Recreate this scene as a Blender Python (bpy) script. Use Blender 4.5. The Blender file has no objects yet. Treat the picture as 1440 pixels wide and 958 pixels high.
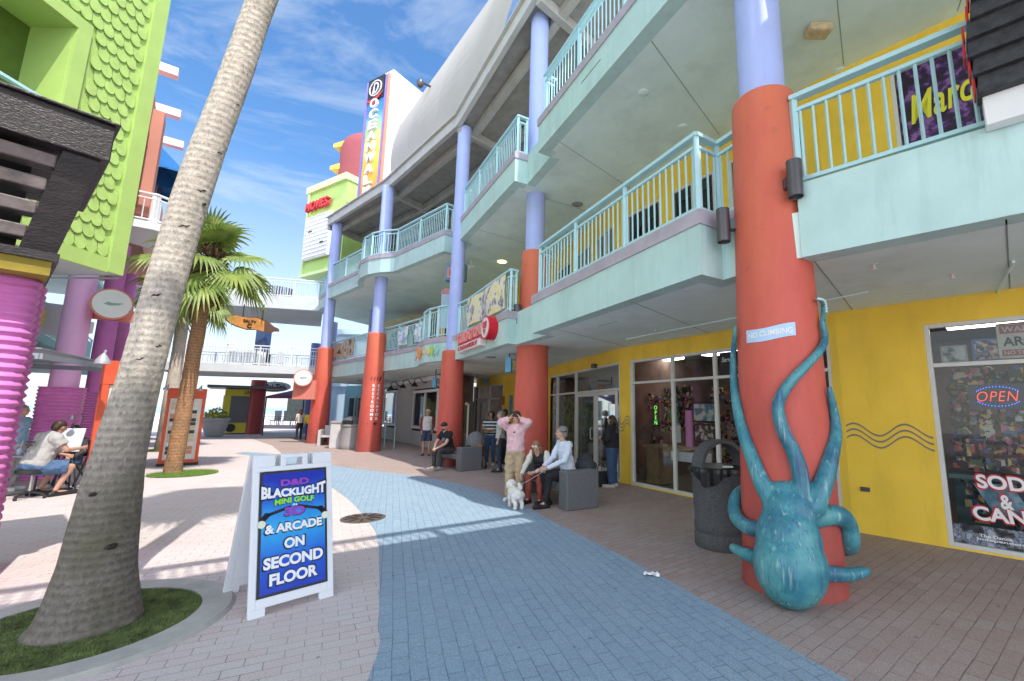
import bpy, bmesh, math, random
from mathutils import Vector, Matrix, noise as mnoise
random.seed(7)
V = Vector
R = math.radians
sc = bpy.context.scene
C = bpy.data.collections.new("place"); sc.collection.children.link(C)

# ------------------------------------------------------------------ camera survey helpers (metres, Z up, camera above 0,0)
FPX, CX, CY, EYE = 626.0, 797.0, 479.0, 1.70
_up = V((43, 3929, -626)).normalized()
_fw = V((0, 0, -1)); _Y = (_fw - _up * _fw.dot(_up)).normalized(); _X = _Y.cross(_up)
CAMROT = Matrix((_X, _Y, _up))            # camera axes -> world axes
def ray(px, py): return CAMROT @ V(((px - CX) / FPX, -(py - CY) / FPX, -1))
def on_z(px, py, h=0.0):
    r = ray(px, py); t = (h - EYE) / r.z; return V((t * r.x, t * r.y, h))
def on_pl(px, py, P, Q):
    n = V((-(Q[1] - P[1]), Q[0] - P[0])); r = ray(px, py)
    t = (P[0] * n.x + P[1] * n.y) / (r.x * n.x + r.y * n.y); return V((t * r.x, t * r.y, EYE + t * r.z))
def at_y(px, py, D):
    r = ray(px, py); t = D / r.y; return V((t * r.x, D, EYE + t * r.z))

# ------------------------------------------------------------------ materials
MATS = {}
def nodes_of(name):
    m = bpy.data.materials.new(name); m.use_nodes = True
    nt = m.node_tree; b = nt.nodes['Principled BSDF']
    return m, nt, b
def link(nt, a, b): nt.links.new(a, b)
def P(name, col, rough=.6, var=.12, scale=3.0, bump=.0, bscale=60, metal=0, streak=None, dirt=0.0, emit=0, spec=.4, drip=None):
    """painted / plain surface with tonal variation, fine bump and optional grime"""
    if name in MATS: return MATS[name]
    m, nt, b = nodes_of(name); N = nt.nodes
    tc = N.new('ShaderNodeTexCoord')
    mp = N.new('ShaderNodeMapping'); link(nt, tc.outputs['Object'], mp.inputs[0])
    if streak: mp.inputs['Scale'].default_value = streak
    n1 = N.new('ShaderNodeTexNoise'); n1.inputs['Scale'].default_value = scale; n1.inputs['Detail'].default_value = 6; n1.inputs['Roughness'].default_value = .6
    link(nt, mp.outputs[0], n1.inputs['Vector'])
    cr = N.new('ShaderNodeMapRange'); cr.inputs['From Min'].default_value = .3; cr.inputs['From Max'].default_value = .7
    cr.inputs['To Min'].default_value = 1 - var; cr.inputs['To Max'].default_value = 1 + var * .6
    link(nt, n1.outputs[0], cr.inputs[0])
    mul = N.new('ShaderNodeVectorMath'); mul.operation = 'SCALE'; mul.inputs[0].default_value = col[:3]
    link(nt, cr.outputs[0], mul.inputs['Scale'])
    out = mul.outputs[0]
    if dirt:
        n2 = N.new('ShaderNodeTexNoise'); n2.inputs['Scale'].default_value = .9; n2.inputs['Detail'].default_value = 9; n2.inputs['Roughness'].default_value = .7
        mp2 = N.new('ShaderNodeMapping'); mp2.inputs['Scale'].default_value = drip or (1.6, 1.6, .5); link(nt, tc.outputs['Object'], mp2.inputs[0]); link(nt, mp2.outputs[0], n2.inputs['Vector'])
        r2 = N.new('ShaderNodeMapRange'); r2.inputs['From Min'].default_value = .5; r2.inputs['From Max'].default_value = .75; r2.inputs['To Max'].default_value = dirt; link(nt, n2.outputs[0], r2.inputs[0])
        mx = N.new('ShaderNodeMix'); mx.data_type = 'RGBA'; link(nt, r2.outputs[0], mx.inputs[0]); link(nt, out, mx.inputs[6]); mx.inputs[7].default_value = (col[0] * .35 + .02, col[1] * .35 + .02, col[2] * .35 + .015, 1)
        out = mx.outputs[2]
    link(nt, out, b.inputs['Base Color'])
    b.inputs['Roughness'].default_value = rough; b.inputs['Metallic'].default_value = metal; b.inputs['Specular IOR Level'].default_value = spec
    if emit:
        link(nt, out, b.inputs['Emission Color']); b.inputs['Emission Strength'].default_value = emit
    if bump:
        n3 = N.new('ShaderNodeTexNoise'); n3.inputs['Scale'].default_value = bscale; n3.inputs['Detail'].default_value = 4; link(nt, mp.outputs[0], n3.inputs['Vector'])
        bp = N.new('ShaderNodeBump'); bp.inputs['Strength'].default_value = bump; bp.inputs['Distance'].default_value = .02; link(nt, n3.outputs[0], bp.inputs['Height']); link(nt, bp.outputs[0], b.inputs['Normal'])
    MATS[name] = m; return m
def ramp(nt, src, stops):
    r = nt.nodes.new('ShaderNodeValToRGB'); el = r.color_ramp.elements
    while len(el) < len(stops): el.new(.5)
    for e, (p, c) in zip(el, stops): e.position = p; e.color = (*c, 1)
    link(nt, src, r.inputs[0]); return r.outputs[0]
def BRICK(name, c1, c2, mortar, rot=0, bw=.2, rh=.1, stain=.35, dust=(.5, .47, .44), rough=.85):
    m, nt, b = nodes_of(name); N = nt.nodes
    tc = N.new('ShaderNodeTexCoord'); mp = N.new('ShaderNodeMapping'); mp.inputs['Rotation'].default_value = (0, 0, rot); link(nt, tc.outputs['Object'], mp.inputs[0])
    # slight waviness of the courses
    nw = N.new('ShaderNodeTexNoise'); nw.inputs['Scale'].default_value = 1.3; link(nt, mp.outputs[0], nw.inputs['Vector'])
    vm = N.new('ShaderNodeVectorMath'); vm.operation = 'SUBTRACT'; link(nt, nw.outputs['Color'], vm.inputs[0]); vm.inputs[1].default_value = (.5, .5, .5)
    vs = N.new('ShaderNodeVectorMath'); vs.operation = 'SCALE'; vs.inputs['Scale'].default_value = .035; link(nt, vm.outputs[0], vs.inputs[0])
    va = N.new('ShaderNodeVectorMath'); va.operation = 'ADD'; link(nt, mp.outputs[0], va.inputs[0]); link(nt, vs.outputs[0], va.inputs[1])
    br = N.new('ShaderNodeTexBrick'); br.inputs['Scale'].default_value = 1; br.inputs['Brick Width'].default_value = bw; br.inputs['Row Height'].default_value = rh
    br.inputs['Mortar Size'].default_value = .0042; br.inputs['Mortar Smooth'].default_value = .3; br.inputs['Bias'].default_value = 0
    br.inputs['Color1'].default_value = (*c1, 1); br.inputs['Color2'].default_value = (*c2, 1); br.inputs['Mortar'].default_value = (*mortar, 1)
    link(nt, va.outputs[0], br.inputs['Vector'])
    n1 = N.new('ShaderNodeTexNoise'); n1.inputs['Scale'].default_value = .7; n1.inputs['Detail'].default_value = 10; n1.inputs['Roughness'].default_value = .68; link(nt, tc.outputs['Object'], n1.inputs['Vector'])
    f1 = N.new('ShaderNodeMapRange'); f1.inputs['From Min'].default_value = .35; f1.inputs['From Max'].default_value = .7; f1.inputs['To Min'].default_value = .0; f1.inputs['To Max'].default_value = stain; link(nt, n1.outputs[0], f1.inputs[0])
    # joints fade in and out, bricks weather in patches
    nj = N.new('ShaderNodeTexNoise'); nj.inputs['Scale'].default_value = 2.6; nj.inputs['Detail'].default_value = 5; link(nt, tc.outputs['Object'], nj.inputs['Vector'])
    fj = N.new('ShaderNodeMapRange'); fj.inputs['From Min'].default_value = .38; fj.inputs['From Max'].default_value = .66; fj.inputs['To Min'].default_value = .05; fj.inputs['To Max'].default_value = .72; link(nt, nj.outputs[0], fj.inputs[0])
    mj = N.new('ShaderNodeMix'); mj.data_type = 'RGBA'; link(nt, fj.outputs[0], mj.inputs[0]); link(nt, br.outputs[0], mj.inputs[6]); mj.inputs[7].default_value = tuple((a + b_) / 2 for a, b_ in zip(c1, c2)) + (1,)
    mx = N.new('ShaderNodeMix'); mx.data_type = 'RGBA'; link(nt, f1.outputs[0], mx.inputs[0]); link(nt, mj.outputs[2], mx.inputs[6]); mx.inputs[7].default_value = (*dust, 1)
    n2 = N.new('ShaderNodeTexNoise'); n2.inputs['Scale'].default_value = 110; n2.inputs['Detail'].default_value = 6; n2.inputs['Roughness'].default_value = .75; link(nt, tc.outputs['Object'], n2.inputs['Vector'])
    f2 = N.new('ShaderNodeMapRange'); f2.inputs['From Min'].default_value = .32; f2.inputs['From Max'].default_value = .68; f2.inputs['To Min'].default_value = .62; f2.inputs['To Max'].default_value = 1.36; link(nt, n2.outputs[0], f2.inputs[0])
    # scattered dark gum spots
    vo = N.new('ShaderNodeTexVoronoi'); vo.inputs['Scale'].default_value = 4.2; link(nt, tc.outputs['Object'], vo.inputs['Vector'])
    f3 = N.new('ShaderNodeMapRange'); f3.inputs['From Min'].default_value = .04; f3.inputs['From Max'].default_value = .075; f3.inputs['To Min'].default_value = .55; f3.inputs['To Max'].default_value = 1; link(nt, vo.outputs['Distance'], f3.inputs[0])
    mm = N.new('ShaderNodeMath'); mm.operation = 'MULTIPLY'; link(nt, f2.outputs[0], mm.inputs[0]); link(nt, f3.outputs[0], mm.inputs[1])
    sc_ = N.new('ShaderNodeVectorMath'); sc_.operation = 'SCALE'; link(nt, mx.outputs[2], sc_.inputs[0]); link(nt, mm.outputs[0], sc_.inputs['Scale'])
    link(nt, sc_.outputs[0], b.inputs['Base Color']); b.inputs['Roughness'].default_value = rough; b.inputs['Specular IOR Level'].default_value = .25
    bp = N.new('ShaderNodeBump'); bp.inputs['Strength'].default_value = .5; bp.inputs['Distance'].default_value = .006
    ad = N.new('ShaderNodeMath'); ad.operation = 'MULTIPLY_ADD'; link(nt, n2.outputs[0], ad.inputs[0]); ad.inputs[1].default_value = .4
    inv = N.new('ShaderNodeMath'); inv.operation = 'SUBTRACT'; inv.inputs[0].default_value = 1; link(nt, br.outputs['Fac'], inv.inputs[1]); link(nt, inv.outputs[0], ad.inputs[2])
    link(nt, ad.outputs[0], bp.inputs['Height']); link(nt, bp.outputs[0], b.inputs['Normal'])
    return m
def GLASS(name, tint=(.74, .77, .77), refl=.05):
    m = bpy.data.materials.new(name); m.use_nodes = True; nt = m.node_tree; N = nt.nodes; N.clear()
    o = N.new('ShaderNodeOutputMaterial'); t = N.new('ShaderNodeBsdfTransparent'); t.inputs[0].default_value = (*tint, 1)
    g = N.new('ShaderNodeBsdfGlossy'); g.inputs['Roughness'].default_value = .03; g.inputs[0].default_value = (.9, .95, .95, 1)
    lw = N.new('ShaderNodeLayerWeight'); lw.inputs[0].default_value = .25
    mr = N.new('ShaderNodeMapRange'); mr.inputs['To Min'].default_value = refl * .5; mr.inputs['To Max'].default_value = .5; link(nt, lw.outputs['Fresnel'], mr.inputs[0])
    mx = N.new('ShaderNodeMixShader'); link(nt, mr.outputs[0], mx.inputs[0]); link(nt, t.outputs[0], mx.inputs[1]); link(nt, g.outputs[0], mx.inputs[2]); link(nt, mx.outputs[0], o.inputs[0])
    return m
def EMIT(name, col, s):
    m = bpy.data.materials.new(name); m.use_nodes = True; nt = m.node_tree; b = nt.nodes['Principled BSDF']
    b.inputs['Base Color'].default_value = (*col, 1); b.inputs['Emission Color'].default_value = (*col, 1); b.inputs['Emission Strength'].default_value = s; return m
def SPECK(name, stops, scale=9, rough=.5, cell=True):
    """busy patchwork of colours: printed graphics, jumbled goods"""
    m, nt, b = nodes_of(name); N = nt.nodes; tc = N.new('ShaderNodeTexCoord')
    if cell:
        v = N.new('ShaderNodeTexVoronoi'); v.inputs['Scale'].default_value = scale; v.distance = 'CHEBYCHEV'; link(nt, tc.outputs['Object'], v.inputs['Vector'])
        sx = N.new('ShaderNodeSeparateColor'); link(nt, v.outputs['Color'], sx.inputs[0]); src = sx.outputs[0]
    else:
        v = N.new('ShaderNodeTexNoise'); v.inputs['Scale'].default_value = scale; v.inputs['Detail'].default_value = 5; link(nt, tc.outputs['Object'], v.inputs['Vector'])
        mr = N.new('ShaderNodeMapRange'); mr.inputs['From Min'].default_value = .3; mr.inputs['From Max'].default_value = .7; link(nt, v.outputs[0], mr.inputs[0]); src = mr.outputs[0]
    c = ramp(nt, src, stops); link(nt, c, b.inputs['Base Color']); b.inputs['Roughness'].default_value = rough
    if cell: c.node.color_ramp.interpolation = 'CONSTANT'
    return m

m_teal = P('teal stucco', (.51, .705, .68), .8, .10, 1.5, .16, 90, dirt=.30, drip=(5, 5, .5))
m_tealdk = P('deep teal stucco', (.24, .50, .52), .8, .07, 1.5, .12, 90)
m_soffit = P('soffit plaster', (.74, .875, .845), .85, .11, .8, .10, 120, dirt=.24)
m_curb = P('lavender concrete', (.45, .41, .47), .8, .14, 4, .2, 70, dirt=.25)
m_rail = P('pale blue rail paint', (.45, .70, .74), .4, .06, 5)
m_railw = P('white rail paint', (.80, .82, .84), .4, .05, 5)
m_purple = P('periwinkle paint', (.43, .51, .88), .5, .09, 1.2, .08, 70, dirt=.14, drip=(7, 7, .4))
m_yellow = P('mustard stucco', (.92, .62, .07), .8, .11, .9, .16, 90, dirt=.24, drip=(3, 3, .6))
m_gable = P('grey stucco roof wall', (.46, .435, .40), .85, .06, .5, .05, 60, dirt=.08)
m_roof = P('grey painted timber', (.42, .40, .38), .8, .15, 2, .1, 40, streak=(1, 1, .3), dirt=.2)
m_under = P('grey boarded roof underside', (.30, .28, .26), .85, .22, 3, .1, 30, dirt=.2)
m_white = P('white paint', (.80, .80, .79), .5, .05, 3)
m_frame = P('pale aluminium frame', (.66, .66, .62), .4, .06, 6)
m_black = P('black metal', (.025, .025, .027), .45, .2, 8)
m_dark = P('dark interior', (.045, .035, .035), .8, .4, 2)
m_darkwall = P('dim interior wall', (.24, .16, .13), .8, .5, 2.2)
m_lamp = P('bronze lamp metal', (.12, .11, .12), .4, .1, 9, metal=.5)
m_wave = P('grey wave paint', (.22, .21, .19), .7, .1, 9)
m_concrete = P('kerb concrete', (.42, .41, .38), .9, .18, 5, .4, 120, dirt=.2)
m_red = P('plain red paint', (.62, .05, .04), .45, .1, 5)
m_glass = GLASS('shop glass')
m_glassdk = GLASS('dark window glass', (.30, .33, .34), .12)
m_light = EMIT('lit lamp panel', (1, .96, .88), 11)
m_warmlamp = EMIT('lit downlight', (1, .78, .35), 5)

def red_column_mat():
    m, nt, b = nodes_of('weathered red column paint'); N = nt.nodes; tc = N.new('ShaderNodeTexCoord')
    mpd = N.new('ShaderNodeMapping'); mpd.inputs['Scale'].default_value = (2.2, 2.2, .7); link(nt, tc.outputs['Object'], mpd.inputs[0])
    n = N.new('ShaderNodeTexNoise'); n.inputs['Scale'].default_value = 1.4; n.inputs['Detail'].default_value = 10; n.inputs['Roughness'].default_value = .62; link(nt, mpd.outputs[0], n.inputs['Vector'])
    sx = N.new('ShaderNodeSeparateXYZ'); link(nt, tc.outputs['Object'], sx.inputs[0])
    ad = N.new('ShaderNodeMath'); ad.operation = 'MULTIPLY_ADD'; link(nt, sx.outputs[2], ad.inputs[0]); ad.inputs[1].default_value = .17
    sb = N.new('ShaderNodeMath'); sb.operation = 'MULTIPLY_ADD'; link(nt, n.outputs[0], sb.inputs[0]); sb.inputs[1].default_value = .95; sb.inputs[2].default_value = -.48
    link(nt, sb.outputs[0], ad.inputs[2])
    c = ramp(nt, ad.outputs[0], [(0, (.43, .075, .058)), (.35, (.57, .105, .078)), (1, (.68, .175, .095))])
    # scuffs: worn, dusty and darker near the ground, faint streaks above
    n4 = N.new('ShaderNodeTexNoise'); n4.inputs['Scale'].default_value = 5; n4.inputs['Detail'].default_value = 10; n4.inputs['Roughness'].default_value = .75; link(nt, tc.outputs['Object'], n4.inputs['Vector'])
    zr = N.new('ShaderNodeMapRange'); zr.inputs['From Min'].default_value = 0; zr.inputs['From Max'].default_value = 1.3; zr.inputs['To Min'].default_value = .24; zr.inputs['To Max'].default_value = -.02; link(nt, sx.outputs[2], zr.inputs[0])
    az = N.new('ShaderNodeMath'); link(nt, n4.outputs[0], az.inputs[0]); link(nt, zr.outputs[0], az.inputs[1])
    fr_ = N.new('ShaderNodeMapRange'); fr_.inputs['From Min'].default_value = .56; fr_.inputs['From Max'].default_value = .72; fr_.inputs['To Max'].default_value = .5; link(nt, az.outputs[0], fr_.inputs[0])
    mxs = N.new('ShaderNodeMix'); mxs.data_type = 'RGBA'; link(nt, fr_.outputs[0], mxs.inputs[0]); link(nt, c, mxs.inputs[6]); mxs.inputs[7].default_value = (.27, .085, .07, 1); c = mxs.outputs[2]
    link(nt, c, b.inputs['Base Color']); b.inputs['Roughness'].default_value = .5; b.inputs['Specular IOR Level'].default_value = .3
    n3 = N.new('ShaderNodeTexNoise'); n3.inputs['Scale'].default_value = 90; link(nt, tc.outputs['Object'], n3.inputs['Vector'])
    bp = N.new('ShaderNodeBump'); bp.inputs['Strength'].default_value = .16; bp.inputs['Distance'].default_value = .02; link(nt, n3.outputs[0], bp.inputs['Height']); link(nt, bp.outputs[0], b.inputs['Normal'])
    return m
m_redcol = red_column_mat()

# ------------------------------------------------------------------ mesh builder
class MB:
    def __init__(s): s.v = []; s.f = []; s.m = []
    def face(s, pts, mi=0):
        i = len(s.v); s.v += [tuple(p) for p in pts]; s.f.append(tuple(range(i, i + len(pts)))); s.m.append(mi)
    def box8(s, p, mi=0):
        i = len(s.v); s.v += [tuple(q) for q in p]
        for q in ((0, 3, 2, 1), (4, 5, 6, 7), (0, 1, 5, 4), (1, 2, 6, 5), (2, 3, 7, 6), (3, 0, 4, 7)):
            s.f.append(tuple(i + k for k in q)); s.m.append(mi)
    def box(s, x0, x1, y0, y1, z0, z1, mi=0):
        s.box8([(x0, y0, z0), (x1, y0, z0), (x1, y1, z0), (x0, y1, z0), (x0, y0, z1), (x1, y0, z1), (x1, y1, z1), (x0, y1, z1)], mi)
    def fbox(s, F, s0, s1, z0, z1, d0, d1, mi=0):          # box in a wall frame: along, up, outward
        s.box8([F.pt(s0, z0, d1), F.pt(s1, z0, d1), F.pt(s1, z0, d0), F.pt(s0, z0, d0), F.pt(s0, z1, d1), F.pt(s1, z1, d1), F.pt(s1, z1, d0), F.pt(s0, z1, d0)], mi)
    def bar(s, a, b, w, h, mi=0, up=V((0, 0, 1))):
        a = V(a); b = V(b); d = (b - a).normalized()
        if abs(d.dot(up)) > .99: up = V((0, 1, 0))
        x = d.cross(up).normalized() * (w / 2); y = x.cross(d).normalized() * (h / 2)
        s.box8([a - x - y, a + x - y, a + x + y, a - x + y, b - x - y, b + x - y, b + x + y, b - x + y], mi)
    def ring(s, c, u, v, r, n): return [tuple(c + u * (math.cos(2 * math.pi * k / n) * r) + v * (math.sin(2 * math.pi * k / n) * r)) for k in range(n)]
    def tube(s, pts, rad, n=10, mi=0, caps=True):
        pts = [V(p) for p in pts]
        if not isinstance(rad, (list, tuple)): rad = [rad] * len(pts)
        base = len(s.v); ref = V((0, 0, 1)); u = None
        for i, p in enumerate(pts):
            d = (pts[min(i + 1, len(pts) - 1)] - pts[max(i - 1, 0)]).normalized()
            if u is None: u = d.orthogonal().normalized()
            else: u = (u - d * u.dot(d)).normalized()
            s.v += s.ring(p, u, d.cross(u), rad[i], n)
        for i in range(len(pts) - 1):
            for k in range(n):
                a = base + i * n + k; b = base + i * n + (k + 1) % n
                s.f.append((a, b, b + n, a + n)); s.m.append(mi)
        if caps:
            s.f.append(tuple(base + k for k in reversed(range(n)))); s.m.append(mi)
            e = base + (len(pts) - 1) * n; s.f.append(tuple(e + k for k in range(n))); s.m.append(mi)
    def lathe(s, c, prof, n=32, mi=0, axis=None):           # prof: (radius, height)
        base = len(s.v)
        for r, z in prof: s.v += [(c[0] + r * math.cos(2 * math.pi * k / n), c[1] + r * math.sin(2 * math.pi * k / n), c[2] + z) for k in range(n)]
        for i in range(len(prof) - 1):
            for k in range(n):
                a = base + i * n + k; b = base + i * n + (k + 1) % n; s.f.append((a, b, b + n, a + n)); s.m.append(mi)
        s.f.append(tuple(base + k for k in reversed(range(n)))); s.m.append(mi)
        e = base + (len(prof) - 1) * n; s.f.append(tuple(e + k for k in range(n))); s.m.append(mi)
    def ell(s, c, r, rot=None, n=16, m=10, mi=0):
        base = len(s.v); c = V(c); rot = rot or Matrix.Identity(3)
        for i in range(m + 1):
            t = math.pi * i / m
            for k in range(n):
                a = 2 * math.pi * k / n; q = rot @ V((r[0] * math.sin(t) * math.cos(a), r[1] * math.sin(t) * math.sin(a), -r[2] * math.cos(t))); s.v.append(tuple(c + q))
        for i in range(m):
            for k in range(n):
                a = base + i * n + k; b = base + i * n + (k + 1) % n; s.f.append((a, b, b + n, a + n)); s.m.append(mi)
    def prism(s, poly, z0, z1, mi=0, mtop=None):
        n = len(poly); i = len(s.v)
        s.v += [(p[0], p[1], z0) for p in poly] + [(p[0], p[1], z1) for p in poly]
        s.f.append(tuple(i + k for k in reversed(range(n)))); s.m.append(mi)
        s.f.append(tuple(i + n + k for k in range(n))); s.m.append(mi if mtop is None else mtop)
        for k in range(n): s.f.append((i + k, i + (k + 1) % n, i + n + (k + 1) % n, i + n + k)); s.m.append(mi)
    def band(s, pl, z0, z1, o_in, o_out, mi=0):             # wall strip along a plan polyline, left side = outward
        L = []; 
        for k, p in enumerate(pl):
            p = V(p[:2]); ns = []
            if k > 0: d = (p - V(pl[k - 1][:2])).normalized(); ns.append(V((-d.y, d.x)))
            if k < len(pl) - 1: d = (V(pl[k + 1][:2]) - p).normalized(); ns.append(V((-d.y, d.x)))
            n = sum(ns, V((0, 0)))
            n = n.normalized(); q = max(.45, n.dot(ns[0])); L.append((p, n / q))
        for (p, n), (q, m) in zip(L, L[1:]):
            a, b, c, d = p + n * o_out, q + m * o_out, q + m * o_in, p + n * o_in
            s.box8([(a.x, a.y, z0), (b.x, b.y, z0), (c.x, c.y, z0), (d.x, d.y, z0), (a.x, a.y, z1), (b.x, b.y, z1), (c.x, c.y, z1), (d.x, d.y, z1)], mi)
    def build(s, name, mats, parent=None, smooth=False, bevel=0):
        me = bpy.data.meshes.new(name); me.from_pydata(s.v, [], s.f)
        for m in (mats if isinstance(mats, (list, tuple)) else [mats]): me.materials.append(m)
        me.polygons.foreach_set('material_index', s.m)
        bm = bmesh.new(); bm.from_mesh(me); bmesh.ops.recalc_face_normals(bm, faces=bm.faces); bm.to_mesh(me); bm.free()
        if smooth: shade(me)
        o = bpy.data.objects.new(name, me); C.objects.link(o); put(o, parent)
        if bevel:
            bv = o.modifiers.new('bevel', 'BEVEL'); bv.width = bevel; bv.segments = 2; bv.limit_method = 'ANGLE'
        return o
def shade(me, ang=40):
    me.polygons.foreach_set('use_smooth', [True] * len(me.polygons))
    try: me.set_sharp_from_angle(angle=R(ang))
    except Exception: pass
ROOTS = {}
def put(o, parent):
    if parent is None: return
    o.parent = parent
    if parent.get('_abs'): o.matrix_parent_inverse = Matrix.Translation(-parent.location)
def tag(o, label=None, cat=None, group=None, kind=None):
    if label: o['label'] = label
    if cat: o['category'] = cat
    if group: o['group'] = group
    if kind: o['kind'] = kind
    return o
def thing(name, label, cat, loc=(0, 0, 0), rz=0, group=None, world=False):
    """Empty at the base of a thing; world=True: its parts are modelled in world coordinates"""
    o = bpy.data.objects.new(name, None); o.empty_display_size = .2; C.objects.link(o)
    o.location = loc; o.rotation_euler = (0, 0, rz)
    if world: o['_abs'] = 1
    return tag(o, label, cat, group)
class Frame:
    def __init__(s, P, Q):
        s.P = V((P[0], P[1])); d = V((Q[0], Q[1])) - s.P; s.L = d.length; s.r = d / s.L; s.n = V((s.r.y, -s.r.x)); s.Q = V((Q[0], Q[1]))
    def pt(s, a, z, d=0): p = s.P + s.r * a + s.n * d; return V((p.x, p.y, z))
    def hit(s, px, py):
        w = on_pl(px, py, s.P, s.Q); return ((w.xy - s.P).dot(s.r), w.z)
    def mat(s, a, z, d=0): r = s.r; n = s.n; o = s.pt(a, z, d); return Matrix(((r.x, 0, n.x, o.x), (r.y, 0, n.y, o.y), (0, 1, 0, o.z), (0, 0, 0, 1)))
def text(name, body, size, M4, mat, parent=None, ext=.004, bold=.0, align='CENTER', shear=0, xs=1.0, bend=None, spacing=1.0, join=None, lead=1.0, fn=None, fit=None):
    cu = bpy.data.curves.new(name, 'FONT'); cu.body = body; cu.size = size; cu.extrude = ext; cu.offset = bold * size; cu.align_x = align; cu.align_y = 'CENTER'; cu.shear = shear; cu.space_character = spacing; cu.space_line = lead; cu.resolution_u = 4
    o = bpy.data.objects.new(name, cu); C.objects.link(o)
    dg = bpy.context.evaluated_depsgraph_get(); me = bpy.data.meshes.new_from_object(o.evaluated_get(dg)); bpy.data.objects.remove(o)
    if fit:
        X = [v.co.x for v in me.vertices]; Yv = [v.co.y for v in me.vertices]; cx_, cy_ = (max(X) + min(X)) / 2, (max(Yv) + min(Yv)) / 2; kx, ky = fit[0] / (max(X) - min(X)), fit[1] / (max(Yv) - min(Yv))
    for v in me.vertices:
        x, y, z = v.co; x *= xs
        if fit: x = (x - cx_) * kx; y = (y - cy_) * ky
        if fn: x, y, z = fn(x, y, z)
        v.co = M4 @ V((x, y, z)) if not bend else bend(x, y, z)
    me.materials.clear(); me.materials.append(mat)
    o = bpy.data.objects.new(name, me); C.objects.link(o); put(o, parent); return o
def solid(prims, voxel=.012, smooth=3, factor=.5):
    """one continuous skin over overlapping tapered limbs and ellipsoids"""
    mb = MB()
    for p in prims:
        if p[0] == 'e': mb.ell(p[1], p[2], p[3] if len(p) > 3 else None, 18, 12)
        else:
            a, b, r0, r1 = V(p[1]), V(p[2]), p[3], p[4]
            mb.tube([a, b], [r0, r1], 14)
            if not (len(p) > 5 and 'a' in p[5]): mb.ell(a, (r0, r0, r0), None, 14, 8)
            if not (len(p) > 5 and 'b' in p[5]): mb.ell(b, (r1, r1, r1), None, 14, 8)
    me = bpy.data.meshes.new('tmp'); me.from_pydata(mb.v, [], mb.f)
    bm = bmesh.new(); bm.from_mesh(me); bmesh.ops.remove_doubles(bm, verts=bm.verts, dist=1e-6); bmesh.ops.recalc_face_normals(bm, faces=bm.faces); bm.to_mesh(me); bm.free()
    o = bpy.data.objects.new('tmp', me); sc.collection.objects.link(o)
    r = o.modifiers.new('r', 'REMESH'); r.mode = 'VOXEL'; r.voxel_size = voxel; r.use_smooth_shade = True
    if smooth: s = o.modifiers.new('s', 'SMOOTH'); s.factor = factor; s.iterations = smooth
    dg = bpy.context.evaluated_depsgraph_get(); out = bpy.data.meshes.new_from_object(o.evaluated_get(dg))
    bpy.data.objects.remove(o); bpy.data.meshes.remove(me)
    out.polygons.foreach_set('use_smooth', [True] * len(out.polygons)); out.materials.clear(); return out
def meshobj(name, me, mat, parent=None):
    me.name = name; me.materials.append(mat); o = bpy.data.objects.new(name, me); C.objects.link(o); put(o, parent); return o
def smoothpath(pts, n=6):
    pts = [V(p) for p in pts]; out = []
    for i in range(len(pts) - 1):
        p0, p1, p2, p3 = pts[max(i - 1, 0)], pts[i], pts[i + 1], pts[min(i + 2, len(pts) - 1)]
        for k in range(n):
            t = k / n; out.append(.5 * ((2 * p1) + (p2 - p0) * t + (2 * p0 - 5 * p1 + 4 * p2 - p3) * t * t + (3 * p1 - p0 - 3 * p2 + p3) * t ** 3))
    out.append(pts[-1]); return out
def copy_tree(o, parent=None):
    c = o.copy(); C.objects.link(c)
    if parent: c.parent = parent
    for ch in list(o.children): copy_tree(ch, c)
    return c
#@@SETTING
# ------------------------------------------------------------------ the setting
def sheet(name, polys, z, mat):
    mb = MB()
    for p in polys: mb.face([(q[0], q[1], z) for q in p])
    return tag(mb.build(name, mat), kind='structure')
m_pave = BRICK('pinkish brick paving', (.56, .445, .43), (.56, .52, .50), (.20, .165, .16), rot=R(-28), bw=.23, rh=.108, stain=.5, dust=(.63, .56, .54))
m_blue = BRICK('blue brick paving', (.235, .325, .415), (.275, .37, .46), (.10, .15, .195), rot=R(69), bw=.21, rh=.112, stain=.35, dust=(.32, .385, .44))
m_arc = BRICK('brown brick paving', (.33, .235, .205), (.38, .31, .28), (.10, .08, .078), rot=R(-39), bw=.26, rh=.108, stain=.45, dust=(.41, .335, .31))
m_sand = P('pale beach sand', (.75, .72, .66), .9, .1, .3)
m_sea = P('pale sea water', (.30, .45, .52), .25, .2, .05)
sheet('ground', [[(-60, -25), (40, -25), (40, 46), (-60, 46)]], 0, m_pave)
sheet('beach', [[(-700, 46), (700, 46), (700, 120), (-700, 120)], [(-700, -25), (-60, -25), (-60, 46), (-700, 46)], [(40, -25), (700, -25), (700, 46), (40, 46)]], 0, m_sand)
sheet('sea', [[(-3000, 120), (3000, 120), (3000, 6000), (-3000, 6000)]], 0, m_sea)
pathL = smoothpath([(-.4, -6, 0), (-.75, 0, 0), (-1.24, 3.13, 0), (-1.48, 3.86, 0), (-1.69, 4.4, 0), (-2.0, 5.14, 0), (-2.44, 6.16, 0), (-2.98, 7.12, 0), (-4.8, 9.75, 0), (-9, 14.7, 0), (-12.5, 17.3, 0)], 5)
pathR = smoothpath([(5.2, -6, 0), (2.9, 1.2, 0), (1.85, 3.18, 0), (1.32, 4.33, 0), (.85, 5.34, 0), (-.16, 7.25, 0), (-1.39, 9.57, 0), (-3.52, 11.71, 0), (-5.42, 12.9, 0), (-7.2, 14.1, 0), (-9.88, 16.6, 0), (-12.5, 17.9, 0)], 5)
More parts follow.
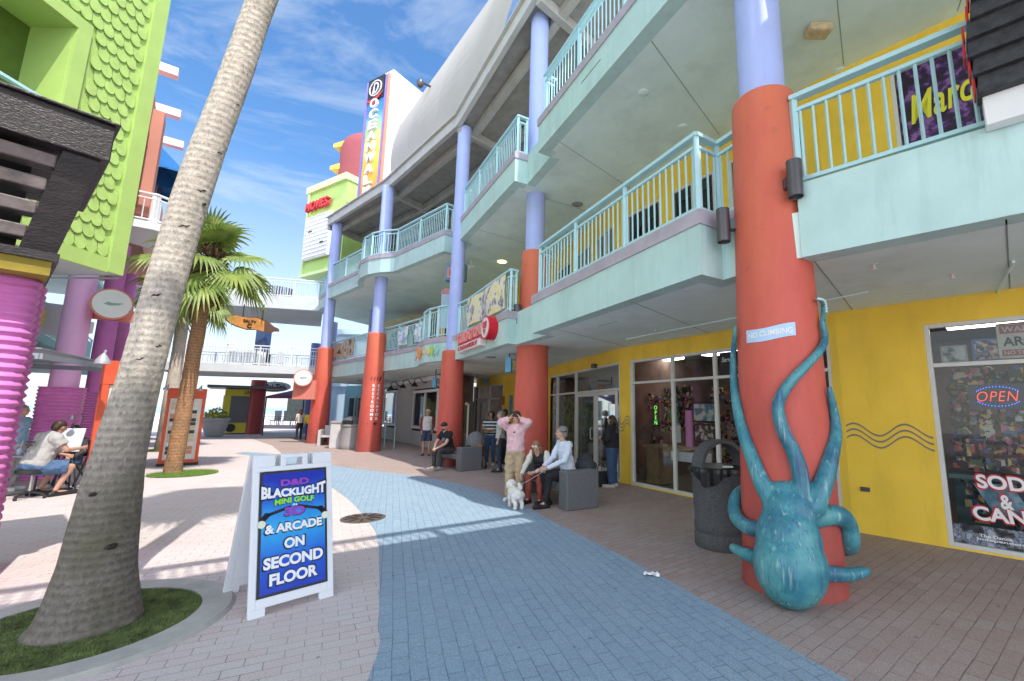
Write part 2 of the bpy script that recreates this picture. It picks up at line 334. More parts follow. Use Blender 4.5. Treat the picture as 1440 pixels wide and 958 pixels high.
sheet('blue_path', [[p for p in pathL] + [p for p in reversed(pathR)]], .004, m_blue)
arc = list(pathR[:-4]) + [(-13.5, 21.0, 0), (-18, 26, 0), (-13, 31, 0), (-2, 24, 0), (9, 8, 0), (12, -6, 0)]
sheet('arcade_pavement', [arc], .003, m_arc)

# kerb rings and turf round the palms
def tree_ring(cx, cy, ri, ro, name):
    mb = MB(); n = 48
    for k in range(n):
        a, b = 2 * math.pi * k / n, 2 * math.pi * (k + 1) / n
        c0, s0, c1, s1 = math.cos(a), math.sin(a), math.cos(b), math.sin(b)
        prof = [(ri, .0), (ri, .028), (ro - .03, .030), (ro, .0)]
        for (r0, z0), (r1, z1) in zip(prof, prof[1:]):
            mb.face([(cx + r0 * c0, cy + r0 * s0, z0), (cx + r0 * c1, cy + r0 * s1, z0), (cx + r1 * c1, cy + r1 * s1, z1), (cx + r1 * c0, cy + r1 * s0, z1)])
    o = mb.build(name, m_concrete, smooth=True); return tag(o, kind='structure')
def turf(cx, cy, r, n, h, mat, skip):
    rnd = random.Random(int(cx * 100)); mb = MB()
    k = 40; mb.face([(cx + r * math.cos(2 * math.pi * i / k), cy + r * math.sin(2 * math.pi * i / k), .012) for i in range(k)], 1)
    for _ in range(n):
        a = rnd.random() * 6.2832; q = r * math.sqrt(rnd.random())
        if q < skip: continue
        x, y = cx + q * math.cos(a), cy + q * math.sin(a); t = rnd.random() * 6.2832; w = .0028; hh = h * rnd.uniform(.6, 1.3); lx, ly = rnd.uniform(-.018, .018), rnd.uniform(-.018, .018)
        mb.face([(x - w * math.cos(t), y - w * math.sin(t), .012), (x + w * math.cos(t), y + w * math.sin(t), .012), (x + lx, y + ly, .012 + hh)], 0)
    m2 = P('turf base', (.12, .15, .05), .9, .5, 9)
    o = mb.build('grass', [mat, m2]); return tag(o, kind='stuff')
m_turf = P('green turf', (.15, .20, .06), .75, .7, 7)
tree_ring(-3.75, 3.78, .73, .97, 'tree_kerb'); turf(-3.75, 3.78, .735, 30000, .016, m_turf, .2)
turf(-9.85, 11.9, .72, 5000, .05, P('bright green turf', (.16, .30, .04), .7, .4, 14), .1)  # brighter green than the other turf rings
turf(-15.9, 18.2, .8, 1500, .06, m_turf, .1)

# manhole, litter
t = thing('manhole_cover', 'round rusty iron manhole cover set flush in the sunlit paving', 'manhole cover', (-3.18, 7.38, 0))
mb = MB(); mb.lathe((0, 0, 0), [(.33, 0), (.33, .010), (.31, .012)], 40); mb.build('rim', P('rusty iron', (.11, .085, .07), .7, .3, 20, .3, 60), t)
mb = MB(); mb.lathe((0, 0, .0), [(.305, 0), (.305, .010)], 40)
for k in range(10):
    a = 2 * math.pi * k / 10; mb.bar((.1 * math.cos(a), .1 * math.sin(a), .016), (.28 * math.cos(a), .28 * math.sin(a), .016), .045, .012, 1)
mb.build('lid', [P('worn iron lid', (.10, .075, .065), .6, .3, 20), P('lid slot', (.05, .035, .03), .8, .2, 20)], t)
rl = random.Random(3); mb = MB(); g = {}
for i in range(7):
    for j in range(5): g[i, j] = (i * .025 + rl.uniform(-.008, .008), j * .02 + rl.uniform(-.008, .008), .008 + rl.uniform(0, .03))
for i in range(6):
    for j in range(4): mb.face([g[i, j], g[i + 1, j], g[i + 1, j + 1], g[i, j + 1]])
o = mb.build('paper_litter', m_white); o.location = (.84, 4.96, .004); tag(o, 'small crumpled white paper litter lying on the blue path', 'litter')

# ------------------------------------------------------------------ right-hand building
B = thing('arcade_building', 'three storey colourful shopping arcade with teal balconies, yellow shop walls and red and purple columns', 'building', (2, 9, 0), world=True)
Z2, Z3 = 3.30, 7.38
wall = [(8.5, 2.62), (4.24, 6.89), (1.33, 11.25), (-.57, 16.3), (-2.3, 19.4), (-4.55, 22.6)]
def hole_wall(F, z0, z1, holes, name, mat, depth=.14, parent=B, s0=0, s1=None):
    s1 = F.L if s1 is None else s1
    S = sorted({s0, s1, *[h[0] for h in holes], *[h[1] for h in holes]}); Zs = sorted({z0, z1, *[h[2] for h in holes], *[h[3] for h in holes]})
    S = [x for x in S if s0 <= x <= s1]; mb = MB()
    for a, b in zip(S, S[1:]):
        for c, d in zip(Zs, Zs[1:]):
            if any(h[0] - 1e-6 <= a and b <= h[1] + 1e-6 and h[2] - 1e-6 <= c and d <= h[3] + 1e-6 for h in holes): continue
            mb.face([F.pt(a, c), F.pt(b, c), F.pt(b, d), F.pt(a, d)])
    for a, b, c, d in holes:
        for q in ([(a, c), (a, d)], [(b, c), (b, d)], [(a, d), (b, d)], [(a, c), (b, c)]):
            (x, y), (u, w) = q; mb.face([F.pt(x, y), F.pt(u, w), F.pt(u, w, -depth), F.pt(x, y, -depth)])
    return mb.build(name, mat, parent)
def glazing(F, s0, s1, z0, z1, muls, trans, name='shop_window', glass=None, d=-.05, fw=.055, parent=B, doors=(), frame=None, label=None):
    mb = MB(); e = fw
    mb.fbox(F, s0, s0 + e, z0, z1, d - .05, d + .05); mb.fbox(F, s1 - e, s1, z0, z1, d - .05, d + .05)
    mb.fbox(F, s0 + e, s1 - e, z0, z0 + e, d - .05, d + .05); mb.fbox(F, s0 + e, s1 - e, z1 - e, z1, d - .05, d + .05)
    for m in muls: mb.fbox(F, m - e / 2, m + e / 2, z0 + e, z1 - e, d - .045, d + .045)
    xs = [s0 + e] + [q for m in muls for q in (m - e / 2, m + e / 2)] + [s1 - e]
    for t_ in trans:
        for a, b in zip(xs[::2], xs[1::2]): mb.fbox(F, a, b, t_ - e / 2, t_ + e / 2, d - .04, d + .04)
    o = mb.build(name, frame or m_frame, parent, bevel=.004)
    if label: o['label'] = label
    g = MB(); g.face([F.pt(s0 + .01, z0 + .01, d), F.pt(s1 - .01, z0 + .01, d), F.pt(s1 - .01, z1 - .01, d), F.pt(s0 + .01, z1 - .01, d)]); g.build('pane', glass or m_glass, o)
    return o
FA = Frame(wall[1], wall[0])      # candy shop wall (runs towards the camera)
FB = Frame(wall[2], wall[1]); FC = Frame(wall[3], wall[2]); FD = Frame(wall[4], wall[3]); FE = Frame(wall[5], wall[4])
wA = FA.hit(1303, 500)[0]; wAe = FA.L - .25
hole_wall(FA, 0, Z2, [(wA, wAe, .03, 2.95)], 'yellow_wall', m_yellow)
shopwin = glazing(FA, wA, wAe, .03, 2.95, [wA + 1.9], [2.38])
b0, b1 = .42, FB.L - .12
hole_wall(FB, 0, Z2, [(b0, b1, .03, 2.95)], 'yellow_wall', m_yellow)
glazing(FB, b0, b1, .03, 2.95, [FB.hit(946, 600)[0], FB.hit(1007, 600)[0], FB.hit(1007, 600)[0] + 1.05], [2.40])
c0, c1 = FC.hit(778, 600)[0] - 1.2, FC.hit(872, 600)[0]
hole_wall(FC, 0, Z2, [(c0, c1, .02, 2.95)], 'yellow_wall', m_yellow)
cm = [FC.hit(x, 600)[0] for x in (782, 808)]
glazing(FC, c0, c1, .02, 2.95, cm, [2.28])
# double doors
dd = [FC.hit(x, 600)[0] for x in (811, 838, 869)]
for k in (0, 1):
    a, b = dd[k] + .02, dd[k + 1] - .02; mb = MB(); e = .08
    for q in ((a, a + e, .03, 2.24), (b - e, b, .03, 2.24), (a + e, b - e, .03, .25), (a + e, b - e, 2.14, 2.24)): mb.fbox(FC, *q, -.02, .03)
    o = mb.build('door', m_frame, B, bevel=.004)
    g = MB(); g.face([FC.pt(a + e, .25, 0), FC.pt(b - e, .25, 0), FC.pt(b - e, 2.14, 0), FC.pt(a + e, 2.14, 0)]); g.build('pane', m_glass, o)
    hx = b - .16 if k == 0 else a + .16; g = MB(); g.tube([FC.pt(hx, .95, .03), FC.pt(hx, .95, .09), FC.pt(hx, 1.25, .09), FC.pt(hx, 1.25, .03)], .014, 8); g.build('handle', m_frame, o)
hole_wall(FD, 0, Z2, [], 'yellow_wall', m_yellow)
e0, e1 = FE.hit(664, 600)[0], FE.hit(706, 600)[0]
hole_wall(FE, 0, Z2, [(e0, e1, .02, 2.9)], 'yellow_wall', m_yellow)
glazing(FE, e0, e1, .02, 2.9, [e0 + .55, e0 + 1.75], [2.25])
mb = MB(); mb.fbox(FE, e0 + .62, e0 + .72, .05, 2.2, .0, .05); mb.fbox(FE, e0 + 1.58, e0 + 1.68, .05, 2.2, .0, .05); mb.fbox(FE, e0 + .72, e0 + 1.58, 2.08, 2.2, .0, .05); mb.fbox(FE, e0 + .72, e0 + 1.58, .05, .3, .0, .05); mb.build('door', m_frame, B)
# interior behind the shop fronts
mb = MB(); inner = [V((p[0] + 3.4, p[1] + 2.6)) for p in wall]
mb.face([(p[0], p[1], .008) for p in wall] + [(p.x, p.y, .008) for p in reversed(inner)], 0)
mb.face([(p[0], p[1], 3.22) for p in wall] + [(p.x, p.y, 3.22) for p in reversed(inner)], 2)
for a, b in zip(inner, inner[1:]): mb.face([(a.x, a.y, 0), (b.x, b.y, 0), (b.x, b.y, 3.22), (a.x, a.y, 3.22)], 1)
for w_ in (0, -1): mb.face([(wall[w_][0], wall[w_][1], 0), (inner[w_].x, inner[w_].y, 0), (inner[w_].x, inner[w_].y, 3.22), (wall[w_][0], wall[w_][1], 3.22)], 1)
dv = [(wall[1], inner[1]), (wall[2], inner[2])]
for a, b in dv: mb.face([(a[0] + .1, a[1] + .08, 0), (b[0], b[1], 0), (b[0], b[1], 3.22), (a[0] + .1, a[1] + .08, 3.22)], 1)
mb.build('shop_interior', [P('shop floor', (.20, .16, .13), .5, .2, 3), m_darkwall, P('shop ceiling', (.22, .21, .20), .9, .2, 2)], B)
for F_, a in ((FA, 1.2), (FA, 3.6), (FB, 1.3), (FB, 3.3), (FC, 3.6), (FC, 4.6), (FE, 2.0)): mb = MB(); mb.fbox(F_, a, a + .9, 3.12, 3.18, -1.9, -1.6); mb.build('ceiling_light', m_light, B)
# painted waves
def wave(F, s0, s1, zc, amp, lam, ph):
    n = 48
    for k in (-1, 0, 1):
        pr = None; mb = MB()
        for i in range(n + 1):
            s = s0 + (s1 - s0) * i / n; z = zc + k * .085 + amp * math.sin((s - s0) / lam * 2 * math.pi + ph); q = (F.pt(s, z - .013, .004), F.pt(s, z + .013, .004))
            if pr: mb.face([pr[0], q[0], q[1], pr[1]])
            pr = q
        mb.build('wave_stripe', m_wave, B)
wave(FA, .02, wA - .03, 1.40, .085, .62, .5)
wave(FB, .02, b0 - .02, 1.42, .10, .42, 3.6); wave(FC, c1 + .03, FC.L - .02, 1.42, .10, .55, 1.0)
mb = MB(); fx = FA.hit(1217, 688); mb.fbox(FA, fx[0] - .06, fx[0] + .06, fx[1] - .03, fx[1] + .03, .002, .03); mb.build('outlet_box', m_lamp, B, bevel=.006)
mb = MB(); fx = FC.hit(838, 515); mb.fbox(FC, fx[0] - .09, fx[0] + .09, fx[1] - .06, fx[1] + .06, .002, .12); mb.build('door_sensor', m_lamp, B, bevel=.01)

# clapboard shop further on
gl, gr = (-11.6, 28.3), (-4.95, 18.95); FG = Frame(gl, gr)
m_clap = P('grey clapboard', (.50, .51, .49), .7, .06, 3)
gw = [(FG.hit(541, 560)[0], FG.hit(559, 560)[0], .80, 2.8), (FG.hit(582, 570)[0], FG.hit(617, 570)[0], .80, 2.65)]
mb = MB(); z = 0.0
while z < 3.24:
    z1 = min(z + .17, 3.24); cuts = sorted([(0, 0)] + [(h[0], h[1]) for h in gw if z1 > h[2] and z < h[3]] + [(FG.L, FG.L)])
    for (p, q), (r_, s_) in zip(cuts, cuts[1:]):
        if r_ > q: mb.face([FG.pt(q, z, .028), FG.pt(r_, z, .028), FG.pt(r_, z1, .004), FG.pt(q, z1, .004)]); mb.face([FG.pt(q, z, .004), FG.pt(r_, z, .004), FG.pt(r_, z, .028), FG.pt(q, z, .028)])
    z = z1
mb.build('clapboard_wall', m_clap, B)
for h in gw:
    o = glazing(FG, h[0], h[1], h[2], h[3], [(h[0] + h[1]) / 2] if h is gw[1] else [], [], 'window', m_glass, .02, .13, B, frame=m_white)
mb = MB(); mb.fbox(FG, 0, FG.L, 3.06, 3.26, .01, .09); mb.build('frieze_board', m_white, B)
mb = MB(); mb.face([FG.pt(0, 0, -1.1), FG.pt(FG.L, 0, -1.1), FG.pt(FG.L, 3.2, -1.1), FG.pt(0, 3.2, -1.1)]); mb.face([FG.pt(FG.L, 0, 0), FG.pt(FG.L, 3.24, 0), FG.pt(FG.L, 3.24, -.5), FG.pt(FG.L, 0, -.5)], 1); mb.face([FG.pt(0, 3.2, -1.1), FG.pt(FG.L, 3.2, -1.1), FG.pt(FG.L, 3.2, 0), FG.pt(0, 3.2, 0)]); mb.face([FG.pt(1, 0, -1.1), FG.pt(1, 0, 0), FG.pt(1, 3.2, 0), FG.pt(1, 3.2, -1.1)]); mb.face([FG.pt(FG.L - .5, 0, -1.1), FG.pt(FG.L - .5, 0, 0), FG.pt(FG.L - .5, 3.2, 0), FG.pt(FG.L - .5, 3.2, -1.1)]); mb.build('shop_interior', [m_darkwall, m_clap], B)
gp = [FG.hit(x, 552)[0] for x in (563, 581, 598)]
for s in gp:
    mb = MB(); a = FG.pt(s + .3, 2.98, .05); path = [a, FG.pt(s + .25, 3.0, .2), FG.pt(s + .1, 3.2, .35), FG.pt(s - .05, 3.12, .5), FG.pt(s - .1, 2.98, .5)]
    mb.tube(smoothpath(path, 4), .02, 6); mb.lathe(FG.pt(s - .1, 2.80, .5), [(.19, 0), (.12, .07), (.05, .17), (.03, .2)], 16); mb.build('gooseneck_lamp', m_black, B)
# teal back wall past the clapboard shop
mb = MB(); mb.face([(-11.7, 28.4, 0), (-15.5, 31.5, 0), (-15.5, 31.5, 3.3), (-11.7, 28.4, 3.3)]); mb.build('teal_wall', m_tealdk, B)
FT = Frame((-15.4, 31.3), (-11.8, 28.35))
for a in (.7, 2.0): glazing(FT, a, a + .9, .1, 2.5, [], [], 'window', m_glassdk, .04)

# decks -------------------------------------------------------------
S1 = [(17.2, -8.9), (2.43, 4.41)]
S2 = [(2.30, 4.50), (1.90, 5.24), (1.57, 5.03), (-.70, 9.12), (-.42, 9.32)]
BS = [(-1.22, 10.72), (-1.42, 10.55), (-3.18, 13.66), (-3.57, 14.22), (-4.0, 14.50), (-4.42, 14.75), (-4.84, 15.13), (-5.21, 15.72), (-5.45, 16.40), (-5.71, 16.78), (-6.98, 18.07), (-8.35, 19.40)]
DS = [(-8.75, 19.6), (-9.2, 20.2), (-13.2, 24.1), (-13.7, 25.2), (-15, 26.6)]
deck2 = S1 + S2 + BS + DS + [(-13, 31.5), (-3, 25), (6, 14), (14, 8), (26, -4)]
T1 = [(17.2, -8.9), (2.51, 4.34), (1.57, 5.03), (-.66, 9.10), (-.40, 9.28)]
T2 = [(-1.05, 10.55), (-1.34, 10.38), (-3.66, 14.39), (-3.45, 14.55)]
T3 = [(-4.22, 15.66), (-4.48, 15.40), (-7.23, 17.88), (-7.86, 18.00), (-8.51, 18.32), (-9.08, 18.86), (-9.52, 19.57), (-9.73, 20.16), (-12.6, 22.75), (-13.1, 23.8), (-15, 26)]
deck3 = T1 + T2 + T3 + [(-13, 31.5), (-3, 25), (6, 14), (14, 8), (26, -4)]
mb = MB(); mb.prism(deck2, Z2, Z2 + .5); mb.build('deck_slab', m_soffit, B)
mb = MB(); mb.prism(deck3, Z3, Z3 + .5); mb.build('deck_slab', m_soffit, B)
def railing(pl, z, name='railing', mat=m_rail, parent=B, h=1.07, post=1.55, gap=.125, inset=.09, side=1):
    mb = MB(); pts = []
    for k, p in enumerate(pl):                 # inset the line from the deck edge
        p = V(p[:2]); ns = []
        if k > 0: d = (p - V(pl[k - 1][:2])).normalized(); ns.append(V((-d.y, d.x)))
        if k < len(pl) - 1: d = (V(pl[k + 1][:2]) - p).normalized(); ns.append(V((-d.y, d.x)))
        n = sum(ns, V((0, 0))).normalized(); q = max(.5, n.dot(ns[0])); pts.append(p - n * (inset / q) * side)
    acc = 0; nextb = gap; nextp = 0.0
    for si, (a, b) in enumerate(zip(pts, pts[1:])):
        L = (b - a).length; d = (b - a) / L; zo = z; z = z + .0017 * (si % 2)
        A = lambda s, zz: V((a.x + d.x * s, a.y + d.y * s, zz))
        ex = .03
        mb.bar(A(-ex, z + h), A(L + ex, z + h), .10, .05); mb.bar(A(0, z + h - .155), A(L, z + h - .155), .045, .04); mb.bar(A(0, z + .09), A(L, z + .09), .045, .04)
        n = max(1, round(L / gap))
        for i in range(n): s = L * (i + .5) / n; mb.bar(A(s, z + .11), A(s, z + h - .175), .022, .022)
        np_ = max(1, round(L / post)) if L > .7 else 0
        for i in range(np_ + (1 if si == len(pts) - 2 else 0) if np_ else 1): s = L * i / np_ if np_ else 0; mb.bar(A(s, z - .02), A(s, z + h - .02), .06, .06)
        z = zo
    return mb.build(name, mat, parent)
def balcony(pl, z, curb=True, rail=None):
    mb = MB(); mb.band(pl, z - .004, z + (.62 if curb else .80), -.22, .02); o = mb.build('balcony', m_teal, B)
    if not curb: railing(rail or pl, z + .80, parent=o); return o
    mb = MB(); mb.band(pl, z + .62, z + .80, -.25, .045); mb.build('kerb' if curb else 'coping', m_curb if curb else m_teal, o)
    railing(rail or pl, z + .80, parent=o); return o
for pl_, z_, cb in ((S1, Z2, False), (S2, Z2, True), (BS, Z2, True), (DS, Z2, True), (T1, Z3, True), (T2, Z3, True), (T3, Z3, True)): balcony(pl_, z_, cb)

for a, b in (((-.42, 9.32), (-1.22, 10.72)), ((-8.35, 19.4), (-8.75, 19.6))): mb = MB(); mb.band([a, b], Z2 - .006, Z2 + .8, -.22, .012); mb.build('deck_edge', m_teal, B)
for a, b in (((-.40, 9.28), (-1.05, 10.55)), ((-3.45, 14.55), (-4.22, 15.66))): mb = MB(); mb.band([a, b], Z3 - .006, Z3 + .8, -.22, .012); mb.build('deck_edge', m_teal, B)
# soffit seams, downlights, ceiling fittings
m_seam = P('soffit joint', (.26, .31, .29), .8, .1, 5)
def seams(z, L):
    for a, b in L: mb = MB(); mb.bar((a[0], a[1], z - .001), (b[0], b[1], z - .001), .012, .006); mb.build('soffit_joint', m_seam, B)
seams(Z2, [((2.6, 4.5), (4.4, 6.7)), ((.9, 6.3), (2.9, 8.9)), ((-.3, 8.5), (1.5, 10.9)), ((-3.2, 13.9), (-.8, 16.2)), ((3.6, 3.45), (5.6, 5.45)), ((.6, 8.3), (.9, 7.8))])
seams(Z3, [((2.9, 4.2), (4.5, 6.5)), ((1.2, 6.0), (3.1, 8.4)), ((-.3, 8.6), (1.6, 10.7)), ((4.1, 3.1), (5.5, 5.5)), ((2.1, 4.9), (3.9, 3.4)), ((-1.2, 10.9), (1.1, 12.4)), ((.5, 7.4), (.85, 6.7)), ((.2, 7.0), (.5, 6.45)), ((-2.9, 13.4), (-.6, 15.2))])
def disc(p, z, r, name, mat):
    mb = MB(); mb.lathe((p[0], p[1], z - .03), [(r * .8, 0), (r, .012), (r, .029)], 20); mb.build(name, mat, B, smooth=True)
for px, py in ((960, 178), (850, 300), (810, 290), (905, 130), (1010, 210), (1180, 100)): q = on_z(px, py, Z3); disc(q, Z3, .09, 'downlight', m_soffit)
q = on_z(706, 368, Z3); disc(q, Z3, .17, 'downlight', m_warmlamp)
for px, py in ((812, 287), (690, 560 - 58), (505, 535)):
    z_ = Z3 if py < 400 else Z2; q = on_z(px, py, z_); disc(q, z_, .16, 'vent', P('grey vent', (.3, .33, .32), .7, .1, 9))
q = on_z(1150, 38, Z3); mb = MB(); mb.box(q.x - .17, q.x + .17, q.y - .11, q.y + .11, Z3 - .13, Z3 - .0); mb.build('ceiling_light', P('grimy light lens', (.62, .47, .28), .5, .3, 12), B, bevel=.03)
for px, py in ((663, 366), (545, 402)):
    q = on_z(px, py, Z3); mb = MB(); mb.tube([(q.x, q.y, Z3), (q.x, q.y, Z3 - .2)], .03, 8); mb.ell((q.x, q.y, Z3 - .28), (.13, .16, .11)); mb.build('security_camera', m_white, B, smooth=True)

for a, b in (((3.9, 5.6), (1.3, 9.6)), ((4.6, 4.4), (5.9, 6.0))):
    mb = MB(); mb.tube([(a[0], a[1], Z2 - .025), (b[0], b[1], Z2 - .025)], .014, 8); mb.build('conduit', m_soffit, B)
for x, y in ((2.9, 6.2), (1.7, 8.4), (.4, 11.2), (4.4, 4.9), (3.3, 4.6)):
    mb = MB(); mb.lathe((x, y, Z2 - .06), [(.025, 0), (.025, .008), (.010, .01), (.010, .05), (.035, .055), (.035, .06)], 14); mb.build('sprinkler', m_frame, B)
# upper storey walls (level 2 floor) --------------------------------
hole_wall(FA, Z2 + .5, Z3, [(FA.hit(1252, 120)[0], FA.hit(1252, 120)[0] + 2.6, 4.3, 6.95)], 'yellow_wall', m_yellow)
u0 = FA.hit(1252, 120)[0]
glazing(FA, u0, u0 + 2.6, 4.3, 6.95, [u0 + 1.25, u0 + 1.95], [5.62], 'window', m_glassdk)
hz = (4.25, 6.75)
uw = [(.35, 1.55), (1.9, 3.1), (3.45, 5.0)]
hole_wall(FB, Z2 + .5, Z3, [(a, b, *hz) for a, b in uw], 'yellow_wall', m_yellow)
for a, b in uw: glazing(FB, a, b, *hz, [(a + b) / 2], [5.0], 'window', m_glassdk)
uw = [(.6, 1.9), (2.4, 3.6), (4.0, 5.2)]
hole_wall(FC, Z2 + .5, Z3, [(a, b, *hz) for a, b in uw], 'yellow_wall', m_yellow)
for a, b in uw: glazing(FC, a, b, *hz, [(a + b) / 2], [5.0], 'window', m_glassdk)
hole_wall(FD, Z2 + .5, Z3, [], 'yellow_wall', m_yellow); hole_wall(FE, Z2 + .5, Z3, [], 'yellow_wall', m_yellow)
m_cream = P('cream stucco', (.70, .62, .36), .8, .08, 1, .1, 80)
FU = Frame((-13.5, 30.0), (-4.55, 22.6))
hole_wall(FU, Z2 + .5, Z3, [(2.5, 4.4, 4.2, 6.2), (5.4, 7.6, 4.2, 6.2)], 'cream_wall', m_cream)
for a, b in ((2.5, 4.4), (5.4, 7.6)): glazing(FU, a, b, 4.2, 6.2, [(a + b) / 2], [], 'window', m_glassdk)
mb = MB()
for a, b in ((wall[1], wall[0]), (wall[2], wall[1]), (wall[3], wall[2]), (wall[5], wall[3]), ((-13.5, 30), wall[5])):
    F_ = Frame(a, b); mb.face([F_.pt(0, 3.9, -1.5), F_.pt(F_.L, 3.9, -1.5), F_.pt(F_.L, Z3, -1.5), F_.pt(0, Z3, -1.5)])
mb.build('upper_interior', m_dark, B)
for F_, a, z_ in ((FB, 3.9, 5.6), (FB, 2.6, 5.4), (FC, 3.1, 5.3)): mb = MB(); mb.ell(F_.pt(a, z_, -.5), (.06, .06, .06)); mb.build('pendant_lamp', m_light, B, smooth=True)
# awning over a level-2 shop
mb = MB(); p0, p1 = FU.pt(5.0, 6.9, .05), FU.pt(8.6, 6.9, .05); q0, q1 = FU.pt(5.0, 6.1, 1.2), FU.pt(8.6, 6.1, 1.2)
mb.face([p0, p1, q1, q0]); mb.face([q0, q1, q1 - V((0, 0, .25)), q0 - V((0, 0, .25))], 1); mb.build('awning', [P('orange brown canvas', (.42, .16, .07), .8, .15, 5), P('dark canvas', (.05, .08, .06), .8, .2, 5)], B)
# level 3 storey
FL3 = Frame((-13.5, 30.0), (-3.0, 19.5)); FL4 = Frame((-3.0, 19.5), (6, 9.0))
m_ochre = P('ochre wall', (.52, .38, .16), .85, .12, 1)
for F_ in (FL3, FL4): hole_wall(F_, Z3 + .5, 12.5, [], 'ochre_wall', m_ochre)

# columns ----------------------------------------------------------
def column(c, r0, top_red, top, label=None):
    k = .0235; mb = MB(); prof = []
    n = 24
    for i in range(n + 1): z = top_red * i / n; prof.append((r0 - k * z * (r0 / .475), z))
    rt = prof[-1][0]; prof += [(rt * .985, top_red + .03), (rt * .93, top_red + .055), (rt * .84, top_red + .065)]
    prof = [(r0 + .012, 0), (r0 + .012, .05)] + prof[1:]
    mb.lathe((c[0], c[1], 0), prof, 64); o = mb.build('column', m_redcol, B, smooth=True)
    if label: o['label'] = label
    mb = MB(); rp = .25 * (r0 / .475) + .005; mb.lathe((c[0], c[1], top_red + .02), [(rp, 0), (rp, top - top_red)], 48); mb.build('upper_shaft', m_purple, o, smooth=True)
    return o
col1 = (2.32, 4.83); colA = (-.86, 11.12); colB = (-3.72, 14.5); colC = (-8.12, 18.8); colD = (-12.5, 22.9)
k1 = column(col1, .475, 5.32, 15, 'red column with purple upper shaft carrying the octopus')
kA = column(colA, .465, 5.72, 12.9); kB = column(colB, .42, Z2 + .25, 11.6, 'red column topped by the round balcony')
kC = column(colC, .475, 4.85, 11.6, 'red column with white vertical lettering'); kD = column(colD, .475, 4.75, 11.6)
for c in ((-11.2, 25.4), (-15.6, 29.2)):
    mb = MB(); mb.lathe((c[0], c[1], 0), [(.3, 0), (.28, 7.4)], 32); mb.build('inner_column', m_purple, B, smooth=True)
def can_light(parent, c, rz, ang, z, hh=.36, r=.085):
    d = V((math.cos(ang), math.sin(ang), 0)); p = V((c[0], c[1], z)) + d * (rz + .13); mb = MB()
    mb.lathe((p.x, p.y, z - hh / 2), [(r * .82, .03), (r * .9, .0), (r, .0), (r, hh), (r * .9, hh), (r * .82, hh - .03)], 24)
    mb.bar(V((c[0], c[1], z)) + d * (rz - .02), V((c[0], c[1], z)) + d * (rz + .06), .1, .12); mb.build('wall_light', m_lamp, parent, smooth=True)
toc = math.atan2(-col1[1], -col1[0])
can_light(k1, col1, .385, toc + R(30), 4.12, .40, .075); can_light(k1, col1, .385, toc - R(74), 3.86, .40, .075)
can_light(kA, colA, .375, math.atan2(-colA[1], -colA[0]) + R(-52), 4.05, .5, .1); can_light(kA, colA, .375, math.atan2(-colA[1], -colA[0]) + R(60), 4.05, .5, .1)
can_light(kA, colA, .375, math.atan2(-colA[1], -colA[0]) + R(30), 4.05, .5, .1)

# roof ---------------------------------------------------------------
EV = [V((3.6, 4.8, 14.6)), V((-.95, 10.35, 12.75)), V((-3.95, 14.24, 11.55)), V((-8.3, 18.85, 11.55)), V((-13.1, 22.95, 11.55))]
mb = MB()
for a, b in zip(EV, EV[1:]):
    up = V((0, 0, .42)); d = (b - a); n = V((-d.y, d.x, 0)).normalized()
    mb.face([a, b, b + up, a + up]); mb.face([a, b, b - n * .16, a - n * .16]); mb.bar(a + up + n * .05, b + up + n * .05, .1, .05)
mb.build('roof_fascia', P('pale grey fascia paint', (.52, .51, .49), .7, .12, 2, dirt=.15), B)
IN = [V((9.5, 10.5, 13.6)), V((3.8, 14.6, 12.2)), V((-.5, 18.2, 11.6)), V((-5.6, 23.5, 11.6)), V((-11.0, 27.5, 11.6))]
mb = MB()
for k in range(4):
    a, b, c, d = EV[k], EV[k + 1], IN[k + 1], IN[k]
    mb.face([a + V((0, 0, .1)), b + V((0, 0, .1)), c + V((0, 0, .25)), d + V((0, 0, .25))])
mb.build('roof_underside', m_under, B)
mb = MB()
for k in range(4):
    a, b, c, d = EV[k], EV[k + 1], IN[k + 1], IN[k]
    for t_ in (.14, .42, .72): mb.bar(a.lerp(d, t_) + V((0, 0, .0)), b.lerp(c, t_) + V((0, 0, .0)), .22, .26)
    mb.bar(b.lerp(c, .02) - V((0, 0, .02)), b.lerp(c, .98), .2, .3)
mb.build('roof_beam', m_roof, B)
# grey curved wall above the eave (leans back)
def lean(p, q, px, py): w = on_pl(px, py, p, q); return w
mb = MB(); CB = (EV[3], EV[2]); BA = (EV[2], EV[1])
left = [lean(*CB, 549, 243), lean(*CB, 551, 210), lean(*CB, 551.5, 173)]
top1 = [lean(*CB, x, y) for x, y in ((568, 148), (586, 119), (606, 88))]
eB = EV[2] + V((0, 0, .44)); eC = left[0]
n1 = V((.72, .69, 0)); tilt = lambda w, base: w + n1 * max(0, w.z - base) * .12
top1 = [tilt(w, 12) for w in top1]; left = [left[0], tilt(left[1], 12), tilt(left[2], 12)]
mid = tilt(lean(*BA, 636, 40), 12); tp = [tilt(lean(*BA, x, y), 12) for x, y in ((640, 33), (668, -8), (700, -60), (760, -200))]
eA = EV[1] + V((0, 0, .44)); eN = EV[0] + V((0, 0, .44))
poly = [eC] + left[1:] + top1 + tp
cap = tp[-1]
far = V((4.2, 6.2, 26))
ring_ = left + top1 + tp + [far]
basep = [eC, eC.lerp(eB, .35), eC.lerp(eB, .5), eC.lerp(eB, .6), eC.lerp(eB, .7), eC.lerp(eB, .8), eB, eB.lerp(eA, .3), eB.lerp(eA, .6), eA, eN]
ncol = len(ring_); 
rows = 10; G = []
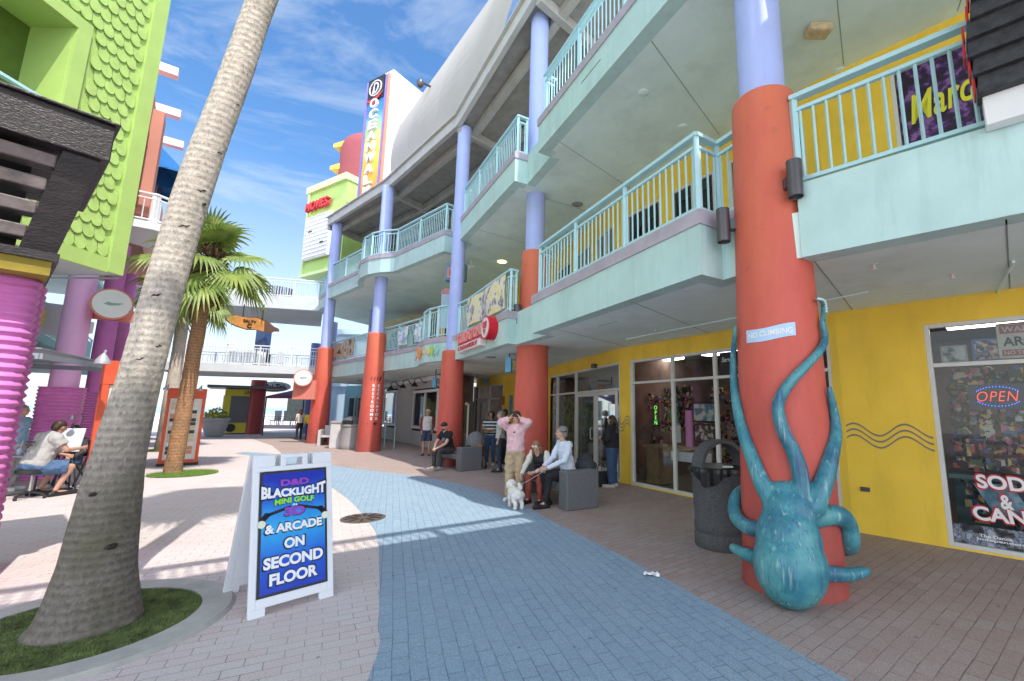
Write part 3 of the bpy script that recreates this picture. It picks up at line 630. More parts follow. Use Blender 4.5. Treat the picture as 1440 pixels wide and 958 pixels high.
for i in range(rows + 1):
    row = []
    for j in range(ncol):
        bpt = basep[min(max(0, j - 2), len(basep) - 1)]
        t_ = i / rows; w = bpt.lerp(ring_[j], t_); w -= n1 * math.sin(math.pi * t_) * .25 * min(1, j / 4); row.append(w)
    G.append(row)
for i in range(rows):
    for j in range(2, ncol - 1): mb.face([G[i][j], G[i][j + 1], G[i + 1][j + 1], G[i + 1][j]])
mb.build('roof_wall', m_gable, B, smooth=True)
mb = MB(); q = on_pl(609, 124, *BA); mb.tube([q - n1 * .1, q - n1 * .5], .05, 8); mb.ell(q - n1 * .55 - V((0, 0, .1)), (.14, .14, .2)); mb.build('flood_light', m_lamp, B, smooth=True)

# vertical sign tower
K = at_y(548, 170, 20.6).xy; KL = at_y(513, 190, 21.5).xy; tl = (KL - K).normalized(); tr = V((tl.y, -tl.x)); wT = (KL - K).length; zt = on_pl(555, 97, K, KL).z
TS = wT / 2.1; KR = K + tr * 3.2; KB = KL + tr * 3.2
T = thing('sign_tower', 'tall white tower above the roof with a vertical rainbow sign', 'tower', (K.x, K.y, 8), world=True)
mb = MB(); mb.prism([K, KR, KB, KL], 12.0, zt); mb.build('tower_wall', P('white stucco', (.80, .80, .80), .8, .04, .6), T)
FTW = Frame(KL, K); sg = thing('vertical_sign', 'rainbow vertical sign with white block letters on the white tower', 'sign', (KL.x, KL.y, 10), world=True)
def gradmat(name, stops, z0, z1):
    m, nt, b = nodes_of(name); N = nt.nodes; tc = N.new('ShaderNodeTexCoord'); sx = N.new('ShaderNodeSeparateXYZ'); link(nt, tc.outputs['Object'], sx.inputs[0])
    mr = N.new('ShaderNodeMapRange'); mr.inputs['From Min'].default_value = z0; mr.inputs['From Max'].default_value = z1; link(nt, sx.outputs[2], mr.inputs[0])
    c = ramp(nt, mr.outputs[0], stops); link(nt, c, b.inputs['Base Color']); b.inputs['Roughness'].default_value = .4; return m
zs0, zs1 = 12.0, FTW.hit(532, 116)[1]
mb = MB(); mb.fbox(FTW, .35 * TS, 1.75 * TS, zs0, zs1, .02, .2); mb.build('sign_panel', gradmat('rainbow panel', [(0, (.75, .08, .05)), (.15, (.9, .42, .04)), (.4, (.88, .66, .08)), (.6, (.35, .60, .30)), (.72, (.05, .25, .6)), (1, (.04, .04, .25))], zs0, zs1), sg)
mb = MB()
for a, b in ((.14, .33), (1.77, 1.84)): mb.fbox(FTW, a * TS, b * TS, zs0, zs1, .02, .22)
mb.build('sign_edge', P('violet trim', (.25, .2, .55), .4, .1, 4), sg)
mb = MB(); mb.fbox(FTW, 1.87 * TS, 1.91 * TS, zs0, zs1 + .1, .02, .16); mb.build('neon_tube', P('red trim', (.8, .25, .15), .4, .05, 5), sg)
mb = MB(); mb.fbox(FTW, .36 * TS, 1.72 * TS, zs1 - 1.25, zs1 + .02, .21, .25); o = mb.build('emblem_panel', m_black, sg)
mb = MB()
for k in range(24):
    a, b = 2 * math.pi * k / 24, 2 * math.pi * (k + 1) / 24; mb.bar(FTW.pt((1.04 + .5 * math.cos(a)) * TS, zs1 - .6 + .42 * math.sin(a), .27), FTW.pt((1.04 + .5 * math.cos(b)) * TS, zs1 - .6 + .42 * math.sin(b), .27), .05, .05)
mb.build('emblem_ring', m_white, sg); text('emblem_letter', 'D', .95, FTW.mat(1.04 * TS, zs1 - .6, .27), m_white, sg, .02, .0, shear=.3, fit=(.5 * TS, .6))
mb = MB(); mb.face([FTW.pt(.3 * TS, zs1 - 1.2, .3), FTW.pt(.95 * TS, zs1 - 1.55, .3), FTW.pt(1.8 * TS, zs1 - .95, .3), FTW.pt(.95 * TS, zs1 - 1.2, .3)]); mb.build('red_chevron', m_red, sg)
zO, zL = FTW.hit(528, 152)[1], FTW.hit(519, 258)[1]
for i, ch in enumerate('OCEANWALK'): text('letter', ch, .62, FTW.mat(1.03 * TS, zO + (zL - zO) * i / 7, .25), m_white, sg, .07, .03, fit=(.62 * TS * (1.25 if ch == 'W' else 1), .5))
# maroon drum with yellow fins
mc = at_y(512, 250, 27).xy; t = thing('maroon_tower', 'round maroon tower with yellow fins beside the white sign tower', 'tower', (mc.x, mc.y, 8), world=True)
mb = MB(); mb.lathe((mc.x, mc.y, 8), [(1.5, 3), (1.5, 10.2), (1.35, 10.75), (.9, 11.2), (.3, 11.35)], 40); mb.build('drum', P('maroon stucco', (.30, .075, .085), .8, .1, 1), t, smooth=True)
for (px, py) in ((487, 207), (482, 238)):
    q = at_y(px, py, 26.4); mb = MB(); a = q - V((.75, .15, 0)); mb.box8([(a.x, a.y, q.z - .12), (a.x + 1.8, a.y - .6, q.z - .3), (a.x + 2.2, a.y + 1.2, q.z - .3), (a.x + .3, a.y + 1.2, q.z - .12), (a.x, a.y, q.z + .12), (a.x + 1.8, a.y - .6, q.z + .28), (a.x + 2.2, a.y + 1.2, q.z + .28), (a.x + .3, a.y + 1.2, q.z + .12)]); mb.build('fin', P('yellow fin paint', (.85, .55, .10), .6, .05, 3), t)
mb = MB(); q = at_y(487, 267, 25.5); mb.box(q.x - .45, q.x + .45, q.y, q.y + .05, q.z - .8, q.z + .6); o = mb.build('window', m_white, t)
mb = MB(); mb.box(q.x - .4, q.x - .03, q.y - .01, q.y, q.z - .7, q.z - .1); mb.box(q.x + .03, q.x + .4, q.y - .01, q.y, q.z - .7, q.z - .1); mb.box(q.x - .4, q.x - .03, q.y - .01, q.y, q.z - .0, q.z + .5); mb.box(q.x + .03, q.x + .4, q.y - .01, q.y, q.z - .0, q.z + .5); mb.build('pane', P('blue window glass', (.12, .2, .3), .1, .2, 3), o)
# MOVIES cinema box
m_lime = P('lime stucco', (.50, .72, .22), .75, .07, 1, .08, 80); m_limep = P('pale lime trim', (.66, .82, .42), .75, .05, 1)
ml = at_y(431, 330, 26.2).xy; mr_ = at_y(482, 330, 24.3).xy; FM = Frame(ml, mr_)
zb_, zt_ = on_pl(420, 391, ml, mr_).z, on_pl(433, 276, ml, mr_).z
t = thing('cinema_box', 'lime green overhanging box with red cinema lettering and a blank white louvred board', 'building', (ml.x, ml.y, zb_), world=True)
mb = MB(); mb.fbox(FM, -.05, FM.L + .05, zb_, zt_, -3, 0); mb.build('wall', m_lime, t)
mb = MB(); mb.fbox(FM, -.15, FM.L + .12, zt_, zt_ + .4, -3.1, .2); mb.fbox(FM, -.1, .12, zb_ + .2, zt_, .002, .1); mb.fbox(FM, -.1, FM.L + .1, zb_ - .06, zb_ + .12, -3, .12); mb.build('trim', m_limep, t)
mb = MB(); s0, z1_ = FM.hit(434, 303); s1 = FM.hit(470, 300)[0]; z0_ = FM.hit(432, 368)[1]; z1_ -= .35; s0 += .15; mb.fbox(FM, s0, s1, z0_, z1_, .05, .22)
mb.build('board', m_white, t); mb = MB()
for k in range(11): zz = z0_ + .1 + (z1_ - z0_ - .2) * k / 10; mb.fbox(FM, s0 + .05, s1 - .05, zz, zz + .07, .222, .25)
for a, zz in ((.25, .62), (.75, .30)): mb.fbox(FM, s0 + (s1 - s0) * a - .15, s0 + (s1 - s0) * a + .2, z0_ + (z1_ - z0_) * zz, z0_ + (z1_ - z0_) * zz + .09, .251, .26, 1)
mb.build('slat', [m_white, m_black], t)
a, zz = FM.hit(452, 291); text('letter', 'MOVIES', .72, FM.mat(a, zz, .25), P('red lettering', (.72, .05, .06), .4, .05, 4), t, .12, .03, shear=.15, xs=.92)
#@@NEXT
# ------------------------------------------------------------------ octopus sculpture hugging the first column
def octo_mat():
    """weathered teal paint: broad patches, thin vertical drips of violet and pale wear, brown chips low down"""
    m, nt, b = nodes_of('weathered teal octopus paint'); N = nt.nodes; tc = N.new('ShaderNodeTexCoord')
    def noi(scale, sc3=(1, 1, 1), det=8, ro=.6):
        mp = N.new('ShaderNodeMapping'); mp.inputs['Scale'].default_value = sc3; link(nt, tc.outputs['Object'], mp.inputs[0]); n = N.new('ShaderNodeTexNoise'); n.inputs['Scale'].default_value = scale; n.inputs['Detail'].default_value = det; n.inputs['Roughness'].default_value = ro; link(nt, mp.outputs[0], n.inputs['Vector']); return n.outputs[0]
    def over(a, fac, lo, hi, amt, colr):
        r = N.new('ShaderNodeMapRange'); r.inputs['From Min'].default_value = lo; r.inputs['From Max'].default_value = hi; r.inputs['To Max'].default_value = amt; link(nt, fac, r.inputs[0])
        mx = N.new('ShaderNodeMix'); mx.data_type = 'RGBA'; link(nt, r.outputs[0], mx.inputs[0]); link(nt, a, mx.inputs[6]); mx.inputs[7].default_value = (*colr, 1); return mx.outputs[2]
    c = ramp(nt, noi(3.2, (1, 1, .8)), [(.30, (.025, .10, .17)), (.45, (.035, .19, .245)), (.58, (.065, .265, .29)), (.72, (.13, .34, .34))])
    st1 = noi(2.0, (24, 24, .9), 5, .55); st2 = noi(2.0, (15, 15, .7), 4, .5)
    c = over(c, st1, .56, .66, .75, (.035, .065, .20)); c = over(c, st2, .60, .72, .6, (.40, .55, .52)); c = over(c, noi(9, (1, 1, .6), 9, .7), .60, .70, .5, (.16, .50, .50)); c = over(c, noi(2.3, (1, 1, 1.6), 10, .72), .60, .70, .6, (.10, .085, .09))
    link(nt, c, b.inputs['Base Color']); b.inputs['Roughness'].default_value = .4; b.inputs['Specular IOR Level'].default_value = .5
    bp = N.new('ShaderNodeBump'); bp.inputs['Strength'].default_value = .35; bp.inputs['Distance'].default_value = .02; link(nt, st2, bp.inputs['Height']); link(nt, bp.outputs[0], b.inputs['Normal'])
    return m
m_octo = octo_mat(); m_suck = P('pale sucker paint', (.55, .70, .68), .5, .1, 9)
OC = thing('octopus_sculpture', 'teal blue painted octopus sculpture with long tentacles climbing the red column', 'sculpture', (2.0, 4.2, 0), world=True)
def cp(px, py, rr):
    r = ray(px, py); c = V(col1); d = r.xy; a = d.dot(d); b = -2 * d.dot(c); D = b * b - 4 * a * (c.dot(c) - rr * rr); t_ = (-b - math.sqrt(max(D, 0))) / (2 * a); p = V((t_ * r.x, t_ * r.y, EYE + t_ * r.z))
    if D < 0: q = c + (p.xy - c).normalized() * rr; p.x, p.y = q.x, q.y
    return p
def arm(px, r0, r1, off=.045, tail=()):
    pts = smoothpath([cp(x, y, .475 - .0235 * max(0, (586 - y) / 626 * 4.6 + 1.7) + off) for x, y in px] + list(tail), 7); n = len(pts); out = []
    for i in range(n - 1):
        a, b_ = i / (n - 1), (i + 1) / (n - 1); out.append(('c', pts[i], pts[i + 1], r0 + (r1 - r0) * a ** .8, r0 + (r1 - r0) * b_ ** .8))
    return out, pts
prims = []
f_ = V((-col1[0], -col1[1])).normalized(); rg = V((-f_.y, f_.x)); c_ = V(col1)
def ol(fwd, right, z): q = c_ + f_ * fwd + rg * right; return V((q.x, q.y, z))
rotz = Matrix.Rotation(math.atan2(f_.y, f_.x), 3, 'Z') @ Matrix.Rotation(R(-12), 3, 'Y')
prims += [('e', ol(.61, -.02, .35), (.29, .315, .355), rotz), ('e', ol(.57, -.02, .54), (.24, .285, .36), rotz), ('e', ol(.51, 0, .78), (.17, .235, .25), rotz), ('e', ol(.45, 0, .95), (.13, .21, .12), rotz)]
a1, q1 = arm([(1092, 715), (1072, 680), (1060, 650), (1047, 615), (1037, 575), (1032, 535), (1031, 500), (1033, 475), (1034, 460)], .10, .020)
a2, q2 = arm([(1126, 712), (1126, 673), (1117, 638), (1101, 605), (1094, 570), (1108, 542), (1129, 519), (1153, 493), (1160, 475), (1157, 455), (1159, 437), (1156, 424), (1148, 421)], .088, .018, .05)
a3, q3 = arm([(1145, 712), (1160, 672), (1169, 640), (1175, 612), (1174, 588), (1169, 560), (1166, 546)], .105, .026)
prims += a1 + a2 + a3
def loop(pts, rs):
    pts = smoothpath(pts, 6); n = len(pts); return [('c', pts[i], pts[i + 1], rs[0] + (rs[1] - rs[0]) * i / (n - 1), rs[0] + (rs[1] - rs[0]) * (i + 1) / (n - 1)) for i in range(n - 1)]
prims += loop([ol(.42, -.2, .58), ol(.34, -.40, .59), ol(.12, -.52, .66), ol(-.08, -.51, .80), ol(-.3, -.42, .86)], (.08, .06))
prims += loop([ol(.50, -.25, .33), ol(.36, -.42, .33), ol(.22, -.54, .33)], (.075, .045))
prims += loop([ol(.40, .20, .74), ol(.26, .40, .76), ol(.10, .50, .66), ol(.04, .52, .48), ol(-.12, .47, .38), ol(-.3, .34, .38)], (.10, .075))
prims += loop([ol(.46, .26, .28), ol(.36, .46, .27), ol(.26, .60, .29)], (.075, .045))
ob = meshobj('body', solid(prims, .016, 3), m_octo, OC)
mb = MB()
for i, p in enumerate(q2[-16:]):
    d = V((p.x - col1[0], p.y - col1[1], 0)).normalized(); s_ = V((-d.y, d.x, 0)); mb.ell(p + d * .022 + s_ * (.012 if i % 2 else -.012), (.016, .016, .014), None, 10, 6)
o = mb.build('sucker', m_suck, OC, smooth=True); o['kind'] = 'stuff'
# warning sticker on the column
def bendcol(c, rfun, phi0):
    def g(x, y, z):
        r_ = rfun(y) + z; a = phi0 + x / rfun(y); return V((c[0] + r_ * math.cos(a), c[1] + r_ * math.sin(a), y))
    return g
pm = cp(1081, 468, .42); ph = math.atan2(pm.y - col1[1], pm.x - col1[0]); rf1 = lambda z: .475 - .0235 * z
g1 = bendcol(col1, rf1, ph); nc = thing('warning_sign', 'small pale blue wavy warning sign reading no climbing on the red octopus column', 'sign', (pm.x, pm.y, pm.z), world=True)
mb = MB(); pr = None; W = .25
for i in range(25):
    x = -W + 2 * W * i / 24; dz = .012 * math.sin(i / 24 * 5.5 + 2.6) + (.018 * (x / W)); q = (g1(x, pm.z - .068 + dz, .006), g1(x, pm.z + .068 + dz, .006))
    if pr: mb.face([pr[0], q[0], q[1], pr[1]])
    pr = q
mb.build('panel', P('pale blue sign', (.45, .62, .85), .5, .05, 5), nc)
text('lettering', 'NO CLIMBING', .07, None, m_white, nc, .002, .03, bend=lambda x, y, z: g1(x, y + pm.z + .018 * x / W, .009 + z), fit=(.44, .062))
# lettering on the restroom column
nC = V((-colC[0], -colC[1])).normalized(); phC = math.atan2(nC.y, nC.x); rfC = lambda z: .475 - .0235 * z; gC = bendcol(colC, rfC, phC)
st = thing('column_lettering', 'white vertical restrooms and escalator lettering with arrow on a red column', 'sign', (colC[0], colC[1] - .5, 1.2), world=True)
for x0, word in ((.02, 'RESTROOMS'), (.22, 'ESCALATOR')):
    for i, ch in enumerate(word): text('letter', ch, .16, None, m_white, st, .002, .03, bend=lambda x, y, z, x0=x0, i=i: gC(x + x0, y + 2.66 - i * .168, .006 + z))
mb = MB(); A = lambda x, z: gC(x, z, .006)
mb.face([A(-.12, 1.09), A(.14, 1.09), A(.14, 1.15), A(-.12, 1.15)]); mb.face([A(.14, 1.04), A(.28, 1.12), A(.14, 1.20)])
for x in (-.1, .02, .12, .24): mb.face([A(x, 2.86), A(x + .025, 2.86), A(x + .045, 3.03), A(x + .01, 3.03)])
mb.face([A(.2, 2.9), A(.3, 3.05), A(.34, 3.02), A(.25, 2.86)]); mb.build('arrow', m_black, st)

# ------------------------------------------------------------------ bins, benches, A-board
m_speck = P('speckled dark grey resin', (.095, .095, .10), .75, .45, 55, .3, 120)
t = thing('litter_bin', 'big dark speckled round litter bin with arched lid beside the octopus column', 'bin', (2.05, 6.12, 0))
mb = MB(); mb.lathe((0, 0, 0), [(.33, 0), (.345, .03), (.345, .16), (.335, .18), (.335, .20), (.345, .22), (.345, .30), (.335, .33), (.36, .88), (.375, .90), (.375, .985), (.35, 1.0)], 48); mb.build('body', m_speck, t, smooth=True)
mb = MB(); mb.lathe((0, 0, .99), [(.34, 0), (.34, .015), (.10, .02)], 40); mb.build('opening', P('black bin liner', (.012, .012, .013), .3, .3, 14), t)
mb = MB(); a_ = R(20)
for sgn in (-1, 1):
    pass
path = [V((math.cos(a_) * .335 * math.cos(k), math.sin(a_) * .335 * math.cos(k), 1.0 + .33 * math.sin(k))) for k in [math.pi * i / 18 for i in range(19)]]
for p, q in zip(path, path[1:]):
    mb.bar(p, q + (q - p) * .08, .22, .05, up=(V(((p + q) / 2).to_tuple()) - V((0, 0, .8))).normalized())
mb.build('lid_arch', m_speck, t, smooth=True)
mb = MB(); rb = random.Random(5); pr = None
for i in range(60):
    a = 2 * math.pi * i / 60; dz = .06 + .05 * mnoise.noise(V((i * .4, 0, 0))) + (.17 * math.exp(-((i - 38) / 4) ** 2)); rr = .383 + .014 * math.sin(i * 2.3)
    q = [(rr * .97 * math.cos(a), rr * .97 * math.sin(a), 1.005), (rr * math.cos(a), rr * math.sin(a), .995), ((rr + .012) * math.cos(a), (rr + .012) * math.sin(a), .95), ((rr + .006 * math.sin(i * 5)) * math.cos(a), (rr + .006) * math.sin(a), .99 - dz)]
    if pr:
        for k in range(3): mb.face([pr[k], q[k], q[k + 1], pr[k + 1]])
    else: first = q
    pr = q
for k in range(3): mb.face([pr[k], first[k], first[k + 1], pr[k + 1]])
mb.build('bin_liner', P('black bin liner', (.012, .012, .013), .3, .3, 14), t, smooth=True)
mb = MB(); mb.box(-.05, .07, -.31, -.25, 1.02, 1.035); o = mb.build('paper_scrap', m_white); o.location = (2.05, 6.12, 0); tag(o, 'scrap of white paper lying on the rim of the dark litter bin', 'litter')

m_bench = P('dark speckled concrete', (.15, .155, .165), .8, .35, 50, .2, 140)
def bench(name, label, p, q, length, mat, h=.66, back=False, group=None):
    P0 = V(p); d = (V(q) - P0); w_ = d.length; ang = math.atan2(d.y, d.x); t = thing(name, label, 'bench', (p[0], p[1], 0), ang, group)
    mb = MB(); mb.box(0, w_, 0, .30, 0, h); mb.build('end_block', mat, t, bevel=.025)
    mb = MB(); mb.box(0, w_, length - .30, length, 0, h); mb.build('end_block', mat, t, bevel=.025)
    mb = MB(); mb.box(.02, w_ - .04, .30, length - .30, .30, .44); mb.build('seat', mat, t, bevel=.02)
    return t
bn1 = bench('bench', 'dark grey block bench where the girl and man with the dog sit', (.03, 8.0), (.61, 8.33), 2.15, m_bench)
bn2 = bench('bench', 'dark grey block bench where the man in the black cap sits', (-2.93, 12.86), (-2.42, 13.32), 1.75, m_bench)
m_lt = P('pale grey plastic', (.55, .53, .52), .6, .1, 4)
t = thing('bench', 'small pale grey bench by the far red column', 'bench', (-11.5, 21.1, 0), R(20))
mb = MB(); mb.box(0, .12, 0, 1.2, .0, .72); mb.build('end_panel', m_lt, t); mb = MB(); mb.box(.9, 1.02, 0, 1.2, .0, .72); mb.build('end_panel', m_lt, t)
mb = MB(); mb.box(.12, .9, .1, 1.1, .38, .46); mb.build('seat', m_lt, t); mb = MB(); mb.box(.12, .9, 1.1, 1.2, .38, .9); mb.build('backrest', m_lt, t)
m_gbin = P('grey bin resin', (.30, .28, .28), .6, .12, 30)
t = thing('litter_bin', 'grey barrel litter bin with domed lid beside the lettered red column', 'bin', (-9.3, 19.75, 0))
mb = MB(); mb.lathe((0, 0, 0), [(.42, 0), (.44, .05), (.44, .2), (.43, .22), (.44, .95), (.47, .97), (.47, 1.05)], 32); mb.build('body', m_gbin, t, smooth=True)
mb = MB(); mb.lathe((0, 0, 1.05), [(.45, 0), (.42, .14), (.3, .28), (.1, .34)], 32); mb.box(-.2, .2, -.46, -.3, .06 + 1.0, 1.22, 1); mb.build('lid', [P('dark bin lid', (.10, .10, .11), .5, .1, 9), m_black], t, smooth=True)
t = thing('litter_bin', 'slim square grey bin between the pale bench and the barrel bin', 'bin', (-10.05, 20.1, 0), R(20))
mb = MB(); mb.box(-.3, .3, -.3, .3, 0, 1.05); mb.build('body', m_lt, t, bevel=.03); mb = MB(); mb.box(-.32, .32, -.32, .32, 1.05, 1.18); mb.build('lid', m_gbin, t, bevel=.03)

# A-board
AF = Frame((-2.56, 3.92), (-2.13, 4.43)); HA = 1.27; LW = AF.L
t = thing('sandwich_board', 'white plastic sandwich board with a blue mini golf poster', 'sign', (-2.5, 4.3, 0), world=True)
m_pl = P('white plastic', (.74, .76, .80), .45, .04, 3)
def leaf(sgn, base_d, name):
    ln = .26; fr = lambda s, z, d=0: AF.pt(s, z, base_d - sgn * ln * z + sgn * d)
    mb = MB()
    def bx(s0, s1, z0, z1, d0, d1): mb.box8([fr(s0, z0, d1), fr(s1, z0, d1), fr(s1, z0, d0), fr(s0, z0, d0), fr(s0, z1, d1), fr(s1, z1, d1), fr(s1, z1, d0), fr(s0, z1, d0)])
    bx(0, .05, .06, HA - .14, -.03, .012); bx(LW - .05, LW, .06, HA - .14, -.03, .012); bx(.05, LW - .05, .06, .13, -.03, .012); bx(.05, LW - .05, .13, HA - .14, -.03, -.004)
    bx(0, .12, 0, .06, -.03, .012); bx(LW - .12, LW, 0, .06, -.03, .012)
    bx(0, LW, HA - .14, HA - .10, -.035, .012); bx(0, .17, HA - .10, HA, -.04, .012); bx(LW - .17, LW, HA - .10, HA, -.04, .012)
    bx(LW / 2 - .115, LW / 2 - .07, HA - .10, HA - .03, -.03, .008); bx(LW / 2 + .07, LW / 2 + .115, HA - .10, HA - .03, -.03, .008); bx(LW / 2 - .115, LW / 2 + .115, HA - .03, HA, -.03, .008)
    return mb.build(name, m_pl, t, bevel=.004), fr
leaf(-1, -.76, 'rear_panel'); pn, fr = leaf(1, 0, 'front_panel')
def poster_mat():
    m, nt, b = nodes_of('blue poster'); N = nt.nodes; tc = N.new('ShaderNodeTexCoord'); sx = N.new('ShaderNodeSeparateXYZ'); link(nt, tc.outputs['Object'], sx.inputs[0])
    mr = N.new('ShaderNodeMapRange'); mr.inputs['From Min'].default_value = .13; mr.inputs['From Max'].default_value = 1.13; link(nt, sx.outputs[2], mr.inputs[0])
    n = N.new('ShaderNodeTexNoise'); n.inputs['Scale'].default_value = 3.5; n.inputs['Detail'].default_value = 3; link(nt, tc.outputs['Object'], n.inputs['Vector']); a = N.new('ShaderNodeMath'); a.operation = 'MULTIPLY_ADD'; link(nt, n.outputs[0], a.inputs[0]); a.inputs[1].default_value = .16; link(nt, mr.outputs[0], a.inputs[2])
    c = ramp(nt, a.outputs[0], [(.08, (.005, .03, .40)), (.35, (.01, .10, .62)), (.62, (.03, .40, .78)), (.80, (.012, .14, .62)), (1, (.006, .02, .38))]); link(nt, c, b.inputs['Base Color']); b.inputs['Roughness'].default_value = .22; return m
def plate(s0, s1, z0, z1, d, mat, name, par):
    mb = MB(); mb.face([fr(s0, z0, d), fr(s1, z0, d), fr(s1, z1, d), fr(s0, z1, d)]); return mb.build(name, mat, par)
plate(.052, LW - .052, .132, HA - .142, .014, m_black, 'poster_border', pn); plate(.072, LW - .072, .152, HA - .162, .017, poster_mat(), 'poster', pn)
u_ = (AF.pt(0, 1, -.26) - AF.pt(0, 0, 0)).normalized(); r3 = V((AF.r.x, AF.r.y, 0)); n3 = r3.cross(u_)
def AM(s, v, d):
    o = fr(s, .152 + v * (HA - .314), 0) + n3 * d; return Matrix(((r3.x, u_.x, n3.x, o.x), (r3.y, u_.y, n3.y, o.y), (r3.z, u_.z, n3.z, o.z), (0, 0, 0, 1)))
m_vio = P('violet print', (.30, .05, .48), .4, .05, 4); m_grn = P('lime print', (.25, .72, .04), .4, .05, 4); m_wp = P('white print', (.80, .82, .86), .4, .03, 4); m_bk = P('black print', (.008, .008, .02), .4, .1, 4)
mid = LW / 2
def word(s, w, h, v, mat, fn=None, bold=.045, dx=0, edge=.011, name='lettering'):
    if edge: text(name, s, .1, AM(mid + dx, v, .0205), m_bk, pn, .0003, bold, fit=(w + edge * 2, h + edge * 2), fn=fn)
    text(name, s, .1, AM(mid + dx, v, .0225), mat, pn, .0003, bold, fit=(w, h), fn=fn)
bow = lambda x, y, z: (x, y * (1 + 8.5 * x * x) + .25 * x * x, z)
word('D&D', .24, .058, .905, m_vio, edge=.004); word('BLACKLIGHT', .54, .07, .815, m_wp, fn=bow, bold=.05); word('MINI GOLF', .33, .05, .735, m_grn, fn=lambda x, y, z: (x, y - .35 * x * x + .01, z), edge=.005); word('IN', .035, .018, .70, m_wp, edge=0); word('3D', .17, .075, .645, m_vio, edge=.006)
word('& ARCADE', .47, .075, .515, m_wp); word('ON', .165, .088, .375, m_wp); word('SECOND', .48, .095, .235, m_wp); word('FLOOR', .385, .095, .10, m_wp)
mb = MB()
for sg_ in (-1, 1):
    p = lambda a, v: AM(mid + sg_ * a, v, .0185) @ V((0, 0, 0))
    mb.face([p(.03, .70), p(.20, .655), p(.26, .62), p(.245, .595), p(.19, .63), p(.03, .672)]); mb.face([p(.18, .65), p(.235, .66), p(.285, .60), p(.245, .575)]); mb.face([p(.06, .79), p(.27, .865), p(.275, .845), p(.06, .765)])
mb.build('golf_club_print', m_bk, pn)
for sg_ in (-1, 1):
    mb = MB(); cg = AM(mid + sg_ * .262, .565, .0235); mb.face([cg @ V((.032 * math.cos(a), .032 * math.sin(a), 0)) for a in [2 * math.pi * k / 24 for k in range(24)]]); mb.build('golf_ball_print', P('cream print', (.75, .78, .62), .4, .05, 5), pn)

# ------------------------------------------------------------------ hung signs and banners on the right building
FBS = Frame((-3.18, 13.66), (-1.42, 10.55))
t = thing('shop_sign', 'red shop sign with white strip on the teal balcony edge', 'sign', (*FBS.pt(1.5, 3.4, .1),), world=True)
m_crim = P('crimson sign', (.58, .012, .03), .35, .06, 3); m_pink = P('sign face cream', (.78, .72, .70), .4, .05, 4)
a0 = FBS.hit(653, 480)[0]; a1_ = FBS.hit(703, 458)[0]
mb = MB(); mb.fbox(FBS, a0, a1_ - .45, 3.58, 4.02, .02, .2); mb.fbox(FBS, a0 + .1, a1_ - .85, 3.40, 3.62, .02, .24, 1); mb.build('panel', [m_crim, m_pink], t, bevel=.03)
o = MB(); cc = a1_ - .36
o.tube([FBS.pt(cc, 3.80, .02), FBS.pt(cc, 3.80, .26)], .31, 32); o.build('disc', m_crim, t)
o = MB(); o.tube([FBS.pt(cc, 3.80, .26), FBS.pt(cc, 3.80, .275)], .26, 32); o.build('disc_face', m_pink, t)
o = MB(); o.box8([FBS.pt(cc - .12, 3.78, .29), FBS.pt(cc + .12, 3.78, .29), FBS.pt(cc + .12, 3.78, .276), FBS.pt(cc - .12, 3.78, .276), FBS.pt(cc - .16, 3.95, .29), FBS.pt(cc + .16, 3.95, .29), FBS.pt(cc + .16, 3.95, .276), FBS.pt(cc - .16, 3.95, .276)]); o.face([FBS.pt(cc - .1, 3.75, .29), FBS.pt(cc, 3.60, .29), FBS.pt(cc + .1, 3.75, .29)]); o.build('cone_emblem', m_crim, t)
lw_ = a1_ - .55 - a0
text('lettering', 'COLD STONE', .3, FBS.mat(a0 + lw_ / 2, 3.83, .22), P('deep red letter face', (.85, .30, .27), .4, .1, 4), t, .03, .03, fit=(lw_ - .1, .30)); text('lettering', 'CREAMERY', .14, FBS.mat(a0 + .1 + (lw_ - .4) / 2, 3.51, .26), m_crim, t, .005, .02, fit=(lw_ - .65, .12))
m_ban = SPECK('printed yellow banner', [(0, (.75, .62, .2)), (.3, (.82, .74, .4)), (.55, (.7, .68, .66)), (.75, (.12, .10, .10)), (.87, (.55, .55, .62))], 3.2, .6, False)
def banner(F, s0, s1, z0, z1, d, mat, name, label, group=None, sag=.05):
    mb = MB(); n = 16; pr = None
    for i in range(n + 1):
        u = i / n; s = s0 + (s1 - s0) * u; dd_ = d + .025 * math.sin(u * 11); q = (F.pt(s, z0 + sag * math.sin(u * 7) * .4, dd_), F.pt(s, (z0 + z1) / 2, dd_ + .02), F.pt(s, z1 - sag * math.sin(u * math.pi), dd_))
        if pr: mb.face([pr[0], q[0], q[1], pr[1]]); mb.face([pr[1], q[1], q[2], pr[2]])
        pr = q
    return tag(mb.build(name, mat, smooth=True), label, 'banner', group)
bs0, bs1 = FBS.hit(657, 440)[0], FBS.hit(709, 415)[0]
banner(FBS, bs0, bs1, 4.22, 5.12, .0, m_ban, 'banner', 'large yellow and grey printed banner tied to the balcony rail above the red sign')
FDS = Frame((-13.2, 24.1), (-9.2, 20.2)); m_ban2 = SPECK('printed food banner', [(0, (.55, .38, .2)), (.35, (.3, .25, .32)), (.55, (.62, .5, .25)), (.8, (.08, .06, .06))], 2.6, .6, False)
banner(FDS, FDS.hit(464, 490)[0], FDS.hit(498, 480)[0], 4.25, 5.1, .0, m_ban2, 'banner', 'brown food photo banner on the balcony rail between the two farthest red columns')
FCS = Frame((-8.35, 19.4), (-5.71, 16.78))
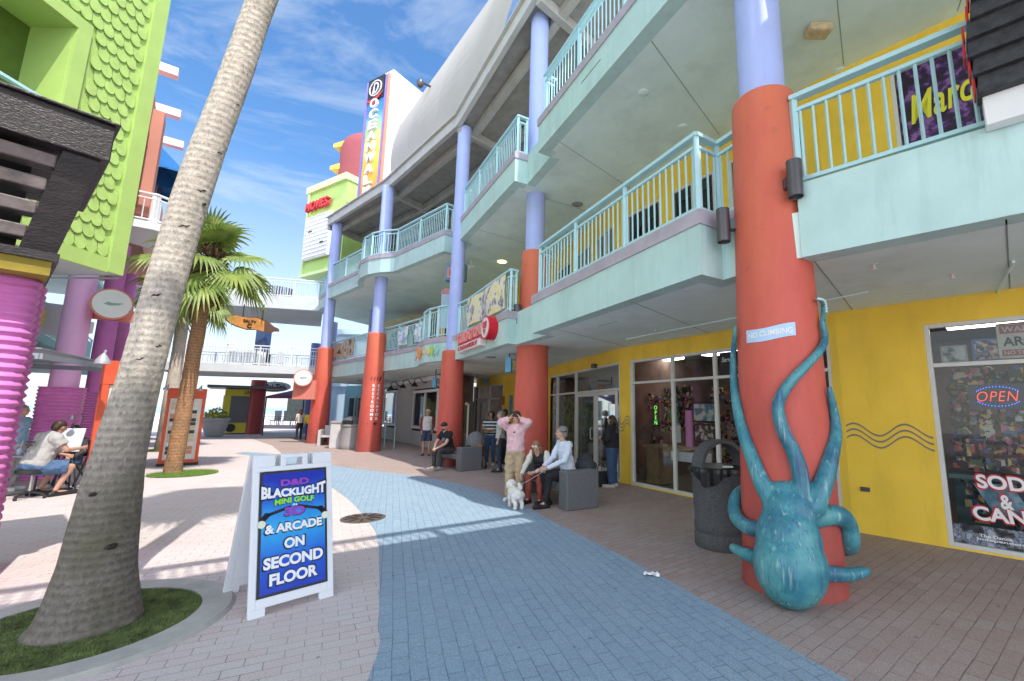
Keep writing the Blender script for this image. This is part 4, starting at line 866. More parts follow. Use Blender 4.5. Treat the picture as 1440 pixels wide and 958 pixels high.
for a, b, lab in ((560, 573, 'small pale blue sign on the balcony rail left of the round balcony'), (583, 592, 'narrow pale sign on the rail where the round balcony begins')):
    banner(FCS, FCS.hit(a, 470)[0], FCS.hit(b, 470)[0], 4.25, 5.0, .0, SPECK('pale printed sign ' + str(a), [(0, (.5, .62, .72)), (.4, (.75, .8, .8)), (.7, (.25, .42, .55))], 5, .5, False), 'banner', lab)
# colourful fish-shaped letters
FF = Frame((-5.21, 15.72), (-3.8, 14.35)); t = thing('fish_letters', 'row of small orange yellow and green fish shaped letters on the rounded balcony edge', 'sign', (*FF.pt(.8, 3.6, .3),), world=True)
for i, (px, c) in enumerate(((589, (.75, .3, .12)), (599, (.8, .55, .3)), (604, (.75, .68, .12)), (609, (.35, .6, .2)), (616, (.3, .62, .55)))):
    mb = MB(); q = at_y(px, 495 - i * .3 + (3 if i == 0 else 0), [15.45, 14.75, 14.6, 14.5, 14.3][i]); k = [1.5, .8, .8, 1.1, 1.2][i]
    o2 = lambda x, z: (q.x + x * .75 * k, q.y - .05 - x * .6 * k, q.z + z * k)
    mb.face([o2(-.10, .12), o2(.02, .17), o2(.10, .02), o2(.02, -.14), o2(-.06, -.06), o2(-.13, -.16), o2(-.05, .02)]); o = mb.build('fish', P('fish paint %d' % i, c, .5, .1, 5), t)
    sm = o.modifiers.new('s', 'SOLIDIFY'); sm.thickness = .04
# hanging blade signs
m_sky = P('sky blue sign paint', (.16, .50, .80), .5, .06, 3)
def blade(px0, py0, py1, D, w_, label, pic):
    p = at_y(px0, py0, D); q = at_y(px0, py1, D); t = thing('blade_sign', label, 'sign', (p.x, p.y, q.z), world=True)
    mb = MB(); mb.box(p.x, p.x + .16, p.y, p.y + w_, q.z, p.z); mb.build('case', m_sky, t, bevel=.01)
    mb = MB(); mb.face([(p.x + .03 + .162, p.y - .004, q.z + .06), (p.x + .8, p.y + .3, q.z + .06), (p.x + .8, p.y + .3, p.z - .05), (p.x + .192, p.y - .004, p.z - .05)]); mb.build('sign_face', pic, t)
    mb = MB(); mb.bar((p.x + .1, p.y + .1, p.z), (p.x + .1, p.y + .1, Z2), .03, .03); mb.bar((p.x + .1, p.y + .1, p.z + .12), (p.x + .8, p.y + .3, p.z + .12), .03, .03); mb.build('hanger', m_black, t)
blade(711, 502, 523, 12.4, .35, 'sky blue hanging blade sign left of the nearer two tone column', m_ban2)
blade(608, 531, 545, 17.6, .4, 'sky blue hanging blade sign above the clapboard shop window', m_ban2)
p = at_y(627, 371, 15.6); q = at_y(640, 394, 15.6); t = thing('hanging_sign', 'blue framed hanging sign with red panel under the top balcony', 'sign', (p.x, p.y, q.z), world=True)
mb = MB(); mb.box(p.x, q.x + .35, p.y, p.y + .3, q.z, p.z); mb.build('case', P('blue sign case', (.12, .25, .38), .5, .1, 3), t); mb = MB(); mb.box(p.x + .08, q.x + .3, p.y - .03, p.y - .002, q.z + .08, p.z - .14); mb.build('panel', P('red print', (.7, .22, .15), .5, .1, 3), t)
text('lettering', 'PIZZA', .2, Matrix(((1, 0, 0, (p.x + q.x) / 2 + .2), (0, 0, -1, p.y - .032), (0, 1, 0, (p.z + q.z) / 2 - .03), (0, 0, 0, 1))), m_bk, t, .004, .02, fit=(.45, .2)); mb = MB(); mb.bar((p.x + .2, p.y + .1, p.z), (p.x + .2, p.y + .1, Z3), .04, .04); mb.build('hanger', m_black, t)
p = at_y(617, 484, 17.3); q = at_y(634, 402, 17.3); t = thing('ice_cream_sign', 'pale blue upright ice cream stall panel with pink scoop behind the round balcony rail', 'sign', (p.x, p.y, 4.1), world=True)
mb = MB(); mb.box(p.x, q.x, p.y, p.y + .12, 4.9, q.z - .35); mb.build('panel', P('powder blue panel', (.48, .66, .82), .5, .05, 3), t)
mb = MB(); mb.tube([((p.x + q.x) / 2, p.y + .02, q.z - .3), ((p.x + q.x) / 2, p.y + .10, q.z - .3)], .2, 24); mb.build('scoop', P('pink scoop', (.72, .32, .36), .5, .1, 5), t); mb = MB(); mb.box(p.x, p.x + .18, p.y, p.y + .1, 4.1, 4.9); mb.build('base', P('orange base', (.8, .45, .06), .5, .1, 4), t); mb = MB(); mb.box(p.x + .2, q.x, p.y + .02, p.y + .1, 4.1, 4.9); mb.build('counter', m_black, t)
p = at_y(640, 480, 16.6); mb = MB(); mb.box(p.x, p.x + .3, p.y, p.y + .3, 4.1, 5.25); tag(mb.build('vending_panel', P('red cabinet', (.5, .07, .08), .5, .1, 3), bevel=.02), 'red cabinet behind the balcony rail right of the ice cream panel', 'cabinet')
# small oval sign over the far door, wall lantern, notice
a, z = FE.hit(684, 536); mb = MB(); n = 24; mb.face([FE.pt(a + .42 * math.cos(2 * math.pi * k / n), z + .13 * math.sin(2 * math.pi * k / n), .04) for k in range(n)]); tag(mb.build('oval_sign', m_sky), 'small blue oval sign above the far shop door', 'sign')
a, z = FD.hit(711, 563); t = thing('wall_lantern', 'small bronze wall lantern right of the far shop door', 'lamp', (*FD.pt(a, z, .1),), world=True); mb = MB(); mb.fbox(FD, a - .11, a + .11, z - .2, z + .18, .03, .26); mb.build('body', P('bronze', (.25, .14, .05), .5, .2, 5), t, bevel=.03)
a, z = FD.hit(719, 570); mb = MB(); mb.fbox(FD, a - .14, a + .16, z - .42, z + .42, .01, .04); tag(mb.build('notice_board', P('blue notice', (.16, .3, .5), .5, .3, 5)), 'blue notice board on the yellow wall beside the two tone column', 'sign')
p = at_y(655, 600, 17.5); t = thing('coat_sign_stand', 'tall black framed stand with a small lit lamp beside the far red column', 'sign stand', (p.x, p.y, 0), world=True); mb = MB(); mb.box(p.x - .05, p.x + .28, p.y, p.y + .05, .3, 2.05); mb.build('frame', m_black, t); mb = MB(); mb.box(p.x + .04, p.x + .1, p.y - .03, p.y - .002, .3, 1.95); mb.ell((p.x, p.y - .06, 1.95), (.06, .06, .06)); mb.build('lamp', P('cream tube', (.75, .68, .5), .5, .1, 4), t)
mb = MB(); p = on_z(540, 630); mb.tube([(p.x, p.y, 0), (p.x, p.y, 1.0)], .02, 8); mb.tube([(p.x + .55, p.y - .3, 0), (p.x + .55, p.y - .3, 1.0)], .02, 8); mb.tube([(p.x, p.y, 1.0), (p.x + .55, p.y - .3, 1.0)], .02, 8); tag(mb.build('hand_rail', m_rail), 'short pale blue handrail hoop beside the lettered red column', 'rail')
# top right shingled sign edge
s1f = Frame(S1[1], S1[0]); a_, zz = s1f.hit(1386, 185); t = thing('shingled_sign', 'stepped black shingled sign with red edges and white foot at top right', 'sign', (*s1f.pt(a_, 4.2, .1),), world=True)
m_shin = P('black worn shingle', (.05, .05, .055), .7, .5, 12, .5, 40)
z0 = s1f.hit(1400, 185)[1]; z1 = s1f.hit(1400, 145)[1]; mb = MB(); mb.fbox(s1f, a_, a_ + .30, z0, z1 + .1, .03, .16); mb.build('foot', m_white, t, bevel=.006)
for k in range(7):
    zb = z1 + k * .17; jit = [.0, -.012, -.03, -.02, .02, .04, .05][k]; mb = MB(); mb.box8([s1f.pt(a_ - .03 + jit, zb, .26), s1f.pt(a_ + 1.2, zb, .26), s1f.pt(a_ + 1.2, zb, .03), s1f.pt(a_ - .03 + jit, zb, .03), s1f.pt(a_ - .01 + jit, zb + .19, .20), s1f.pt(a_ + 1.2, zb + .19, .20), s1f.pt(a_ + 1.2, zb + .19, .03), s1f.pt(a_ - .01 + jit, zb + .19, .03)])
    o = mb.build('shingle', m_shin, t, bevel=.008); mb = MB(); mb.fbox(s1f, a_ - .045 + jit, a_ - .032 + jit, zb + .03, zb + .17, .05, .2); mb.build('red_edge', m_crim, o)
# upstairs window banner and unlit neon
t = thing('window_banner', 'purple glitter banner with yellow script lettering in the upstairs window', 'banner', (*FA.pt(u0 + 1, 5.7, -.02),), world=True)
mb = MB(); mb.face([FA.pt(u0 + .07, 5.68, -.03), FA.pt(u0 + 1.2, 5.68, -.03), FA.pt(u0 + 1.2, 6.88, -.03), FA.pt(u0 + .07, 6.88, -.03)]); mb.build('cloth', SPECK('purple glitter', [(.3, (.015, .005, .02)), (.5, (.03, .008, .06)), (.64, (.09, .02, .16)), (.8, (.22, .1, .3))], 9, .5, False), t)
text('lettering', 'Mardi', .55, FA.mat(u0 + .60, 6.24, -.015) @ Matrix.Rotation(R(6), 4, 'Z'), P('yellow script', (.75, .72, .04), .5, .05, 5), t, .004, .012, shear=.35, fit=(.86, .46))
t = thing('neon_sign', 'unlit oval pizza neon sign in the upstairs window', 'sign', (*FA.pt(u0 + 1, 5, -.02),), world=True)
mb = MB(); n = 36; pts = [FA.pt(u0 + .62 + .45 * math.cos(2 * math.pi * k / n), 5.12 + .32 * math.sin(2 * math.pi * k / n), -.03) for k in range(n + 1)]; mb.tube(pts, .012, 6); m_neo = P('grey neon tube', (.22, .30, .28), .4, .1, 5); mb.build('ring', m_neo, t); text('lettering', 'PIZZA', .3, FA.mat(u0 + .62, 5.12, -.03), m_neo, t, .003, -.01, fit=(.62, .25))

# ------------------------------------------------------------------ shop window contents
def framed(F, s0, s1, z0, z1, d, mat, frame, name, label, cat='picture', rot=0):
    t = thing(name, label, cat, (*F.pt((s0 + s1) / 2, z0, d),), world=True)
    mb = MB(); mb.fbox(F, s0, s1, z0, z1, d - .03, d); mb.build('frame', frame, t)
    mb = MB(); e = min(s1 - s0, z1 - z0) * .09; mb.face([F.pt(s0 + e, z0 + e, d + .003), F.pt(s1 - e, z0 + e, d + .003), F.pt(s1 - e, z1 - e, d + .003), F.pt(s0 + e, z1 - e, d + .003)]); mb.build('print', mat, t); return t
def fx(F, x0, y0, x1, y1): a, za = F.hit(x0, y0); b, zb = F.hit(x1, y1); return min(a, b), max(a, b), min(za, zb), max(za, zb)
q = fx(FA, 1322, 511, 1358, 491); framed(FA, q[0], q[1], 2.42, 2.66, -.22, SPECK('grey print', [(.3, (.03, .03, .035)), (.5, (.25, .28, .3)), (.7, (.5, .55, .55))], 6, .5, False), P('grey card', (.3, .33, .34), .6, .1, 5), 'picture', 'black and white picture in the top of the candy shop window')
q = fx(FA, 1368, 508, 1405, 480); framed(FA, q[0], q[1], 2.42, 2.72, -.22, SPECK('busy print', [(0, (.03, .03, .05)), (.3, (.4, .35, .3)), (.5, (.1, .14, .3)), (.7, (.55, .5, .45)), (.9, (.3, .08, .06))], 26, .5), P('blue card', (.06, .16, .42), .5, .1, 5), 'picture', 'blue bordered crowded picture in the top of the candy shop window')
q = fx(FA, 1406, 506, 1440, 462); ws = thing('warning_sign', 'worn white warning sign with red bands in the candy shop window', 'sign', (*FA.pt(q[0], 2.42, -.2),), world=True)
w0 = q[0]; w1 = w0 + .62; mb = MB(); mb.fbox(FA, w0, w1, 2.44, 2.90, -.24, -.2); mb.build('panel', P('worn white sign', (.6, .58, .52), .6, .2, 14), ws)
mb = MB(); mb.fbox(FA, w0 + .03, w1 - .03, 2.76, 2.87, -.199, -.196); mb.fbox(FA, w0 + .03, w1 - .03, 2.47, 2.55, -.199, -.196); mb.build('red_band', P('faded red band', (.42, .10, .08), .6, .2, 12), ws)
for tx, zc, hh, mt in (('WARNING', 2.815, .075, P('worn white sign', 0)), ('AREA 51', 2.655, .12, m_bk), ('NO TRESPASSING', 2.51, .05, P('worn white sign', 0))): text('lettering', tx, .1, FA.mat((w0 + w1) / 2, zc, -.193), mt, ws, .001, .02, fit=(w1 - w0 - .1, hh))
# neon OPEN
ot = thing('neon_sign', 'lit red and blue oval open sign hanging in the candy shop window', 'sign', (*FA.pt(wA + .7, 1.9, -.15),), world=True)
q = fx(FA, 1356, 578, 1438, 540); oc, oz = (FA.hit(1402, 557)); ow = (FA.hit(1436, 557)[0] - FA.hit(1366, 557)[0]) / 2
mb = MB(); mb.fbox(FA, oc - ow * 1.2, oc + ow * 1.2, oz - .16, oz + .16, -.2, -.17); mb.build('panel', P('navy sign board', (.02, .035, .06), .4, .2, 5), ot)
mb = MB(); mb2 = []
for k in range(44):
    a = 2 * math.pi * k / 44
    if abs(math.sin(a)) > .42: mb.ell(FA.pt(oc + ow * 1.0 * math.cos(a), oz + .125 * math.sin(a), -.16), (.007, .007, .007), None, 6, 4)
o = mb.build('blue_bulbs', EMIT('blue led', (.06, .16, 1), 3), ot); o['kind'] = 'stuff'
text('lettering', 'OPEN', .2, FA.mat(oc, oz, -.16), EMIT('red led', (1, .06, .03), 2.2), ot, .004, -.022, shear=.25, spacing=1.1, fit=(ow * 1.72, .125))
o2 = thing('neon_sign', 'lit green vertical open sign in the shop window left of the dark bin', 'sign', (*FB.pt(b0 + .3, 1.5, -.15),), world=True)
a, zc = FB.hit(915, 584); mb = MB(); mb.fbox(FB, a - .075, a + .075, zc - .25, zc + .25, -.2, -.17); mb.build('panel', P('dark sign board', (.03, .03, .08), .4, .1, 5), o2)
for i, ch in enumerate('OPEN'): text('letter', ch, .13, FB.mat(a, zc + .17 - i * .115, -.16) @ Matrix.Rotation(R(-90) * 0, 4, 'Z'), EMIT('green led', (.25, 1, .12), 1.3), o2, .003, .0)
mb = MB(); mb.fbox(FB, a + .14, a + .40, zc - .12, zc + .16, -.5, -.47)
tag(mb.build('green_menu_panel', SPECK('green menu', [(0, (.02, .12, .05)), (.4, (.12, .55, .22)), (.7, (.02, .15, .1))], 30, .5)), 'green lit menu panel beside the vertical open sign', 'panel')
# SODA & CANDY lettering
sc_t = thing('window_lettering', 'white and red soda and candy lettering on the lower candy shop window', 'sign', (*FA.pt(wA + .5, 1, -.03),), world=True)
for body, px, py, hh, w_ in (('SODA', 1432, 682, .17, .62), ('&', 1413, 707, .17, .12), ('CANDY', 1440, 730, .17, .82)):
    a, z = FA.hit(px, py); a = {'SODA': FA.hit(1373, py)[0] + w_ / 2, '&': FA.hit(1416, py)[0], 'CANDY': FA.hit(1369, py)[0] + w_ / 2}[body]
    text('lettering', body, .2, FA.mat(a, z, -.036), m_crim, sc_t, .0005, .06, fit=(w_ + .035, hh + .035), shear=-.1); text('lettering', body, .2, FA.mat(a, z, -.033), m_white, sc_t, .0005, .03, fit=(w_, hh), shear=-.1)
q = FA.hit(1345, 745); mb = MB(); mb.face([FA.pt(wA + .06, .09, -.045), FA.pt(wA + 1.85, .09, -.045), FA.pt(wA + 1.85, q[1] + .08, -.045), FA.pt(wA + .06, q[1] + .08, -.045)])
o = thing('window_decal', 'dark collage decal with white lettering along the bottom of the candy shop window', 'decal', (*FA.pt(wA + .6, .1, -.04),), world=True); mb.build('print', SPECK('dark collage', [(.2, (.01, .01, .015)), (.45, (.05, .06, .08)), (.58, (.3, .3, .32)), (.66, (.03, .05, .12)), (.8, (.35, .4, .45))], 8, .5, False), o)
for tx, px, py, w_ in (('The Dance', 1400, 757, .3), ('Independent', 1409, 764, .45), ('Daytona Beach, FL', 1378, 771, .42)): a, z = FA.hit(px, py); text('lettering', tx, .1, FA.mat(a, z, -.04), m_white, o, .0005, .02, fit=(w_, .04))
q = FA.hit(1410, 708); mb = MB(); c_a, c_z = q; mb.face([FA.pt(c_a - .26, c_z + .2, -.12), FA.pt(c_a - .08, c_z - .18, -.12), FA.pt(c_a + .26, c_z - .16, -.12), FA.pt(c_a + .1, c_z + .22, -.12)])
tag(mb.build('poster', SPECK('pale blue poster', [(.3, (.12, .25, .36)), (.5, (.35, .5, .58)), (.65, (.5, .55, .5)), (.8, (.1, .1, .12))], 4, .5, False)), 'tilted pale blue poster behind the soda and candy lettering', 'poster')
# goods behind the glass
goods = SPECK('jumbled goods', [(0, (.02, .015, .015)), (.3, (.40, .07, .05)), (.42, (.10, .16, .06)), (.52, (.62, .44, .12)), (.62, (.07, .15, .36)), (.72, (.55, .52, .48)), (.8, (.03, .03, .03)), (.9, (.62, .2, .3))], 13, .5)
def goods_pile(F, s0, s1, z0, z1, d, n, seed, label):
    rg_ = random.Random(seed); mb = MB()
    for _ in range(n):
        s = rg_.uniform(s0, s1); z = rg_.uniform(z0, z1); w_ = rg_.uniform(.05, .2); h_ = rg_.uniform(.05, .2); dd_ = d - rg_.uniform(0, .5)
        if rg_.random() < .3: mb.ell(F.pt(s, z + h_ / 2, dd_), (w_ / 2, w_ / 2, h_ / 2), None, 8, 6)
        else: mb.fbox(F, s, s + w_, z, z + h_, dd_ - .06, dd_)
    o = mb.build('shop_goods', goods); return tag(o, label, 'goods', None, 'stuff')
goods_pile(FA, wA + .1, wA + 2.4, .95, 1.2, -.35, 180, 4, 'jumbled toys and sweets heaped on the candy shop display')
goods_pile(FA, wA + .1, wA + 2.4, 1.2, 2.3, -.75, 330, 5, 'hanging souvenirs deep in the candy shop'); goods_pile(FA, wA + .1, wA + 2.4, .1, .8, -.5, 110, 6, 'boxes stored under the candy shop display')
goods_pile(FB, b0 + .3, b0 + .85, 1.25, 2.2, -.7, 110, 8, 'bright souvenirs on the rack behind the green open sign'); goods_pile(FB, b0 + 1.0, b0 + 3.4, .5, 2.2, -1.4, 260, 9, 'stock on the shelves deep in the middle shop'); goods_pile(FC, c0 + .1, c1 - .1, .3, 2.2, -1.0, 300, 10, 'stock behind the double doors')
mb = MB(); mb.fbox(FA, wA + .05, wA + 2.5, .86, .92, -.9, -.3); mb.fbox(FA, wA + .05, wA + 2.5, .05, .86, -.9, -.86); tag(mb.build('display_counter', P('teal shelf', (.10, .2, .2), .5, .2, 5), bevel=.006), 'dark display counter inside the candy shop window', 'counter')
mb = MB(); mb.fbox(FB, b0 + .1, b0 + 1.6, .88, .94, -.9, -.3); mb.fbox(FB, b0 + .1, b0 + .5, .05, .88, -.85, -.4); tag(mb.build('display_counter', P('wood shelf', (.3, .2, .1), .5, .2, 5)), 'wooden counter inside the middle shop window', 'counter')
q = fx(FB, 931, 617, 944, 603); mb = MB(); mb.fbox(FB, FB.hit(932, 612)[0], FB.hit(944, 612)[0], 1.05, 1.42, -.3, -.29); tag(mb.build('paper_notice', m_white), 'white paper notice in the shop window below the green sign', 'notice')
q = fx(FB, 963, 594, 995, 565); framed(FB, q[0], q[1], q[2], q[3], -.25, SPECK('grey blue sketch', [(.35, (.12, .2, .26)), (.5, (.25, .36, .42)), (.62, (.6, .58, .5))], 7, .5, False), m_black, 'picture', 'blue grey framed picture with two pale figures in the shop window behind the dark bin')
q = fx(FB, 965, 622, 995, 597); framed(FB, q[0], q[1], q[2], q[3], -.25, SPECK('brown sketch', [(.35, (.06, .04, .03)), (.5, (.16, .10, .07)), (.62, (.55, .5, .42))], 7, .5, False), m_black, 'picture', 'brown framed picture with two pale figures below the blue grey picture')
a = FB.hit(957, 600)[0]; mb = MB(); mb.fbox(FB, a - .06, a + .09, .98, 1.75, -.3, -.2); tag(mb.build('pink_bag_roll', P('pink mesh', (.75, .3, .55), .6, .3, 40), bevel=.03), 'pink hanging strip in the middle of the shop window', 'display')
a = FB.hit(940, 645)[0]; mb = MB(); mb.fbox(FB, a - .12, a + .75, .66, .86, -.5, -.2); tag(mb.build('table_cloth', P('white cloth', (.7, .7, .74), .8, .1, 5), bevel=.02), 'white cloth over the low table in the shop window', 'cloth')
a0_, a1_ = FB.hit(1010, 500)[0], FB.hit(1010, 500)[0] + .98; t = thing('transom_sign', 'black transom sign with white script above the shop window behind the octopus column', 'sign', (*FB.pt(a0_, 2.5, -.03),), world=True)
mb = MB(); mb.face([FB.pt(a0_, 2.45, -.035), FB.pt(a1_, 2.45, -.035), FB.pt(a1_, 2.88, -.035), FB.pt(a0_, 2.88, -.035)]); mb.build('panel', m_black, t); text('lettering', 'Serving', .15, FB.mat(a0_ + .22, 2.72, -.03), m_white, t, .001, 0, shear=.3, fit=(.34, .12)); text('lettering', 'Ice Cream', .15, FB.mat(a0_ + .55, 2.56, -.03), m_white, t, .001, 0, shear=.3, fit=(.4, .1))
# posters on the double doors and window
m_post = [SPECK('green figure poster', [(.35, (.05, .05, .03)), (.48, (.35, .38, .03)), (.6, (.55, .5, .08)), (.72, (.1, .25, .25))], 5, .5, False), SPECK('dark candle poster', [(.4, (.03, .01, .04)), (.52, (.12, .04, .1)), (.6, (.5, .4, .1)), (.7, (.05, .1, .2))], 8, .5, False), SPECK('red flowered poster', [(.4, (.12, .01, .02)), (.55, (.3, .03, .05)), (.65, (.5, .4, .4))], 9, .5, False)]
for (x0, y0, x1, y1, mt, lab) in ((785, 635, 806, 556, m_post[0], 'yellow green figure poster in the window left of the double doors'), (813, 612, 835, 562, m_post[0], 'tall yellow poster on the left glass door'), (842, 606, 866, 562, m_post[1], 'dark poster with yellow dots on the right glass door'), (772.5, 640, 781, 558, m_post[2], 'dark red flowered panel beside the two tone column')):
    q = fx(FC, x0, y0, x1, y1); mb = MB(); mb.face([FC.pt(q[0], q[2], -.12), FC.pt(q[1], q[2], -.12), FC.pt(q[1], q[3], -.12), FC.pt(q[0], q[3], -.12)]); tag(mb.build('poster', mt), lab, 'poster')
q = fx(FC, 814, 640, 833, 622); mb = MB(); mb.fbox(FC, q[0], q[1], .45, .78, -.4, -.3); tag(mb.build('white_box', m_white, bevel=.01), 'white box behind the left glass door', 'box')
# clothes in clapboard shop window
q = FG.hit(552, 580); mb = MB(); mb.fbox(FG, q[0] - .1, q[0] + .5, 1.1, 2.0, -.5, -.4); mb.fbox(FG, q[0] - .9, q[0] - .3, .85, 1.4, -.5, -.4, 1); tag(mb.build('hung_clothes', [P('lime shirt', (.6, .8, .05), .7, .1, 5), P('grey shirt', (.4, .45, .5), .7, .1, 5)]), 'lime green and grey shirts hung in the small clapboard shop window', 'clothes')
#@@NEXT2
# ------------------------------------------------------------------ palms
def bark(name, cols, ring, rough=.9, low=1.0, high=1.0):
    m, nt, b = nodes_of(name); N = nt.nodes; tc = N.new('ShaderNodeTexCoord')
    mp = N.new('ShaderNodeMapping'); mp.inputs['Scale'].default_value = (4, 4, 2.6); link(nt, tc.outputs['Object'], mp.inputs[0])
    n = N.new('ShaderNodeTexNoise'); n.inputs['Scale'].default_value = 7; n.inputs['Detail'].default_value = 12; n.inputs['Roughness'].default_value = .72; link(nt, mp.outputs[0], n.inputs['Vector'])
    sx = N.new('ShaderNodeSeparateXYZ'); link(nt, tc.outputs['Object'], sx.inputs[0])
    w_ = N.new('ShaderNodeMath'); w_.operation = 'MULTIPLY_ADD'; link(nt, n.outputs[0], w_.inputs[0]); w_.inputs[1].default_value = .07; link(nt, sx.outputs[2], w_.inputs[2])
    s_ = N.new('ShaderNodeMath'); s_.operation = 'MULTIPLY'; link(nt, w_.outputs[0], s_.inputs[0]); s_.inputs[1].default_value = ring
    sn = N.new('ShaderNodeMath'); sn.operation = 'SINE'; link(nt, s_.outputs[0], sn.inputs[0])
    a = N.new('ShaderNodeMath'); a.operation = 'MULTIPLY_ADD'; link(nt, sn.outputs[0], a.inputs[0]); a.inputs[1].default_value = .045; link(nt, n.outputs[0], a.inputs[2])
    c = ramp(nt, a.outputs[0], cols)
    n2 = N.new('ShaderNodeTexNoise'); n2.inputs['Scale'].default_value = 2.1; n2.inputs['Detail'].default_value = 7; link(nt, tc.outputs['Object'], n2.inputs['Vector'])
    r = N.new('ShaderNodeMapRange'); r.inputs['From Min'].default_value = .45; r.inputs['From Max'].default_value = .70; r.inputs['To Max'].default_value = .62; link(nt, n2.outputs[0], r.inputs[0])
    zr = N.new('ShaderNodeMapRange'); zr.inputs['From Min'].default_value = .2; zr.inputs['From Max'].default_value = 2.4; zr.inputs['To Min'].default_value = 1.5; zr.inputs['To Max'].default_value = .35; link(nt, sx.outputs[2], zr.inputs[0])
    zv = N.new('ShaderNodeMapRange'); zv.inputs['From Min'].default_value = .9; zv.inputs['From Max'].default_value = 2.2; zv.inputs['To Min'].default_value = low; zv.inputs['To Max'].default_value = high; link(nt, w_.outputs[0], zv.inputs[0]); cs = N.new('ShaderNodeVectorMath'); cs.operation = 'SCALE'; link(nt, c, cs.inputs[0]); link(nt, zv.outputs[0], cs.inputs['Scale']); c = cs.outputs[0]  # scales bark by height: mossy, shaded foot and sunlit upper trunk painted in
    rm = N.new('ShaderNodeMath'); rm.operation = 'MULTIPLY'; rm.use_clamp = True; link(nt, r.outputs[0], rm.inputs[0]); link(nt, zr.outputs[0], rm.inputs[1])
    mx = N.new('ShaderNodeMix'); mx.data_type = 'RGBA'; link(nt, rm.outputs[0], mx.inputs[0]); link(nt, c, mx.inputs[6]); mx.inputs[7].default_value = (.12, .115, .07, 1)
    link(nt, mx.outputs[2], b.inputs['Base Color']); b.inputs['Roughness'].default_value = rough; b.inputs['Specular IOR Level'].default_value = .15
    bp = N.new('ShaderNodeBump'); bp.inputs['Strength'].default_value = .9; bp.inputs['Distance'].default_value = .025; link(nt, a.outputs[0], bp.inputs['Height']); link(nt, bp.outputs[0], b.inputs['Normal'])
    return m
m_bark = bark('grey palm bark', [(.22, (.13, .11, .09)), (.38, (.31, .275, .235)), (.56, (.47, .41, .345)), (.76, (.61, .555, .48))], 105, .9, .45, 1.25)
m_bark2 = bark('tan palm bark', [(.25, (.09, .045, .025)), (.42, (.27, .14, .07)), (.6, (.42, .24, .13)), (.8, (.55, .38, .25))], 80)
m_crack = P('dark bark crack', (.03, .025, .02), .9, .3, 20)
def trunk(name, path, mat, par, n=44, seg=7, rough=.02, seed=1, gain=1):
    pts = smoothpath([p[:3] for p in path], seg); rr = []
    for i in range(len(path) - 1):
        for k in range(seg): rr.append(path[i][3] + (path[i + 1][3] - path[i][3]) * k / seg)
    rr.append(path[-1][3]); dense = []; rad = []
    for i in range(len(pts) - 1):
        m_ = max(1, int((pts[i + 1] - pts[i]).length / .035))
        for k in range(m_): dense.append(pts[i].lerp(pts[i + 1], k / m_)); rad.append(rr[i] + (rr[i + 1] - rr[i]) * k / m_)
    dense.append(pts[-1]); rad.append(rr[-1]); mb = MB(); mb.tube(dense, rad, n)
    for i, v in enumerate(mb.v):
        k = i // n
        if k >= len(dense): break
        c = dense[k]; d = V(v) - c; f = 1 + rough / max(rad[k], .05) * (mnoise.noise(V((v[0] * 3.2 + seed, v[1] * 3.2, v[2] * 1.4))) * 1.6 + mnoise.noise(V((v[0] * 17, v[1] * 17, v[2] * 9 + seed))) * .3 + .05 * math.sin(v[2] * 62 + 3 * mnoise.noise(V((v[0] * 5, v[1] * 5, v[2]))))) * gain
        mb.v[i] = tuple(c + d * f)
    return mb.build(name, mat, par, smooth=True)
def fan_leaf(mb, base, az, el, plen, size, rnd, droop=.5, mi=0):
    """palmate fan: petiole then folded blades radiating from the hub"""
    d = V((math.cos(az) * math.cos(el), math.sin(az) * math.cos(el), math.sin(el))); pts = []
    for k in range(6): t_ = k / 5; pts.append(base + d * (plen * t_) - V((0, 0, plen * .22 * t_ * t_)))
    mb.tube(pts, [.022, .02, .017, .014, .012, .010], 5, 2)
    hub = pts[-1]; ax = (pts[-1] - pts[-2]).normalized(); side = ax.cross(V((0, 0, 1))).normalized(); nrm = side.cross(ax)
    nb = 30; roll = rnd.uniform(-.5, .5); side = (side * math.cos(roll) + nrm * math.sin(roll)); nrm = side.cross(ax)
    for i in range(nb):
        a = (i + .5) / nb * 2 - 1; th = a * R(128); L = size * (1 - .28 * abs(a) ** 1.5) * rnd.uniform(.9, 1.06)
        dd = ax * math.cos(th) + side * math.sin(th); w_ = size * .047; pv = dd.cross(nrm).normalized(); prev = None
        bl = rnd.uniform(.75, 1.3)
        for k, (f, ww) in enumerate(((.03, .3), (.35, 1.0), (.62, .95), (.84, .42), (1.0, .04))):
            p = hub + dd * (L * f) + nrm * (L * .14 * math.sin(f * 2.6)) - V((0, 0, droop * L * bl * max(0, f - .35) ** 2 * 1.5))
            q = (p - pv * w_ * ww, p + nrm * w_ * .55 * ww, p + pv * w_ * ww)
            if prev: mb.face([prev[0], q[0], q[1], prev[1]], mi); mb.face([prev[1], q[1], q[2], prev[2]], mi)
            prev = q
def leafmat(name, c1, c2):
    m, nt, b = nodes_of(name); N = nt.nodes; tc = N.new('ShaderNodeTexCoord'); n = N.new('ShaderNodeTexNoise'); n.inputs['Scale'].default_value = 2.4; n.inputs['Detail'].default_value = 4; link(nt, tc.outputs['Object'], n.inputs['Vector'])
    c = ramp(nt, n.outputs[0], [(.3, c1), (.7, c2)]); link(nt, c, b.inputs['Base Color']); b.inputs['Roughness'].default_value = .42
    t_ = N.new('ShaderNodeBsdfTranslucent'); link(nt, c, t_.inputs[0]); mx = N.new('ShaderNodeMixShader'); mx.inputs[0].default_value = .38; o = N['Material Output']; link(nt, b.outputs[0], mx.inputs[1]); link(nt, t_.outputs[0], mx.inputs[2]); link(nt, mx.outputs[0], o.inputs[0]); return m
